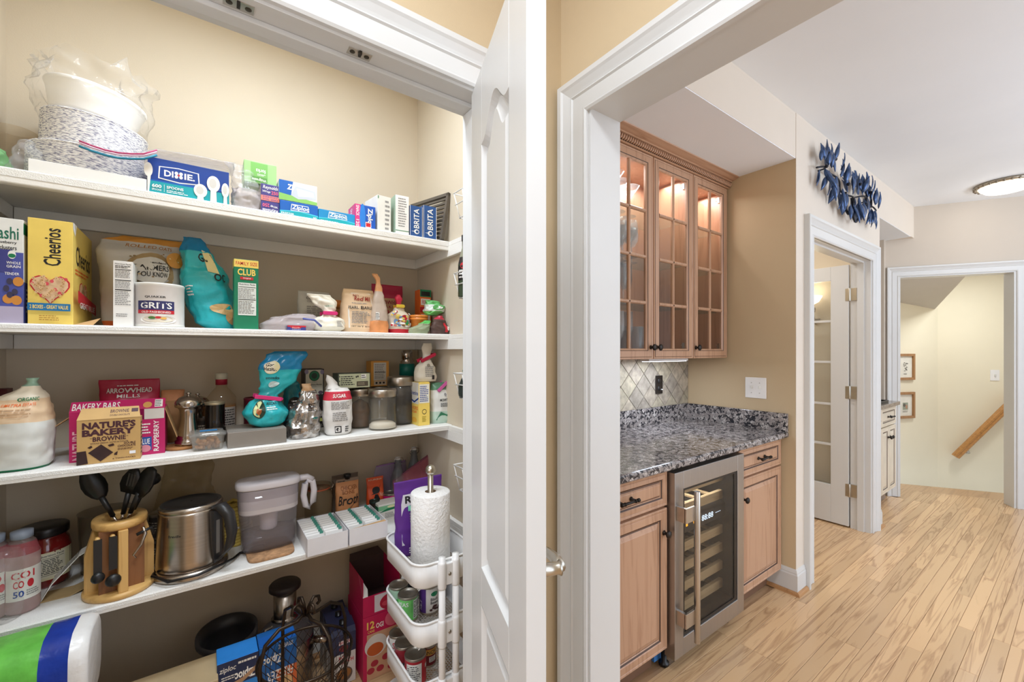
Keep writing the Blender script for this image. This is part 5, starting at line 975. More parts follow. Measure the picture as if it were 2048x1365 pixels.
can('vanilla_jar', 'dark jar with a pale metal lid in front of the liquor bottle', 'jar', x, 1.835, z3, .030, hB, M('#1c1512', .12, var=.1, coat=.3), col('#b5a88c', .35, metal=.6))
o, w, h = carton('storage_tin', 'flat grey metal box under the avocado chip bag', 'box', 455, 573, 1.69, z3, 867, .17, col('#8d867e', .5, .03), flap=False)
b = B().box((.004, .004, h), (w-.004, .166, h+.0012), col('#8d867e', .5, .03)); b.build('lid_panel', o)
zg = z3+h+.0025
xa, t = onY(378, 1.69); xb, _ = onY(453, 1.69); wn = xb-xa
nc = empty('nut_container', (xa, 1.69, z3), 'clear plastic container of nuts at the front of the third shelf', 'container')
pl = clear('#e9e6e0', .13, .04)
def rr(s, z): return [(wn/2+(wn/2-s-.012+.012*math.cos(a))*c1 if False else wn/2+sgp(math.cos(a), 5)*(wn/2-s), .04+sgp(math.sin(a), 5)*(.04-s), z) for a, c1 in ((2*pi*j/28, 1) for j in range(28))]
B().loft([rr(.01, 0), rr(.009, .003), rr(.002, .045), rr(0, .047), rr(.003, .047), rr(.011, .004)], pl, (True, True)).build('tub', nc)
B().loft([rr(-.002, .0475), rr(-.002, .052), rr(.006, .055), rr(.008, .062), rr(.02, .0625)], pl, (True, True)).build('lid', nc)
decals(nc, lambda u, v, o: (wn*u, .08*v, .0627+o), [('r', .28, .15, .75, .5, col('#2f7fb8'))], name='lid_label')
NUT = [col('#c08a5a', .6, .15), col('#d3a070', .6, .15), col('#b57c50', .6, .15)]; rn = random.Random(4); n0 = None
for k in range(34):
    if n0 is None: n0 = B().ball((0, 0, 0), .0085, NUT[0], 10, 1.3, .8, .7).build('nut', nc); o = n0
    else: o = n0.copy(); COL.objects.link(o); o.parent = nc
    o.location = (rn.uniform(.02, wn-.02), rn.uniform(.018, .062), .010+rn.choice((0, .011, .02))); o.rotation_euler = (rn.random()*3, rn.random()*3, rn.random()*3)
# avocado chip bag, clipped in the middle and flopping up
AV = [('e', .36, .24, .13, .115, col('#1d3a2c')), ('e', .36, .24, .11, .10, col('#d9dfa0')), ('e', .37, .22, .05, .05, col('#b5622f')), ('t', 'AVOCADO', .5, .29, .75, .33, INK), ('l', .5, .22, .72, .27, 2, WHT), ('e', .30, .78, .17, .09, col('#efe6b8')), ('e', .28, .78, .15, .08, col('#f3ead2')), ('t', 'Good', .18, .79, .42, .84, INK, 0, .02), ('t', 'Health', .14, .73, .42, .785, INK, 0, .02), ('t', 'avocado', .2, .62, .5, .66, INK), ('e', .42, .55, .1, .04, col('#cfe8ea'))]
bag('chip_bag', 'turquoise avocado chip bag closed by a pink clip, standing on the grey tin', 'bag', 486, 574, 1.765, zg, 703, .10, [(0, .55, .7, .05, 0), (.05, .8, 1, .02, 0), (.18, 1, 1, 0, 0), (.32, .72, .8, -.02, 0), (.40, .5, .4, .05, 0), (.46, .55, .3, .15, 0), (.6, .85, .35, .3, 0), (.8, 1.02, .35, .38, 0), (.95, .95, .2, .5, 0), (1, .75, .1, .6, 0)], [(.76, CT), (1, CTD)], AV, cr=.011, cs=26, clip=(.38, col('#e0307c'), .085, -.18))
bag('chip_bag', 'darker teal crumpled chip bag behind the silver foil bag', 'bag', 566, 612, 1.885, z3, 755, .07, [(0, .9, .9, 0, 0), (.4, 1, 1, 0, 0), (.7, .8, .8, -.05, 0), (1, .4, .3, -.1, 0)], [(.35, col('#20333a', .3)), (1, col('#128090', .3, .12))], [('e', .5, .5, .3, .15, BLK), ('l', .3, .4, .7, .6, 4, WHT)], cr=.010)
can('cocoa_tin', 'burgundy canister behind the avocado chip bag', 'tin', onY(517, 1.955)[0], 1.965, z3, .05, zat(797, onY(517, 1.92)[1])-z3, col('#5c1428', .4), col('#6b1a30', .4))
SIL = M('#bdb8b4', .2, .9, var=.35, vs=40, bump=.5, bs=45)
bag('foil_bag', 'shiny silver foil bag, crumpled, left of the white sugar bag', 'bag', 572, 638, 1.755, z3, 768, .09, [(0, .95, .9, 0, 0), (.12, 1, 1, 0, 0), (.4, .95, .9, .05, 0), (.7, .6, .6, .15, 0), (.9, .3, .3, .12, 0), (1, .2, .15, .1, 0)], [(.86, SIL), (1, col('#c9a27a', .5))], [('l', .5, .5, .8, .64, 5, INK), ('r', .1, .1, .4, .2, col('#5a5048', .4)), ('e', .74, .36, .09, .02, col('#1f6e68'))], cr=.014, cs=40, n=2.2)
hK = .135; xk, wk, tk = place(603, 650, 1.93)
carton('granola_box', 'black granola box standing under the ginger tea box', 'box', 603, 650, 1.93, z3, 0, .09, col('#1d1a1b', .4), {'F': [('t', 'Kashi', .1, .66, .72, .84, WHT), ('r', 0, .36, 1, .52, col('#c9bfae')), ('r', 0, .2, 1, .3, col('#cfd070')), ('l', .1, .02, .9, .18, 3, GREYINK)]}, h=hK)
tea = [('r', .06, .03, .94, .97, col('#d6d0bd')), ('e', .5, .74, .27, .2, BLK), ('e', .5, .74, .24, .18, GRN), ('e', .5, .74, .15, .11, col('#1d3a2c')), ('t', 'Organic', .36, .49, .66, .52, INK), ('t', 'Licorice Root', .14, .38, .88, .44, INK), ('l', .3, .32, .7, .35, 1, GREYINK), ('e', .82, .1, .12, .07, col('#5a4a5a')), ('e', .1, .9, .1, .09, col('#8f86a5')), ('e', .9, .88, .1, .09, col('#8f86a5')), ('r', .06, .03, .6, .1, col('#b9b89a'))]
carton('tea_box', 'dark-edged herbal tea box with a round green emblem, on the black granola box', 'box', 609, 648, 1.935, z3+hK+.002, 739, .075, col('#3a322e'), {'F': tea})
SUG = col('#e3e0dc', .5, .03)
bag('sugar_bag', 'white paper sugar bag with a red band, rolled open at the top', 'bag', 646, 703, 1.745, z3, 776, .085, [(0, .72, .85, 0, 0), (.05, .88, 1, 0, 0), (.35, 1, 1, 0, 0), (.75, .98, .98, 0, 0), (.9, .88, .85, 0, 0), (1, .72, .6, -.02, 0)], [(.76, SUG), (.93, col('#cc2f45', .5)), (1, SUG)], [('t', 'SUGAR', .3, .80, .66, .88, WHT, 0, .02), ('l', .25, .55, .8, .72, 6, GREYINK), ('l', .3, .3, .75, .5, 5, GREYINK), ('r', .35, .06, .52, .20, INK), ('r', .37, .08, .50, .18, SUG), ('e', .435, .13, .04, .035, INK), ('l', .62, .06, .78, .2, 3, INK)], cr=.004)
x, t = onY(668, 1.735); zt_ = z3+(zat(776, t)-z3)*.98
o = B().loft([[(x+sx*(.026-.012*v)*1.0-.006*v+.006*math.sin(5*v+j), 1.742+.02*sy*(1-.6*v), zt_+.055*v*(.6+.4*math.cos(j))) for j, (sx, sy) in enumerate(((-1, -1), (0, -1.2), (1, -1), (1.1, 0), (1, 1), (0, 1.1), (-1, 1), (-1.1, 0)))] for v in (0, .35, .7, 1)], SUG, (False, True)).build('twisted_top'); o.parent = bpy.data.objects['sugar_bag']; o.matrix_parent_inverse = Matrix.Translation(-bpy.data.objects['sugar_bag'].location)
JG = clear('#f3efe6', .035, .03)
def jar(label, px, Y, pyt, half, fill, fh, waist=True, zb=None):
    x, t = onY(px, Y); r = half/850*t; h = zat(pyt, dep(x, Y-r))-z3; t_ = empty('glass_canister', (x, Y, z3), label, 'jar', 0, 'glass canisters with brushed steel lids')
    B().lathe([(r*.9, 0), (r*1.0, .006), (r*.97, h*.3), (r*.93, h*.5), (r*.97, h*.7), (r*.93, h*.78), (r*.85, h*.8), (r*.82, h*.8), (r*.9, h*.7), (r*.88, h*.5), (r*.93, h*.3), (r*.95, .012), (r*.8, .006)], JG, seg=32, cap=(True, True)).build('glass_body', t_)
    B().lathe([(r*.94, h*.79), (r*.97, h*.80), (r*.97, h*.95), (r*.93, h*.97), (r*.5, h*.985), (.003, h*.99)], M('#b5aca0', .32, 1, var=.03), seg=32, cap=(True, False)).build('steel_lid', t_)
    pr = [(r*.90, .0068), (r*.91, fh*.6), (r*.7, fh*.85), (r*.1, fh)]
    B().lathe(pr, fill, seg=28).build('contents', t_); return x, r, h
ja = jar('glass canister with steel lid of brown sugar, behind and left of the sugar canister', 720, 1.84, 777, 22, col('#6d4f38', .7, .4), .12)
jb = jar('glass canister with steel lid, front one with a heap of white sugar', 765, 1.75, 778, 28, col('#ece6da', .7, .03), .034)
jc = jar('tallest glass canister with steel lid, full of dark beans, right of the sugar canister', 801, 1.83, 752, 27, col('#241d1c', .5, .5), .21)
ht = ja[2]
tg_ = [('r', .03, .04, .97, .96, col('#c2c5a4')), ('l', .08, .2, .5, .85, 5, INK), ('e', .045, .8, .012, .05, INK), ('e', .045, .5, .012, .05, INK), ('e', .045, .25, .012, .05, INK), ('e', .55, .75, .02, .07, INK), ('e', .60, .78, .02, .07, INK), ('r', .70, .62, .86, .92, WHT), ('l', .71, .64, .85, .9, 2, INK), ('r', .56, .12, .92, .45, col('#5a5244')), ('l', .6, .2, .88, .38, 2, col('#a59b84'))]
carton('tea_box', 'long pale green tea box lying across the canister lids', 'box', 676, 741, 1.80, z3+ht+.001, 748, .075, col('#40463a'), {'F': tg_}, yaw=.05)
x_, t_2 = onY(757, 1.955); zO = zat(773, t_2)
o = B().lathe([(.04, 0), (.042, .004), (.042, zO-z3-.02), (.044, zO-z3-.018), (.044, zO-z3-.002), (.002, zO-z3-.001)], [JG, JG, JG, TIN, TIN], seg=24).build('storage_jar', None, (x_+.012, 1.985, z3)); tag(o, 'lidded glass jar holding up the orange tea box at the back', 'jar')
carton('tea_box', 'upright orange-bordered tea box standing behind the canisters', 'box', 742, 778, 1.95, zO+.001, 723, .07, col('#e3a044'), {'F': [('r', .14, .22, .84, .94, col('#d8d2c8')), ('l', .2, .3, .8, .9, 9, GREYINK), ('r', .2, .55, .8, .57, INK), ('r', .16, .04, .84, .2, col('#d8c8b0')), ('e', .3, .13, .06, .04, INK), ('e', .5, .13, .06, .04, INK), ('e', .7, .13, .06, .04, INK)]})
x, t = onY(814, 1.975); hT = zat(701, t)-z3
o = B().lathe([(.034, 0), (.036, .004), (.036, hT*.60), (.0365, hT*.6), (.0365, hT*.80), (.03, hT*.81), (.033, hT*.83), (.022, hT*.86), (.026, hT*.87), (.026, hT*.985), (.022, hT), (.002, hT)], [CHR, CHR, CHR, col('#0d6f62', .4)]+[CHR]*8, seg=26).build('thermos_flask', None, (x, 1.975, z3)); tag(o, 'steel thermos flask with a teal band at the back of the third shelf', 'flask')
dom = [('r', 0, 0, 1, .5, YEL1), ('r', 0, .5, 1, 1, col('#e9e5da')), ('t', 'Domino', .05, .70, .95, .80, DBLUE, 0, .02), ('p', [(0, .58), (.5, .52), (1, .62), (1, .66), (.5, .56), (0, .62)], DBLUE), ('t', 'POWDERED', .06, .36, .94, .44, ORG, 0, .01), ('t', 'SUGAR', .1, .28, .8, .34, ORG), ('e', .5, .12, .3, .06, col('#e8b040'))]
dS = [('r', .05, .52, .95, .96, col('#eae7dc')), ('l', .1, .55, .9, .93, 9, DBLUE), ('e', .5, .32, .2, .06, INK), ('e', .5, .32, .16, .045, YEL1), ('l', .3, .08, .7, .22, 4, col('#a8962a'))]
o, wD, hD = carton('powdered_sugar_box', 'yellow and white powdered sugar box near the right end of the third shelf', 'box', 822, 838, 1.80, z3, 766, .05, YEL1, {'F': dS, 'L': dom}, yaw=-.62)
o.location = (onY(838, 1.715)[0]-.0, 1.718, z3); o.rotation_euler = (0, 0, 0)
for ch in list(o.children): bpy.data.objects.remove(ch)
wD = .052; dD = .09; hD = zat(766, dep(o.location.x, 1.72))-z3
nm = B().box((0, 0, 0), (wD, dD, hD), YEL1).build('powdered_sugar_carton'); o.data = nm.data; bpy.data.objects.remove(nm)
decals(o, boxface(wD, dD, hD, 'F'), dS); decals(o, boxface(wD, dD, hD, 'L'), dom); B().box((.002, .002, hD), (wD-.002, dD*.6, hD+.001), YEL1).build('top_flap', o); domx = o.location.x
bag('flour_bag', 'white cloth-like flour bag with a red clip, sitting on the powdered sugar box', 'bag', 829, 871, 1.765, z3+hD+.002, 687, .075, [(0, .95, .9, 0, 0), (.08, 1, 1, 0, 0), (.35, .9, .9, -.02, 0), (.52, .5, .6, .02, 0), (.62, .3, .35, .05, 0), (.7, .34, .3, .06, 0), (.88, .5, .25, .06, 0), (1, .42, .12, .1, 0)], [(1, col('#d9d0be', .6, .04))], [('l', .4, .12, .75, .4, 6, GREYINK), ('r', .6, .05, .72, .16, INK), ('e', .52, .42, .06, .04, col('#8a8272'))], cr=.005, clip=(.62, col('#b8143a'), .075, .42))
bag('salt_bag', 'green and white salt bag with a magenta clip, rightmost on the third shelf', 'bag', 860, 901, 1.755, z3, 765, .07, [(0, .95, .85, 0, 0), (.1, 1, 1, 0, 0), (.6, 1, .95, 0, 0), (.85, .95, .6, 0, 0), (1, .8, .2, -.05, 0)], [(.3, col('#b9cfc0', .35)), (.82, col('#d9d8d2', .35)), (1, col('#5f8f72', .35))], [('t', 'MORTON', .38, .54, .75, .60, INK, 0, .02), ('l', .4, .4, .72, .5, 3, INK), ('p', [(.2, .08), (.8, .06), (.85, .3), (.6, .2), (.4, .28)], col('#2f7f5c')), ('e', .55, .7, .04, .04, GREYINK)], cr=.004, clip=(.9, col('#c85a9a'), .06, .7))
# ================================================================ LOWEST SHELF
def at4(px, py): X, Y, t = onZ(px, py, z4); return X, Y
# seltzer bottles in a clear bag
x, t = onY(22, 1.80)
sbag = bag('plastic_bag', 'crinkled clear bag over two pink drink bottles at the left end of the lowest shelf', 'bag', -45, 58, 1.775, z4, 1092, .15, [(0, .9, .9, 0, 0), (.1, 1, 1, 0, 0), (.6, 1, 1, 0, 0), (.9, .9, .9, 0, 0), (1, .8, .8, 0, 0)], FILM, cr=.012)
for i, (px, lab) in enumerate(((-14, 'pink drink bottle in the clear bag, nearer the left frame edge'), (44, 'pink drink bottle with a grey cap in the clear bag, the right one'))):
    xx, tt_ = onY(px, 1.775); hb = .225; r = .036
    o = B().lathe([(r*.8, 0), (r, .008), (r, hb*.72), (r*.75, hb*.86), (r*.55, hb*.90), (r*.62, hb*.905), (r*.62, hb*.99), (.002, hb)], [clear('#e9c7c4', .4, .04)]*2+[clear('#c96a72', .45, .04)]+[clear('#b8b0ac', .3, .04)]+[M('#8f98a8', .4)]*3, seg=24).build('drink_bottle', None, (xx, 1.775, z4+.001)); tag(o, lab, 'bottle', 'drink bottles in the clear bag')
    decals(o, cylface(r, hb, -.7, 1.6), [('r', 0, .18, 1, .56, LBL), ('t', 'CO1', .15, .44, .7, .53, RED, 90 if False else 0, .02), ('t', 'CO', .2, .33, .45, .42, RED, 0, .02), ('e', .6, .37, .08, .05, RED), ('t', '50', .2, .22, .45, .30, DBLUE, 0, .02), ('l', .5, .22, .85, .3, 3, GREYINK)], div=10)
x, t = onY(89, 1.945); r = 38/850*t; hj = zat(1058, dep(x, 1.905))-z4
sj = empty('sauce_jar', (x, 1.945, z4), 'large jar of red sauce with a black lid on the lowest shelf', 'jar')
B().lathe([(r*.9, 0), (r, .008), (r, hj*.62), (r*.93, hj*.74), (r*.82, hj*.8), (r*.82, hj*.86)], M('#7a1c1a', .12, var=.15, coat=.5), seg=32).build('glass_body', sj)
B().lathe([(r*.90, hj*.84), (r*.93, hj*.85), (r*.93, hj*.97), (r*.88, hj*.99), (.003, hj*.985)], M('#1c1615', .35), seg=32).build('lid', sj)
decals(sj, cylface(r, hj, -1.2, 1.5), [('r', 0, .14, 1, .6, col('#d9d0a8')), ('r', .42, .18, .82, .58, col('#ddd6bd')), ('t', 'Nutrition Facts', .45, .53, .8, .565, INK), ('r', .44, .5, .8, .507, INK), ('l', .44, .24, .8, .49, 9, INK), ('r', .44, .22, .8, .227, INK), ('e', .3, .2, .06, .03, RED)], div=10)
# open carton sleeve lying down
X0_, Y0_ = at4(78, 1212); X1_, Y1_ = at4(166, 1188)
op = empty('open_carton', (X0_, Y0_+.01, z4), 'empty torn carton sleeve lying open beside the wooden utensil holder', 'box', .05); op.scale = (1, .55, 1); LC = .125; CI = M('#b99d6f', .8, var=.1)
P = [(0, 0), (.055, -.0), (.105, .02)]
B().loft([[(0, .0, .001), (0, .13, .001), (0, .13, .003), (0, .0, .003)], [(.06, .0, .0), (.06, .13, .0), (.06, .13, .002), (.06, .0, .002)], [(.10, .02, .012), (.10, .13, .012), (.10, .13, .014), (.10, .02, .014)]], CI, (True, True), False).build('bottom_panel', op)
tp = B().loft([[(0, .0, .003), (0, .13, .003), (.002, .13, .005), (.002, .0, .005)], [(.02, .01, .045), (.02, .14, .045), (.022, .14, .044), (.022, .01, .044)], [(.075, .05, .105), (.075, .16, .105), (.076, .16, .103), (.076, .05, .103)], [(.105, .07, .118), (.105, .17, .118), (.105, .17, .116), (.105, .07, .116)]], [LBL, LBL, LBL], (True, True), False).build('top_panel', op)
decals(tp, lambda u, v, o: (.022+.053*v, .012+.04*v+.125*u-o, .046+.059*v+o*2), [('l', .05, .1, .95, .95, 9, INK)])
sd_ = B().prism([(.085, .04), (.10, .012), (.118, .02), (.118, .10), (.10, .095)], .02, .12, col('#e4e0da'), 'y').build('end_panel', op)
decals(sd_, lambda u, v, o: (.088+.03*u, .02-o, .025+.07*v), [('p', [(.1, .1), (.9, .0), (.9, .9), (.5, .7)], col('#4f86c0')), ('e', .7, .5, .25, .3, col('#e0603a'))])
# wooden utensil holder
MPL = wood('#d9ad69', '#b98645', 1.2, 'Z', .4); MPLX = wood('#d9ad69', '#b98645', 1.2, 'X', .4); WAL = wood('#8a5a34', '#6b4223', 1, 'Z', .45)
xa, ta = onY(163, 1.765); xb, _ = onY(312, 1.765); cx = (xa+xb)/2; hw = (xb-xa)/2; uh = empty('utensil_holder', (cx, 1.765, z4), 'light wood oval utensil holder with dark walnut panels', 'utensil holder', .2); HH = zat(1032, dep(cx, 1.765))-z4
def oval(a, b_, z, n=36): return [(a*math.cos(2*pi*j/n), b_*math.sin(2*pi*j/n), z) for j in range(n)]
B().loft([oval(hw*.97, .088, 0), oval(hw, .092, .006), oval(hw, .092, .012), oval(hw*.97, .088, .017)], MPLX).build('base', uh)
b = B(); tw = hw*.76; b.loft([oval(tw*.62, .045, HH-.022), oval(tw*.97, .075, HH-.022), oval(tw, .078, HH-.016), oval(tw, .078, HH-.005), oval(tw*.97, .075, HH), oval(tw*.64, .046, HH), oval(tw*.62, .045, HH-.004), oval(tw*.62, .045, HH-.022)], MPLX, (False, False)); b.build('top_ring', uh)
for s in (-1, 1):
    B().prism([(s*hw*.93, .017), (s*hw*.93, HH*.55), (s*hw*.70, HH-.022), (s*hw*.55, HH-.022), (s*hw*.55, .017)], -.012, .012, MPL, 'y').build('side_fin', uh)
B().box((-.011, -.083, .017), (.011, -.05, HH-.022), MPL).build('front_fin', uh, bevel=.002)
for s in (-1, 1): B().box((s*.011, -.052, .017), (s*hw*.6, -.044, HH-.022), WAL).build('walnut_panel', uh)
B().box((-hw*.6, .044, .017), (hw*.6, .052, HH-.022), WAL).build('walnut_panel', uh)
for k in (-.022, -.054): B().tube([(k, -.052, HH-.038), (k, -.076, HH-.036)], .006, MPL, 10).build('peg', uh)
NYL = M('#151414', .42, var=.1)
def tool(name, label, parts, loc, rot): o = parts.build(name, None, loc, rot=rot); o.scale = (.92, .92, .80); return tag(o, label, 'utensil', 'kitchen utensils in the wooden holder')
def handle(b, L, z0=0): b.tube([(0, 0, z0), (0, 0, z0+L*.45)], .0045, CHR, 8); b.tube([(0, 0, z0+L*.42), (0, 0, z0+L)], [.007, .0085], NYL, 10)
zt4 = z4+HH
b = B(); handle(b, .15, -.06); b.loft([[((.005+.027*max(0, math.sin(pi*(.04+.94*v)))**.75*(1.12-.35*v))*c, .005*s_-.010*math.sin(pi*v)*(1-abs(c)), .085+v*.13) for c, s_ in ((-1, 0), (-.5, -1), (0, -1), (.5, -1), (1, 0), (.5, 1), (0, 1), (-.5, 1))] for v in (0, .12, .3, .5, .7, .85, .95, 1)], NYL)
tool('serving_spoon', 'black serving spoon leaning to the left in the wooden holder', b, (cx-.015, 1.765, zt4-.0), (0, -.38, .15))
b = B(); handle(b, .15, -.06); b.loft([[((.010+.022*math.sin(pi*min(1, .2+v*.8)))*c, .004*s_, .09+v*.10) for c, s_ in ((-1, -1), (1, -1), (1, 1), (-1, 1))] for v in (0, .3, .6, .9, 1)], NYL); 
for k in (-1, 0, 1): b.box((k*.009-.0025, -.0055, .12), (k*.009+.0025, -.0035, .17), M('#3a3735', .5))
tool('slotted_turner', 'black slotted turner in the middle of the wooden holder', b, (cx+.005, 1.775, zt4-.0), (.1, .30, -.5))
b = B(); handle(b, .16, -.06); b.loft([[((.006+.026*math.sin(pi*min(1, .15+v*.75)))*c, .005*s_+.01*v, .09+v*.12) for c, s_ in ((-1, -1), (1, -1), (1, 1), (-1, 1))] for v in (0, .3, .55, .8, .93, 1)], NYL)
tool('spatula', 'black pointed spatula leaning far right in the wooden holder', b, (cx+.022, 1.765, zt4-.0), (0, .52, -.9))
b = B(); handle(b, .15, -.06); b.ball((0, 0, .125), .036, NYL, 16, 1, .8, .8)
tool('ladle', 'black ladle with a round bowl behind the spatula', b, (cx+.026, 1.80, zt4-.0), (-.12, .42, .2))
UR = Matrix.Rotation(.2, 3, 'Z')
for i, (k, s, lab) in enumerate(((-.054, 1, 'small black measuring scoop hanging on the left peg of the holder'), (-.022, 1.18, 'larger black measuring scoop hanging on the right peg of the holder'))):
    b = B(); b.loft([[(.009*c, .003*q, -v) for c, q in ((-1, -1), (1, -1), (1, 1), (-1, 1))] for v in (0, .02, .06, .095)], NYL, smooth=False); b.ball((0, -.004, -.107*s), .0155*s, NYL, 14, 1, .7, 1.0)
    p_ = UR @ Vector((k, -.0785, 0)); o = b.build('measuring_scoop', None, (cx+p_.x, 1.765+p_.y, zt4-.034), .2); tag(o, lab, 'scoop', 'measuring scoops on the utensil holder')
b = B(); b.tube([(.045, -.07, 0), (.05, -.075, -.02), (.04, -.078, -.05), (.022, -.08, -.075), (.028, -.08, -.085)], [.004, .005, .004, .003, .002], CHR, 8); b.tube([(.03, -.076, -.018), (.065, -.07, -.008), (.07, -.068, -.03)], .005, NYL, 8)
o = b.build('can_opener', None, (cx, 1.765, zt4-.028), .2); tag(o, 'small metal can opener hanging on the right side of the utensil holder', 'opener')
x, t = onY(212, 1.955); o = B().lathe([(.055, 0), (.06, .004), (.068, .19), (.07, .195), (.066, .195), (.057, .008)], clear('#b5a99a', .16, .04), seg=30, cap=(True, False)).build('glass_jug', None, (x, 1.955, z4)); tag(o, 'dim clear glass jug behind the wooden utensil holder', 'jug')
for i, (py, lab) in enumerate(((1130, 'lower dark food can between utensil holder and kettle'), (1085, 'upper dark food can stacked between utensil holder and kettle'))):
    can('food_can', lab, 'can', onY(322, 1.90)[0], 1.90, z4+i*.087, .033, .085, col('#3a332e', .35), TIN, [('l', .1, .3, .9, .8, 4, col('#a59a88'))], 'stacked dark cans')
# kettle
KST = M('#b3a99e', .27, 1, var=.05, vs=5, stretch=(1, 1, 60)); x, t = onY(383, 1.78); r = 55/850*t; KH = zat(998, dep(x, 1.78))-z4; DKP = M('#2b2a2b', .4, var=.08)
kt = empty('electric_kettle', (x, 1.78, z4), 'brushed steel electric kettle with a dark handle on the lowest shelf', 'kettle')
B().lathe([(r*1.1, 0), (r*1.12, .006), (r*1.12, .016), (r*1.04, .024)], KST, seg=40).build('base_plate', kt)
B().lathe([(r*1.0, .025), (r*1.03, .03), (r*1.02, KH*.25), (r*.95, KH*.86), (r*.94, KH*.90)], KST, seg=40).build('steel_body', kt)
B().lathe([(r*.945, KH*.90), (r*.955, KH*.93), (r*.90, KH*.965), (r*.80, KH*.972), (r*.78, KH*.96), (r*.4, KH*.968), (.003, KH*.97)], [KST, KST, DKP, DKP, DKP, DKP], seg=40, cap=(False, False)).build('lid', kt)
hd_ = B(); pth = [(r*.86, 0, KH*.90), (r*1.15, 0, KH*.93), (r*1.5, 0, KH*.80), (r*1.62, 0, KH*.55), (r*1.5, 0, KH*.32), (r*1.2, 0, KH*.2)]
hd_.loft([[(p[0]+a*.6, c, p[2]+a*.5) for a, c in ((-.014, -.014), (.014, -.014), (.018, 0), (.014, .014), (-.014, .014), (-.018, 0))] for p in pth], DKP); hd_.xf(Matrix.Rotation(-.75, 4, 'Z')); hd_.build('handle', kt)
gw = B().box((r*.93, -.016, .03), (r*1.06, .016, KH*.86), DKP).box((r*1.055, -.007, KH*.25), (r*1.065, .007, KH*.72), clear('#c9c4bc', .35, .03)); gw.xf(Matrix.Rotation(-.75, 4, 'Z')); gw.build('water_window', kt, bevel=.003)
decals(kt, cylface(r*.975, KH, -.9, .9), [('t', 'Breville', .12, .60, .34, .635, INK)], div=8)
cb = B(); cb.tube([(-r*1.02, -.03, .026), (-r*1.06, -.05, .026), (-r*.6, -r*1.13, .018), (r*.2, -r*1.2, .02), (r*.9, -r*.8, .02), (r*1.25, -.03, .012), (r*1.5, .02, .006), (.16, .01, .008)], .0042, BLK, 8)
cb.tube([(.155, .01, .010), (.175, .008, .013), (.205, .006, .014), (.212, .006, .014)], [.006, .012, .013, .008], BLK, 10)
for s in (-1, 1): cb.box((.212, .006+s*.006-.003, .013), (.228, .006+s*.006+.003, .0145), CHR)
o = cb.build('power_cord', kt, label='black cord with plug')
# woven beehive jar
x, t = onY(466, 1.94); hb = zat(993, t)-z4-.02
bh = empty('beehive_jar', (x, 1.94, z4), 'yellow woven beehive-shaped jar behind the water pitcher', 'jar'); BHV = col('#cdb257', .8, .2); b = B()
for k in range(13):
    v = k/12; rr_ = .056*math.sqrt(max(.05, 1-(max(0, v-.25)/.78)**2)); b.tube([(rr_*math.cos(a*2*pi/26), rr_*math.sin(a*2*pi/26), .008+v*hb*.86+.0015*math.sin(a*2.4)) for a in range(26)], .0085, BHV, 6, True)
b.build('woven_body', bh); B().tube([(-.02, 0, hb*.86), (-.018, 0, hb*.98), (0, 0, hb*1.04), (.018, 0, hb*.98), (.02, 0, hb*.86)], .006, BHV, 8).build('loop_handle', bh)
b = B(); rb = random.Random(9)
for k in range(7):
    a = -pi/2+rb.uniform(-.7, .9); zz_ = hb*rb.uniform(.2, .6); b.ball((.06*math.cos(a), .06*math.sin(a), zz_), .006, BLK if k % 2 else col('#e8dfc0'), 8, 1.3, 1, .8)
b.build('bee_ornament', bh, kind='stuff')
# clear bag hanging behind
bag('plastic_bag', 'dull clear bag slumped against the back wall behind the kettle', 'bag', 300, 425, 2.0, z4, 925, .06, [(0, .9, .9, 0, 0), (.4, 1, 1, .05, 0), (.8, .8, .7, .1, 0), (1, .7, .3, .15, 0)], clear('#c9b48a', .22, .2, .6, 30), cr=.014)
# water pitcher on cork
xa, t = onY(494, 1.73); xb, _ = onY(589, 1.73); o = B().loft([[(sgp(math.cos(a), 5)*(xb-xa)/2*s, sgp(math.sin(a), 5)*.085*s, z) for a in [2*pi*j/32 for j in range(32)]] for z, s in ((0, .98), (.002, 1), (.008, 1), (.010, .98))], M('#b88d66', .85, var=.25, vs=60, bump=.3, bs=150)).build('cork_trivet', None, ((xa+xb)/2, 1.775, z4)); tag(o, 'square cork trivet under the water pitcher', 'trivet')
x, t = onY(537, 1.80); hwP = 54/850*t; PH = zat(955, t)-z4-.012; pz = z4+.011
wp = empty('water_pitcher', (x, 1.80, pz), 'clear water filter pitcher with a white lid and handle', 'pitcher'); PCL = clear('#e3dfe6', .10, .03); PWH = col('#e4e0e6', .4, .02)
def el(s, z, e=3.2, d=.062): return [(sgp(math.cos(a), e)*hwP*s, sgp(math.sin(a), e)*d*s, z) for a in [2*pi*j/40 for j in range(40)]]
B().loft([el(.78, 0), el(.86, .006), el(.94, PH*.5), el(1, PH*.90), el(.985, PH*.90), el(.93, PH*.5), el(.84, .010), el(.76, .008)], PCL, (True, True)).build('clear_body', wp)
B().loft([el(.80, .009), el(.85, .02), el(.88, PH*.24)], clear('#a59a9c', .2, .02), (True, True)).build('water', wp)
B().loft([el(.90, PH*.54), el(.955, PH*.56), el(.97, PH*.88), el(.99, PH*.885)], M('#e6e2e8', .4, var=.01), (True, True)).build('reservoir', wp)
B().lathe([(.026, PH*.26), (.028, PH*.28), (.03, PH*.46), (.036, PH*.54)], PWH, seg=24).build('filter_cartridge', wp)
B().loft([el(1.03, PH*.90), el(1.05, PH*.92), el(1.04, PH*.97), el(.98, PH*.995), el(.6, PH), el(.55, PH*.99), el(.1, PH*.99)], PWH, (True, True)).build('lid', wp)
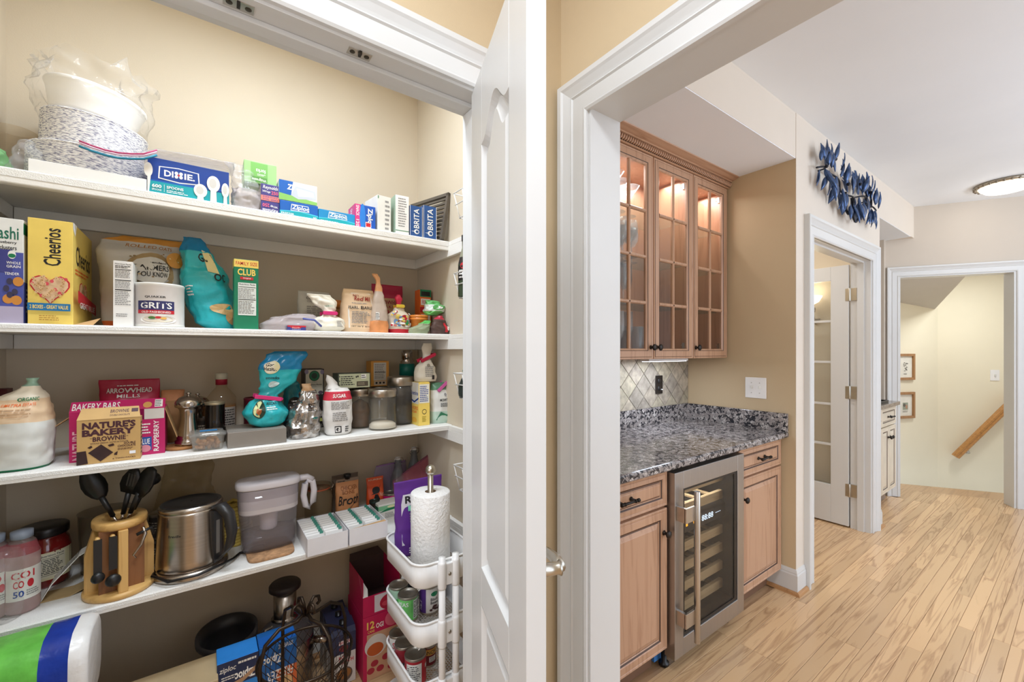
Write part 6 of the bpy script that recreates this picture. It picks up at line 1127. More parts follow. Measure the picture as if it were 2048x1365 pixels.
HA = [(hwP*.98, PH*.94), (hwP*1.35, PH*.95), (hwP*1.66, PH*.86), (hwP*1.70, PH*.62), (hwP*1.52, PH*.44), (hwP*1.34, PH*.46), (hwP*1.2, PH*.60), (hwP*1.12, PH*.84)]
hq = B(); ring = [(hwP*1.12+.012, PH*.82), (hwP*1.3, PH*.88), (hwP*1.5, PH*.84), (hwP*1.56, PH*.7), (hwP*1.52, PH*.52), (hwP*1.38, PH*.44), (hwP*1.26, PH*.48), (hwP*1.18, PH*.64)]
hq.tube([(a, 0, c) for a, c in ring], .0115, PWH, 10, True); hq.tube([(hwP*.95, 0, PH*.92), (hwP*1.3, 0, PH*.92), (hwP*1.5, 0, PH*.86)], .012, PWH, 10); hq.build('handle', wp)
# clip-top jar, broth, pouch, small things
x, t = onY(637, 1.93); r = 25/850*t; hj = zat(966, t)-z4
cj = empty('clip_jar', (x, 1.93, z4), 'clip-top glass jar with an orange seal behind the tea trays', 'jar'); DG = clear('#b09a78', .22, .04)
B().lathe([(r*.9, 0), (r, .006), (r, hj*.74), (r*.8, hj*.82), (r*.84, hj*.85)], DG, seg=28).build('glass_body', cj); B().lathe([(r*.86, hj*.885), (r*.92, hj*.9), (r*.9, hj*.97), (r*.5, hj), (.003, hj)], DG, seg=28).build('glass_lid', cj)
B().lathe([(r*.84, hj*.85), (r*.87, hj*.86), (r*.87, hj*.88), (r*.84, hj*.885)], col('#c9603a', .5), seg=28).build('rubber_seal', cj)
B().tube([(r*.9, 0, hj*.78), (r*1.12, 0, hj*.86), (r*1.08, 0, hj*.98), (r*1.25, 0, hj*.8), (r*1.18, 0, hj*.62)], .002, CHR, 6).build('wire_clip', cj)
brt = [('l', .1, .93, .5, .97, 1, INK), ('t', 'CHICKEN', .25, .74, .85, .84, col('#8a4f2a')), ('t', 'BONE', .3, .65, .7, .73, col('#8a4f2a')), ('t', 'Broth', .1, .40, .92, .62, INK, 0, .01, .25), ('p', [(.0, .1), (.5, .3), (.9, .5), (.5, .26), (.0, .06)], INK), ('e', .38, .12, .14, .06, col('#2b1d16')), ('e', .75, .18, .14, .06, col('#2b1d16')), ('t', 'KETO', .3, .1, .46, .14, WHT), ('r', .0, .0, 1, .06, col('#a5683a'))]
o, g = bag('broth_pouch', 'copper-orange broth pouch with a black cap on the lowest shelf', 'bag', 671, 717, 1.90, z4, 957, .055, [(0, .95, .8, 0, 0), (.1, 1, 1, 0, 0), (.6, 1, .8, 0, 0), (.95, 1, .2, 0, 0), (1, .95, .1, 0, 0)], [(.93, col('#c98a5a', .35)), (1, col('#8f7a6a', .3))], brt, cr=.002)
b = B(); b.lathe([(.010, 0), (.010, .008), (.015, .009), (.015, .022), (.002, .023)], BLK, (0, 0, g.h-.003), 16); b.build('spout_cap', o)
bag('broth_pouch', 'darker pouch standing directly behind the copper-orange broth pouch', 'bag', 664, 716, 1.985, z4, 949, .04, POUCH, [(1, col('#6e5f52', .35))], cr=.003)
org = [('t', 'BOURBON', .15, .90, .85, .95, col('#f2d0b0')), ('e', .5, .62, .16, .1, INK), ('p', [(.25, .5), (.6, .62), (.75, .8), (.6, .66), (.5, .52)], INK), ('p', [(.3, .2), (.46, .5), (.54, .5), (.75, .2)], INK), ('e', .5, .2, .24, .1, INK), ('t', 'Nut', .62, .42, .86, .55, col('#f2d0b0'), 0, 0, .2)]
bag('spice_pouch', 'bright orange pouch with a black bird print on the lowest shelf', 'bag', 733, 767, 1.945, z4, 955, .045, POUCH, [(1, col('#dc5426', .45))], org, cr=.002)
x, t = onY(749, 1.86); can('spice_jar', 'small dark spice jar with a paper label in front of the orange pouch', 'jar', x, 1.86, z4, .022, zat(1001, t)-z4, M('#2a1f19', .12, coat=.4), M('#2d3b36', .3, .5), [('r', .25, .15, .6, .6, col('#b9c6dc')), ('l', .3, .2, .55, .55, 4, col('#5a6a90'))])
x, t = onY(780, 1.93); can('cocoa_tin', 'bright pink tin with an open steel rim right of the orange pouch', 'tin', x, 1.93, z4, .033, zat(985, t)-z4, col('#d4177e', .4), TIN, [('t', '5', .4, .3, .6, .7, INK, 0, .03)])
carton('tea_carton', 'white and green tea carton with a torn top, right of the tea trays', 'box', 757, 800, 1.80, z4, 1012, .07, LBL, {'F': [('r', 0, .62, 1, .9, col('#7fbf8f')), ('p', [(.0, .5), (1, .62), (1, .75), (.4, .7)], GRN), ('e', .6, .8, .2, .08, col('#e8e4b0')), ('l', .3, .1, .8, .45, 5, GREYINK)], 'L': [('r', 0, .6, 1, .85, GRN)]})
# tea trays: white card boxes full of sachets
TR = col('#e9e7ea', .55, .02); SAC = [col('#e6e3df', .5, .03), col('#d9d6d4', .5, .03), col('#c9d6cf', .5, .03)]; sm = None; rt = random.Random(3)
for i, (pa, pb, lab, grp) in enumerate(((615, 697, 'white card tray of tea sachets, the left one of two', 'tea sachets in the left tray'), (699, 776, 'white card tray of tea sachets with a torn kraft lip, the right one of two', 'tea sachets in the right tray'))):
    Yt = 1.635; xa, t = onY(pa, Yt); xb, _ = onY(pb, Yt); w = xb-xa-.002; D_ = .215; hT_ = .062
    t_ = empty('tea_tray', (xa, Yt, z4), lab, 'tray', 0, 'card tea trays on the lowest shelf')
    B().box((0, 0, 0), (w, .0015, hT_), TR).build('front_wall', t_); B().box((0, D_-.0015, 0), (w, D_, hT_*1.0), TR).build('back_wall', t_)
    for s in (0, w-.0015): B().box((s, .0015, 0), (s+.0015, D_-.0015, hT_), TR).build('side_wall', t_)
    B().box((.0015, .0015, 0), (w-.0015, D_-.0015, .001), TR).build('bottom_panel', t_)
    if i: B().add([(.002, .002, hT_-.012), (w-.002, .002, hT_-.004), (w-.002, .03, hT_-.004), (.002, .03, hT_-.012), (.002, .002, hT_-.013), (w-.002, .002, hT_-.005), (w-.002, .03, hT_-.005), (.002, .03, hT_-.013)], [(0, 3, 2, 1), (4, 5, 6, 7), (0, 1, 5, 4), (1, 2, 6, 5), (2, 3, 7, 6), (3, 0, 4, 7)], KRAFT).build('kraft_lip', t_)
    cw = (w-.008)/2
    for c in range(2):
        for k in range(8):
            if sm is None:
                sm = B().loft([[(x_, y_, z_) for x_, y_ in ((-.0, -e), (cw-.004, -e), (cw-.004, e), (0, e))] for z_, e in ((0, .005), (.03, .006), (.054, .004), (.058, .0015))], SAC[0], (True, True), False).build('tea_sachet'); o = sm; tg2 = B().prism([(0, 0), (.012, 0), (.012, .008), (.006, .012), (0, .008)], -.001, .001, col('#3f8a78'), 'y').build('tag', sm, (cw*.72, -.004, .054)); 
            else:
                o = sm.copy(); COL.objects.link(o); q = tg2.copy(); COL.objects.link(q); q.parent = o
            y = .036+k*.0225+i*.003; o.location = (xa+.003+c*(cw+.001), Yt+y, z4+.0015+(.002 if k > 1 else 0)); o.rotation_euler = (-.28, 0, rt.uniform(-.02, .02)); o.scale = (1 if i == 0 else (w-.008)/2/cw, 1, 1)
            row = ['frontmost', 'second', 'third', 'fourth', 'fifth', 'sixth', 'seventh', 'rearmost'][k]
            tag(o, 'white tea sachet, %s of the %s row in the %s card tray' % (row, ['left', 'right'][c], ['left', 'right'][i]), 'sachet', grp)
# right end: bottles, zip bags, pouches
for i, (px, py, lab, Yb) in enumerate(((796, 914, 'swing-top glass bottle, shorter one at the back right of the lowest shelf', 1.95), (828, 894, 'swing-top glass bottle, taller one in the back right corner', 1.985))):
    x, t = onY(px, Yb); h = zat(py, t)-z4; t_ = empty('swing_top_bottle', (x, Yb, z4), lab, 'bottle', 0, 'swing-top bottles')
    B().lathe([(.032, 0), (.035, .005), (.035, h*.55), (.016, h*.78), (.0135, h*.9), (.0155, h*.905), (.0155, h*.94), (.011, h*.94), (.03, h*.5), (.03, .01)], clear('#aeb2b4', .2, .03), seg=26).build('glass_body', t_)
    B().lathe([(.012, h*.94), (.013, h*.95), (.012, h*.99), (.004, h)], col('#d9d6d2', .4), seg=18).build('stopper', t_)
    B().tube([(.016, 0, h*.86), (.024, -.004, h*.9), (.02, -.01, h*.97), (0, -.014, h*.985), (-.02, -.01, h*.97), (-.024, -.004, h*.9), (-.016, 0, h*.86)], .0016, CHR, 6).build('wire_bail', t_)
def leanbag(name, label, pts, mat, zipm, th=.012, group=None):
    """flat zip bag given by four corner points (lower left, lower right, upper right, upper left)"""
    P = [Vector(p) for p in pts]; n = (P[1]-P[0]).cross(P[3]-P[0]).normalized(); rings = []
    for i in range(11):
        v = i/10; r = []; tt = th*(.25+.9*math.sin(pi*min(1, v*.9+.05)))
        for j in range(24):
            a = 2*pi*j/24; u = .5+.5*math.cos(a); p = P[0].lerp(P[1], u).lerp(P[3].lerp(P[2], u), v); k = .006*noise.noise(p*26); r.append(p+n*(math.sin(a)*tt+k))
        rings.append(r)
    o = B().loft(rings, mat).build(name); tag(o, label, 'bag', group)
    if zipm:
        B().tube([P[3].lerp(P[2], u)-(P[3]-P[0])*.05-n*.002 for u in (0.02, .3, .6, .98)], .003, zipm, 6).build('zip_seal', o)
    return o
def pt3(px, py, Y): x, t = onY(px, Y); return (x, Y, zat(py, t))
leanbag('zip_bag', 'clear zip bag with a purple seal leaning behind the orange pouch', [pt3(738, 985, 1.99), pt3(815, 1010, 1.99), pt3(812, 920, 1.985), pt3(752, 962-30, 1.985)], clear('#b9a9c9', .3, .08, .5, 40), col('#9a2fa8'), .014)
leanbag('zip_bag', 'zip bag with a dark blue seal leaning beside the purple pouch', [pt3(790, 1015, 1.90), pt3(865, 1015, 1.90), pt3(862, 905, 1.93), pt3(785, 962, 1.93)], clear('#c06a78', .45, .08, .5, 40), col('#2a3f80'), .014)
bag('snack_pouch', 'white and crimson pouch at the right end of the lowest shelf', 'bag', 858, 892, 1.92, z4, 907, .05, POUCH, [(1, col('#d6cfd0', .4))], [('p', [(.2, .2), (.9, .1), (.9, .7), (.5, .8)], RED), ('t', 'Y', .3, .82, .45, .92, INK, 0, .03)], cr=.004, tilt=.25)
bag('snack_pouch', 'black pouch leaning behind the white and crimson pouch', 'bag', 838, 866, 1.985, z4, 897, .035, POUCH, [(1, col('#26222c', .4))], cr=.004, tilt=.2)
carton('green_box', 'dark green box at the right end of the lowest shelf', 'box', 872, 900, 1.86, z4, 945, .04, col('#27633a', .5), {'F': [('l', .2, .6, .8, .9, 3, WHT)]})
# ================================================================ UTILITY CART
CW_ = M('#efedea', .35, var=.015); CX0, CX1, CY0, CY1 = .563, .800, 1.300, 1.612
cart = empty('utility_cart', (0, 0, 0), 'white three-tier metal utility cart standing inside the pantry doorway', 'cart')
def rrect(x0, x1, y0, y1, r, z, n=6):
    out = []
    for cx_, cy_, a0 in ((x1-r, y1-r, 0), (x0+r, y1-r, pi/2), (x0+r, y0+r, pi), (x1-r, y0+r, 1.5*pi)):
        for k in range(n+1): a = a0+pi/2*k/n; out.append((cx_+r*math.cos(a), cy_+r*math.sin(a), z))
    return out
TZ = (.65, .455, .26); TD = .083
MESH = M('#d9d6d0', .4, var=.02)
for i, z in enumerate(TZ):
    t_ = B().loft([rrect(CX0+.008, CX1-.008, CY0+.008, CY1-.008, .045, z-TD), rrect(CX0, CX1, CY0, CY1, .05, z-TD+.008), rrect(CX0, CX1, CY0, CY1, .05, z), rrect(CX0+.002, CX1-.002, CY0+.002, CY1-.002, .048, z), rrect(CX0+.002, CX1-.002, CY0+.002, CY1-.002, .048, z-TD+.009), rrect(CX0+.012, CX1-.012, CY0+.012, CY1-.012, .042, z-TD+.002)], CW_, (False, False)).build('tray', cart)
    B().tube(rrect(CX0, CX1, CY0, CY1, .05, z), .0042, CW_, 8, True).build('rolled_rim', t_)
    # expanded-metal bottom: lattice of thin strips
    g = B(); x0, x1, y0, y1 = CX0+.012, CX1-.012, CY0+.012, CY1-.012; st = .011; zz_ = z-TD+.001
    n = int((y1-y0+x1-x0)/st)+1
    for s in (1, -1):
        for k in range(-n, n):
            c = k*st; pts = []
            # line y = y0 + c + s*1.0*(x-x0)*.6
            f = lambda xx: y0+c+s*.55*(xx-x0)
            xs = [x0, x1]; ya, yb2 = f(x0), f(x1); lo, hi = x0, x1
            if s*.55 > 0:
                lo = max(x0, x0+(y0-(y0+c))/(s*.55)); hi = min(x1, x0+(y1-(y0+c))/(s*.55))
            else:
                hi = min(x1, x0+(y0-(y0+c))/(s*.55)); lo = max(x0, x0+(y1-(y0+c))/(s*.55))
            if hi-lo < .006: continue
            e = .0014; g.add([(lo, f(lo)-e, zz_), (hi, f(hi)-e, zz_), (hi, f(hi)+e, zz_), (lo, f(lo)+e, zz_), (lo, f(lo)-e, zz_+.001), (hi, f(hi)-e, zz_+.001), (hi, f(hi)+e, zz_+.001), (lo, f(lo)+e, zz_+.001)], [(0, 3, 2, 1), (4, 5, 6, 7), (0, 1, 5, 4), (2, 3, 7, 6)], MESH)
    g.build('mesh_bottom', t_, kind='stuff')
PX = (.649, .700)
for yy, s in ((CY0-.012, -1), (CY1+.004, 1)):
    for X in PX: B().tube([(X, yy, .05), (X, yy, .668)], .0115, CW_, 14).build('post', cart)
    for z in TZ:
        B().box((PX[0], yy-.006, z-TD+.004), (PX[1], yy+.006, z-.006), CW_).build('bracket', cart, bevel=.003)
        for X in PX: B().lathe([(.0135, z-TD-.004), (.0145, z-TD), (.0145, z-.004), (.0125, z+.004)], CW_, (X, yy, 0), 16).build('sleeve', cart)
        b = B(); b.lathe([(.006, 0), (.006, .003), (.002, .004)], M('#b0a89c', .3, .9), seg=12); b.xf(Matrix.Translation(((PX[0]+PX[1])/2, yy+s*.006, z-TD/2)) @ Matrix.Rotation(-s*pi/2, 4, 'X')); b.build('screw', cart)
B().tube(rrect(CX0+.01, CX1-.01, CY0-.01, CY1+.01, .05, .06), .011, CW_, 10, True).build('base_frame', cart)
for X in (CX0+.03, CX1-.03):
    for Y in (CY0+.03, CY1-.03):
        w_ = B(); w_.lathe([(.02, -.009), (.024, -.006), (.024, .006), (.02, .009)], M('#d0cdc8', .5), seg=18); w_.xf(Matrix.Translation((X, Y, .0245)) @ Matrix.Rotation(pi/2, 4, 'Y')); w_.build('castor', cart)
        
# paper towel holder and roll
x, t = onY(861, 1.455); rT = 38.5/850*t; zt0 = TZ[0]-TD+.003; zT = zat(983, t)
ph = empty('paper_towel_holder', (x, 1.455, zt0), 'brushed steel paper towel stand in the top cart tray', 'paper towel holder')
B().lathe([(.07, 0), (.07, .004), (.066, .008), (.012, .009)], SAT, seg=32).build('base', ph); hp = zat(948, t)-zt0
B().tube([(0, 0, .009), (0, 0, hp)], .0105, SAT, 16).build('rod', ph); B().ball((0, 0, hp+.014), .0195, SAT, 20).build('ball_finial', ph)
TWL = M('#f1eeea', .8, var=.02, vs=40, bump=.5, bs=90)
o = B().lathe([(.0205, .010), (rT-.003, .010), (rT, .013), (rT, zT-zt0-.003), (rT-.003, zT-zt0), (.0205, zT-zt0)], TWL, seg=48, cap=(False, False)).build('paper_towel_roll', None, (x, 1.455, zt0)); tag(o, 'white paper towel roll on the steel stand in the cart', 'paper towel')
b = B(); b.lathe([(.0205, .011), (.0205, zT-zt0-.001)], col('#a08468', .8), seg=20, cap=(False, False)); b.build('cardboard_core', o)
# purple pouch in the cart
PU = col('#5d2a86', .45, .06)
o, g = bag('chocolate_pouch', 'big purple pouch with a white label standing behind the paper towel roll', 'bag', 789, 884, 1.572, zt0, 958, .05, POUCH, [(1, PU)], [('p', [(.14, .16), (.9, .16), (.9, .82), (.2, .82), (.14, .7)], col('#ded9e0', .5)), ('t', 'RAW', .24, .70, .80, .80, INK, 0, .03), ('r', .30, .60, .85, .67, col('#7fd0b0')), ('l', .32, .45, .8, .58, 4, GREYINK), ('r', .34, .41, .8, .44, col('#8fd6b8')), ('p', [(.36, .3), (.48, .38), (.6, .3)], col('#4a2a20')), ('l', .3, .04, .85, .13, 3, WHT)], cr=.004, cs=20)
can('spice_jar', 'small jar standing at the right back corner of the top cart tray', 'jar', .772, 1.56, zt0, .024, .10, M('#6b5a3a', .15, coat=.3), col('#d9d4c8', .4))
zc2 = TZ[1]-TD+.003; zc3 = TZ[2]-TD+.003
GNC = col('#6fd06a', .4, .2); pea = [('r', .0, .0, .5, 1, col('#7ed873', .4, .15)), ('r', .58, .05, 1, .95, col('#cfd3cf')), ('l', .6, .1, .98, .9, 10, INK), ('t', 'PEAS', .05, .7, .42, .9, WHT, 0, .02)]
can('food_can', 'green labelled can, front left in the middle cart tray', 'can', .613, 1.492, zc2, .037, .092, GNC, TIN, pea, 'cans in the cart', yaw=-.1)
can('food_can', 'pale green and white can with a pull ring, back left in the middle cart tray', 'can', .607, 1.568, zc2, .036, .094, col('#bcd9c2', .4), TIN, [('r', .1, .1, .5, .6, col('#5fb868')), ('l', .5, .6, .95, .9, 3, DBLUE)], 'cans in the cart')
can('food_can', 'purple and white black bean can in the middle cart tray', 'can', .697, 1.49, zc2, .037, .105, col('#e2dcd6', .4), TIN, [('r', .0, 0, .36, 1, PURP), ('t', 'FAMILY', .1, .1, .2, .5, WHT, 90), ('e', .66, .78, .13, .1, GRN), ('t', 'Black', .52, .5, .8, .62, INK, 0, .01), ('t', 'Beans', .52, .36, .8, .48, INK, 0, .01)]+[('e', .48+.38*rt.random(), .08+.2*rt.random(), .05, .05, col('#4a2a2a')) for _ in range(9)], 'cans in the cart', yaw=-.35)
can('food_can', 'blue can half hidden behind the cart posts in the middle tray', 'can', .742, 1.565, zc2, .034, .09, col('#5b82c0', .4), TIN, (), 'cans in the cart')
rdl = [('r', .1, .1, .6, .9, LBL), ('l', .14, .15, .56, .85, 9, INK), ('r', .62, 0, 1, 1, RED), ('r', .75, .6, .85, .75, WHT)]
can('food_can', 'red can with a nutrition label, nearest in the bottom cart tray', 'can', .613, 1.425, zc3, .038, .105, col('#b0202c', .4), TIN, rdl, 'cans in the cart', yaw=-.1)
can('food_can', 'dark red can, second from the front in the bottom cart tray', 'can', .605, 1.502, zc3, .037, .105, col('#8f1a26', .4), TIN, [('r', .1, .1, .5, .5, INK), ('l', .12, .14, .48, .48, 5, WHT)], 'cans in the cart', yaw=-.1)
can('food_can', 'red and white can, back left in the bottom cart tray', 'can', .605, 1.571, zc3, .033, .105, col('#a81f2c', .4), TIN, [('r', 0, .5, 1, 1, LBL), ('t', 'SOUP', .2, .6, .8, .85, RED), ('l', .1, .1, .9, .4, 4, INK)], 'cans in the cart', yaw=-.1)
can('food_can', 'maroon can standing alone on the right of the bottom cart tray', 'can', .690, 1.485, zc3, .030, .080, col('#6e1420', .4), TIN, [('r', 0, .6, 1, .95, col('#c9923a')), ('t', 'RANCH', .2, .66, .8, .88, INK), ('r', .5, .2, .8, .5, LBL), ('l', .52, .22, .78, .48, 3, INK)], 'cans in the cart', yaw=-.3)
# ================================================================ PANTRY FLOOR
# broth cartons
CTN = col('#2a2f4e', .5)
for k in range(3):
    y = 1.80+k*.0685; xa = .418; w = .095; d = .066; h = .205
    o = B().box((0, 0, 0), (w, d, h), col('#d9d4d0', .5)).build('broth_carton', None, (xa, y, .001), bevel=.002)
    tag(o, ['frontmost of three navy broth cartons on the pantry floor', 'middle one of three navy broth cartons on the pantry floor', 'rearmost of three navy broth cartons on the pantry floor'][k], 'carton', 'broth cartons')
    B().add([(0, 0, h), (w, 0, h), (w, d, h), (0, d, h), (.0, .012, h+.018), (w, .012, h+.018), (w, d, h+.03), (0, d, h+.03)], [(0, 1, 5, 4), (1, 2, 6, 5), (2, 3, 7, 6), (3, 0, 4, 7), (4, 5, 6, 7)], CTN).build('slanted_top', o)
    b = B(); b.lathe([(.014, 0), (.014, .004), (.0125, .005), (.0125, .017), (.002, .018)], BLK, seg=18); b.xf(Matrix.Translation((w*.55, d*.55, h+.021)) @ Matrix.Rotation(-.2, 4, 'X')); b.build('screw_cap', o)
    decals(o, boxface(w, d, h, 'F'), [('r', 0, .62, 1, 1, CTN), ('r', .3, .80, .82, .88, col('#d9c4c4')), ('t', 'SWANSON', .33, .82, .8, .86, RED), ('e', .5, .72, .2, .06, col('#7a2430')), ('t', 'BONE', .3, .52, .7, .58, RED, 0, .02), ('t', 'BROTH', .3, .42, .9, .5, RED, 0, .02), ('e', .5, .2, .36, .15, col('#6a5a50')), ('e', .5, .22, .3, .1, col('#a06a3a'))])
    decals(o, boxface(w, d, h, 'L'), [('r', 0, .62, 1, 1, CTN), ('l', .1, .1, .9, .55, 8, GREYINK)], name='side_print')
# magenta cartons
PNK = col('#c0164f', .5)
hL = .262; xa, wL, _ = place(726, 800, 1.76)
o = B().box((0, 0, 0), (wL, .22, hL), PNK).build('soup_box', None, (xa, 1.76, .001), bevel=.0015); tag(o, 'tall magenta box marked 12 on the pantry floor behind the cart', 'box')
decals(o, boxface(wL, .22, hL, 'F'), [('r', .0, 0, 1, .72, col('#c99a7a')), ('r', 0, 0, .1, .72, PNK), ('t', '12', .10, .80, .30, .92, col('#f0c860'), 0, .03), ('t', 'CANS', .12, .74, .30, .78, col('#f0c860')), ('t', 'OGI', .34, .78, .54, .86, WHT, 0, .02), ('e', .78, .86, .2, .12, col('#e06a80')), ('e', .34, .52, .30, .17, col('#d9d2cc')), ('e', .32, .46, .22, .1, col('#c05a2a'))]+[('e', a, c, .1, .05, col('#a8283c')) for a, c in ((.3, .24), (.2, .14), (.45, .13), (.6, .28), (.75, .1))])
ou = empty('soup_box', (xa, 1.76, .001), 'open magenta box with torn flaps stacked on the box marked 12', 'box'); zb0 = hL+.002; zf = hL+.085; zk = hL+.155; DKI = M('#4a3734', .8)
B().box((0, 0, zb0), (wL, .002, zf), PNK).box((0, .198, zb0), (wL, .2, zk), DKI).box((0, .002, zb0), (.002, .198, zk), PNK).box((wL-.002, .002, zb0), (wL, .198, zk), PNK).box((.002, .002, zb0), (wL-.002, .198, zb0+.002), DKI).build('body', ou)
decals(ou, lambda u, v, q: (wL*u, -q, zb0+(zf-zb0)*v), [('p', [(.3, .1), (1, .1), (1, .95), (.3, .95)], col('#d9d2d6')), ('e', .72, .45, .28, .4, col('#b0203c')), ('e', .9, .7, .1, .15, GRN), ('e', .6, .4, .1, .12, col('#d0485a'))])
flap(ou, [(0, .0, zf), (0, .06, zk), (.025, .02, zf+.02), (.02, 0, zf)], .0012, LBL); flap(ou, [(wL, .2, zk), (0, .2, zk), (.01, .23, zk+.02), (wL-.02, .23, zk+.025)], .0012, DKI)
# juicer
jx, jy = .262, 1.868; ju = empty('juicer', (jx, jy, .001), 'steel and black juicer with a tall feed chute on the pantry floor', 'juicer'); JB = M('#2a2829', .4, var=.1); JS = M('#a89f95', .25, 1, var=.04, stretch=(1, 1, 50))
B().lathe([(.088, 0), (.098, .01), (.098, .16), (.10, .165)], JS, seg=36).build('motor_base', ju); B().lathe([(.10, .166), (.102, .17), (.102, .235), (.098, .24)], JS, seg=36).build('steel_bowl', ju)
B().lathe([(.10, .24), (.098, .255), (.075, .285), (.048, .305), (.046, .32)], clear('#6a6668', .5, .05), seg=36, cap=(False, False)).build('clear_cover', ju)
B().lathe([(.046, .315), (.048, .32), (.042, .325), (.040, .33), (.040, .425)], JS, seg=30).build('feed_chute', ju); B().lathe([(.050, .425), (.056, .43), (.056, .445), (.05, .452), (.003, .455)], M('#2b2220', .45), seg=30).build('pusher', ju)
b = B(); b.tube([(.10, -.02, .20), (.145, -.045, .197)], .013, JS, 14); b.build('spout', ju)
B().tube([(-.07, -.075, .2), (-.09, -.07, .26), (-.07, -.02, .30), (.05, .0, .315)], .006, JS, 8).build('locking_arm', ju)
b = B(); ox = -.178; sec = lambda s, z, dx=0: [(ox+dx+.085*s*math.cos(a), -.01+.105*s*math.sin(a), z*1.2) for a in [2*pi*j/36 for j in range(36)]]
b.loft([sec(.8, 0), sec(.86, .01), sec(.98, .25), sec(1.12, .27, -.01), sec(1.12, .285, -.01), sec(1.04, .285, -.01), sec(.92, .25), sec(.78, .02)], JB, (True, True)); b.build('pulp_bin', ju)
# freezer bag boxes
b0_ = col('#2b86d8', .45); 
xa, w1, t = place(434, 517, 1.625); h1 = zat(1333, t)
fz = [('r', 0, .78, 1, 1, col('#16284f')), ('t', 'ziploc', .05, .9, .45, .96, LBL, 0, .01, .2), ('l', .1, .84, .5, .88, 2, LBL), ('t', 'Ziploc', .42, .80, .92, .90, WHT, 180, .03), ('p', [(0, .78), (.6, .78), (1, .86), (1, .9), (.6, .82)], col('#b08a6a')), ('l', .5, .94, .95, .98, 1, LBL), ('e', .6, .4, .3, .1, TEAL)]
o = B().box((0, 0, 0), (w1, .09, h1), b0_).build('freezer_bag_box', None, (xa, 1.625, .001), bevel=.0015); tag(o, 'tall blue freezer bag box with a navy top band on the pantry floor', 'box', 'tall freezer bag boxes'); decals(o, boxface(w1, .09, h1, 'F'), fz); B().box((.003, .003, h1), (w1-.003, .06, h1+.001), b0_).build('top_flap', o)
xb2 = xa+w1+.002; _, w2, _ = place(519, 594, 1.625); h2 = h1+.004
o = B().box((0, 0, 0), (w2, .09, h2), col('#1560a8', .45)).build('freezer_bag_box', None, (xb2, 1.625, .001), bevel=.0015); tag(o, 'tall blue freezer bag box with an orange picture, right beside the navy-topped one', 'box', 'tall freezer bag boxes')
decals(o, boxface(w2, .09, h2, 'F'), [('t', 'Ziploc', .1, .82, .6, .92, WHT, 180, .03), ('r', .45, .5, 1, .76, col('#d96a3a')), ('e', .7, .6, .2, .08, col('#e8c08a')), ('t', 'FREEZER', .2, .68, .9, .76, WHT, 180), ('t', '28 BAGS', .5, .94, .9, .98, LBL), ('t', 'Ziploc', .08, .58, .5, .68, WHT, 180, .03)]); B().box((.003, .003, h2), (w2-.003, .06, h2+.001), BLUE).build('top_flap', o)
# beige lidded storage box, carton and paper towel pack
xb1, t = onY(432, 1.60); xa1 = xb1-.26; hS = zat(1309, dep(xb1, 1.735)); BG = col('#b39a72', .7)
o = B().box((0, 0, 0), (xb1-xa1, .135, hS-.03), BG).build('storage_box', None, (xa1, 1.60, .001), bevel=.003); tag(o, 'beige lidded storage box left of the freezer bag boxes', 'box')
B().box((-.006, -.006, hS-.03), (xb1-xa1+.006, .141, hS), col('#bda57e', .7)).build('lid', o, bevel=.003); decals(o, boxface(xb1-xa1, .135, hS-.03, 'F'), [('r', .1, .80, .9, .83, col('#a8703a')), ('e', .55, .62, .12, .1, col('#cdbb98'))])
PT0 = 1.475; x2, t = onY(203, 1.635); zt_ = zat(1221, dep(x2, 1.60)); hp_ = .20; x1p = PX0+.026
o = B().box((0, 0, 0), (x2-x1p-.02, .19, zt_-hp_-.003), KRAFT).build('cardboard_carton', None, (x1p, 1.455, .001), bevel=.002); tag(o, 'plain brown carton under the paper towel pack', 'box'); B().box((.002, .09, zt_-hp_-.003), (x2-x1p-.022, .1, zt_-hp_-.0025), col('#b5905a', .4)).build('packing_tape', o)
pk = empty('paper_towel_pack', (x1p, 1.555, zt_-hp_/2), 'green, blue and white wrapped paper towel pack at the bottom left', 'paper towel pack'); Lp = x2-x1p
def sec2(s, x): return [(x, .095*s*sgp(math.cos(a), 3.2)+.003*noise.noise(Vector((x*30, a*3, 1))), hp_/2*s*sgp(math.sin(a), 3.2)+.004*noise.noise(Vector((x*24, a*3, 5)))) for a in [2*pi*j/40 for j in range(40)]]
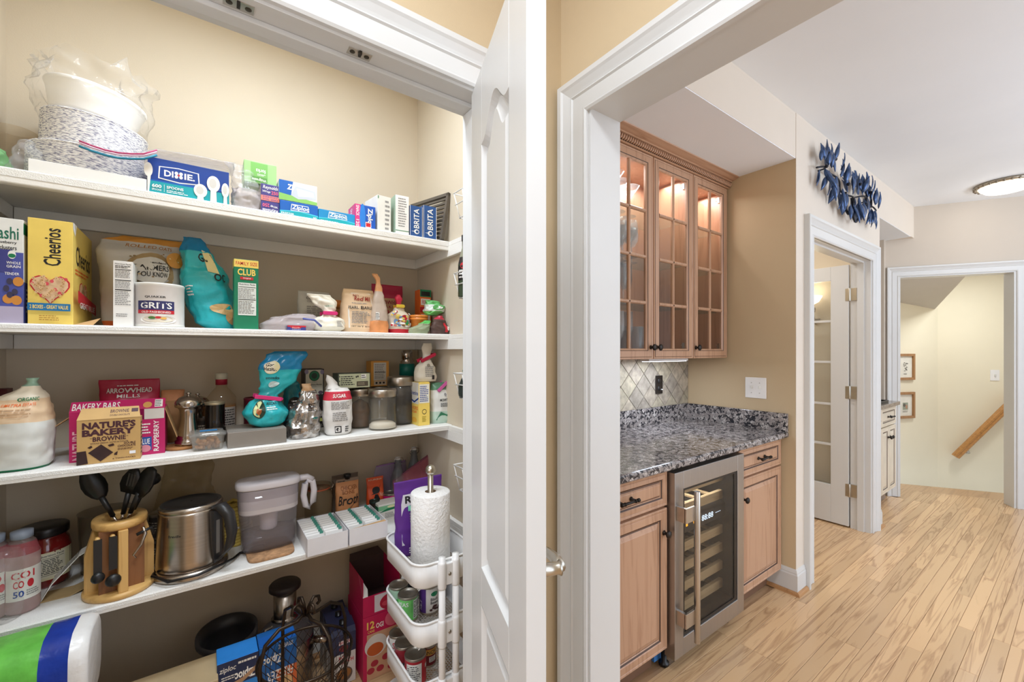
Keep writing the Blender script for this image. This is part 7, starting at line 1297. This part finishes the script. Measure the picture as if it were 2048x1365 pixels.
GRW = M('#6cc04e', .25, var=.18, vs=18, bump=.25, bs=25); BLW = M('#1c3a9a', .25, var=.15, vs=16, bump=.25, bs=25); WHW = M('#e9e7e4', .3, var=.03, bump=.3, bs=30)
for nm, xs, m in (('green_wrap', (0, Lp*.25, Lp*.5, Lp*.66), GRW), ('blue_wrap', (Lp*.66, Lp*.75, Lp*.86), BLW), ('white_end', (Lp*.86, Lp*.93, Lp*.985, Lp*.998), WHW)):
    B().loft([sec2(1 if q < Lp*.96 else (.96 if q < Lp*.99 else .86), q) for q in xs], m, (nm == 'green_wrap', nm == 'white_end')).build(nm, pk)
# wire egg basket
ax_, t = onY(604, 1.475); za_ = zat(1216, t); wb = empty('wire_basket', (ax_+.012, 1.475, .001), 'dark bronze wire basket stand with scroll top on the pantry floor', 'basket'); BZ = M('#3a2e24', .35, .8, var=.2)
R_ = .135; zr = .40
for k in range(4):
    a = k*pi/2+.35; c, s = math.cos(a), math.sin(a)
    B().tube([(.006*c, .006*s, za_-.02), (.03*c, .03*s, za_-.035), (.085*c, .085*s, za_-.03), (.125*c, .125*s, za_-.055), (.140*c, .140*s, za_-.11), (.142*c, .142*s, .2), (.142*c, .142*s, .008)], .0055, BZ, 8).build('arm', wb)
    B().tube([(.006*c, .006*s, za_-.03), (.012*c, .012*s, za_), (.026*c, .026*s, za_+.018), (.042*c, .042*s, za_+.012), (.046*c, .046*s, za_-.006), (.036*c, .036*s, za_-.012)], .005, BZ, 8).build('scroll', wb)
B().tube([(.142*math.cos(a*pi/16), .142*math.sin(a*pi/16), .008) for a in range(32)], .005, BZ, 8, True).build('base_ring', wb)
B().tube([(R_*math.cos(a*pi/20), R_*math.sin(a*pi/20), zr) for a in range(40)], .0045, BZ, 8, True).build('basket_rim', wb)
b = B(); nw = 30
for k in range(nw):
    for s in (1, -1):
        b.tube([(R_*math.cos(th)*math.cos(pi/2*v*.96), R_*math.sin(th)*math.cos(pi/2*v*.96), zr-.14*math.sin(pi/2*v)) for v, th in ((i/7, 2*pi*k/nw+s*i/7*1.1) for i in range(8))], .0011, BZ, 4)
b.build('wire_mesh', wb, kind='stuff')
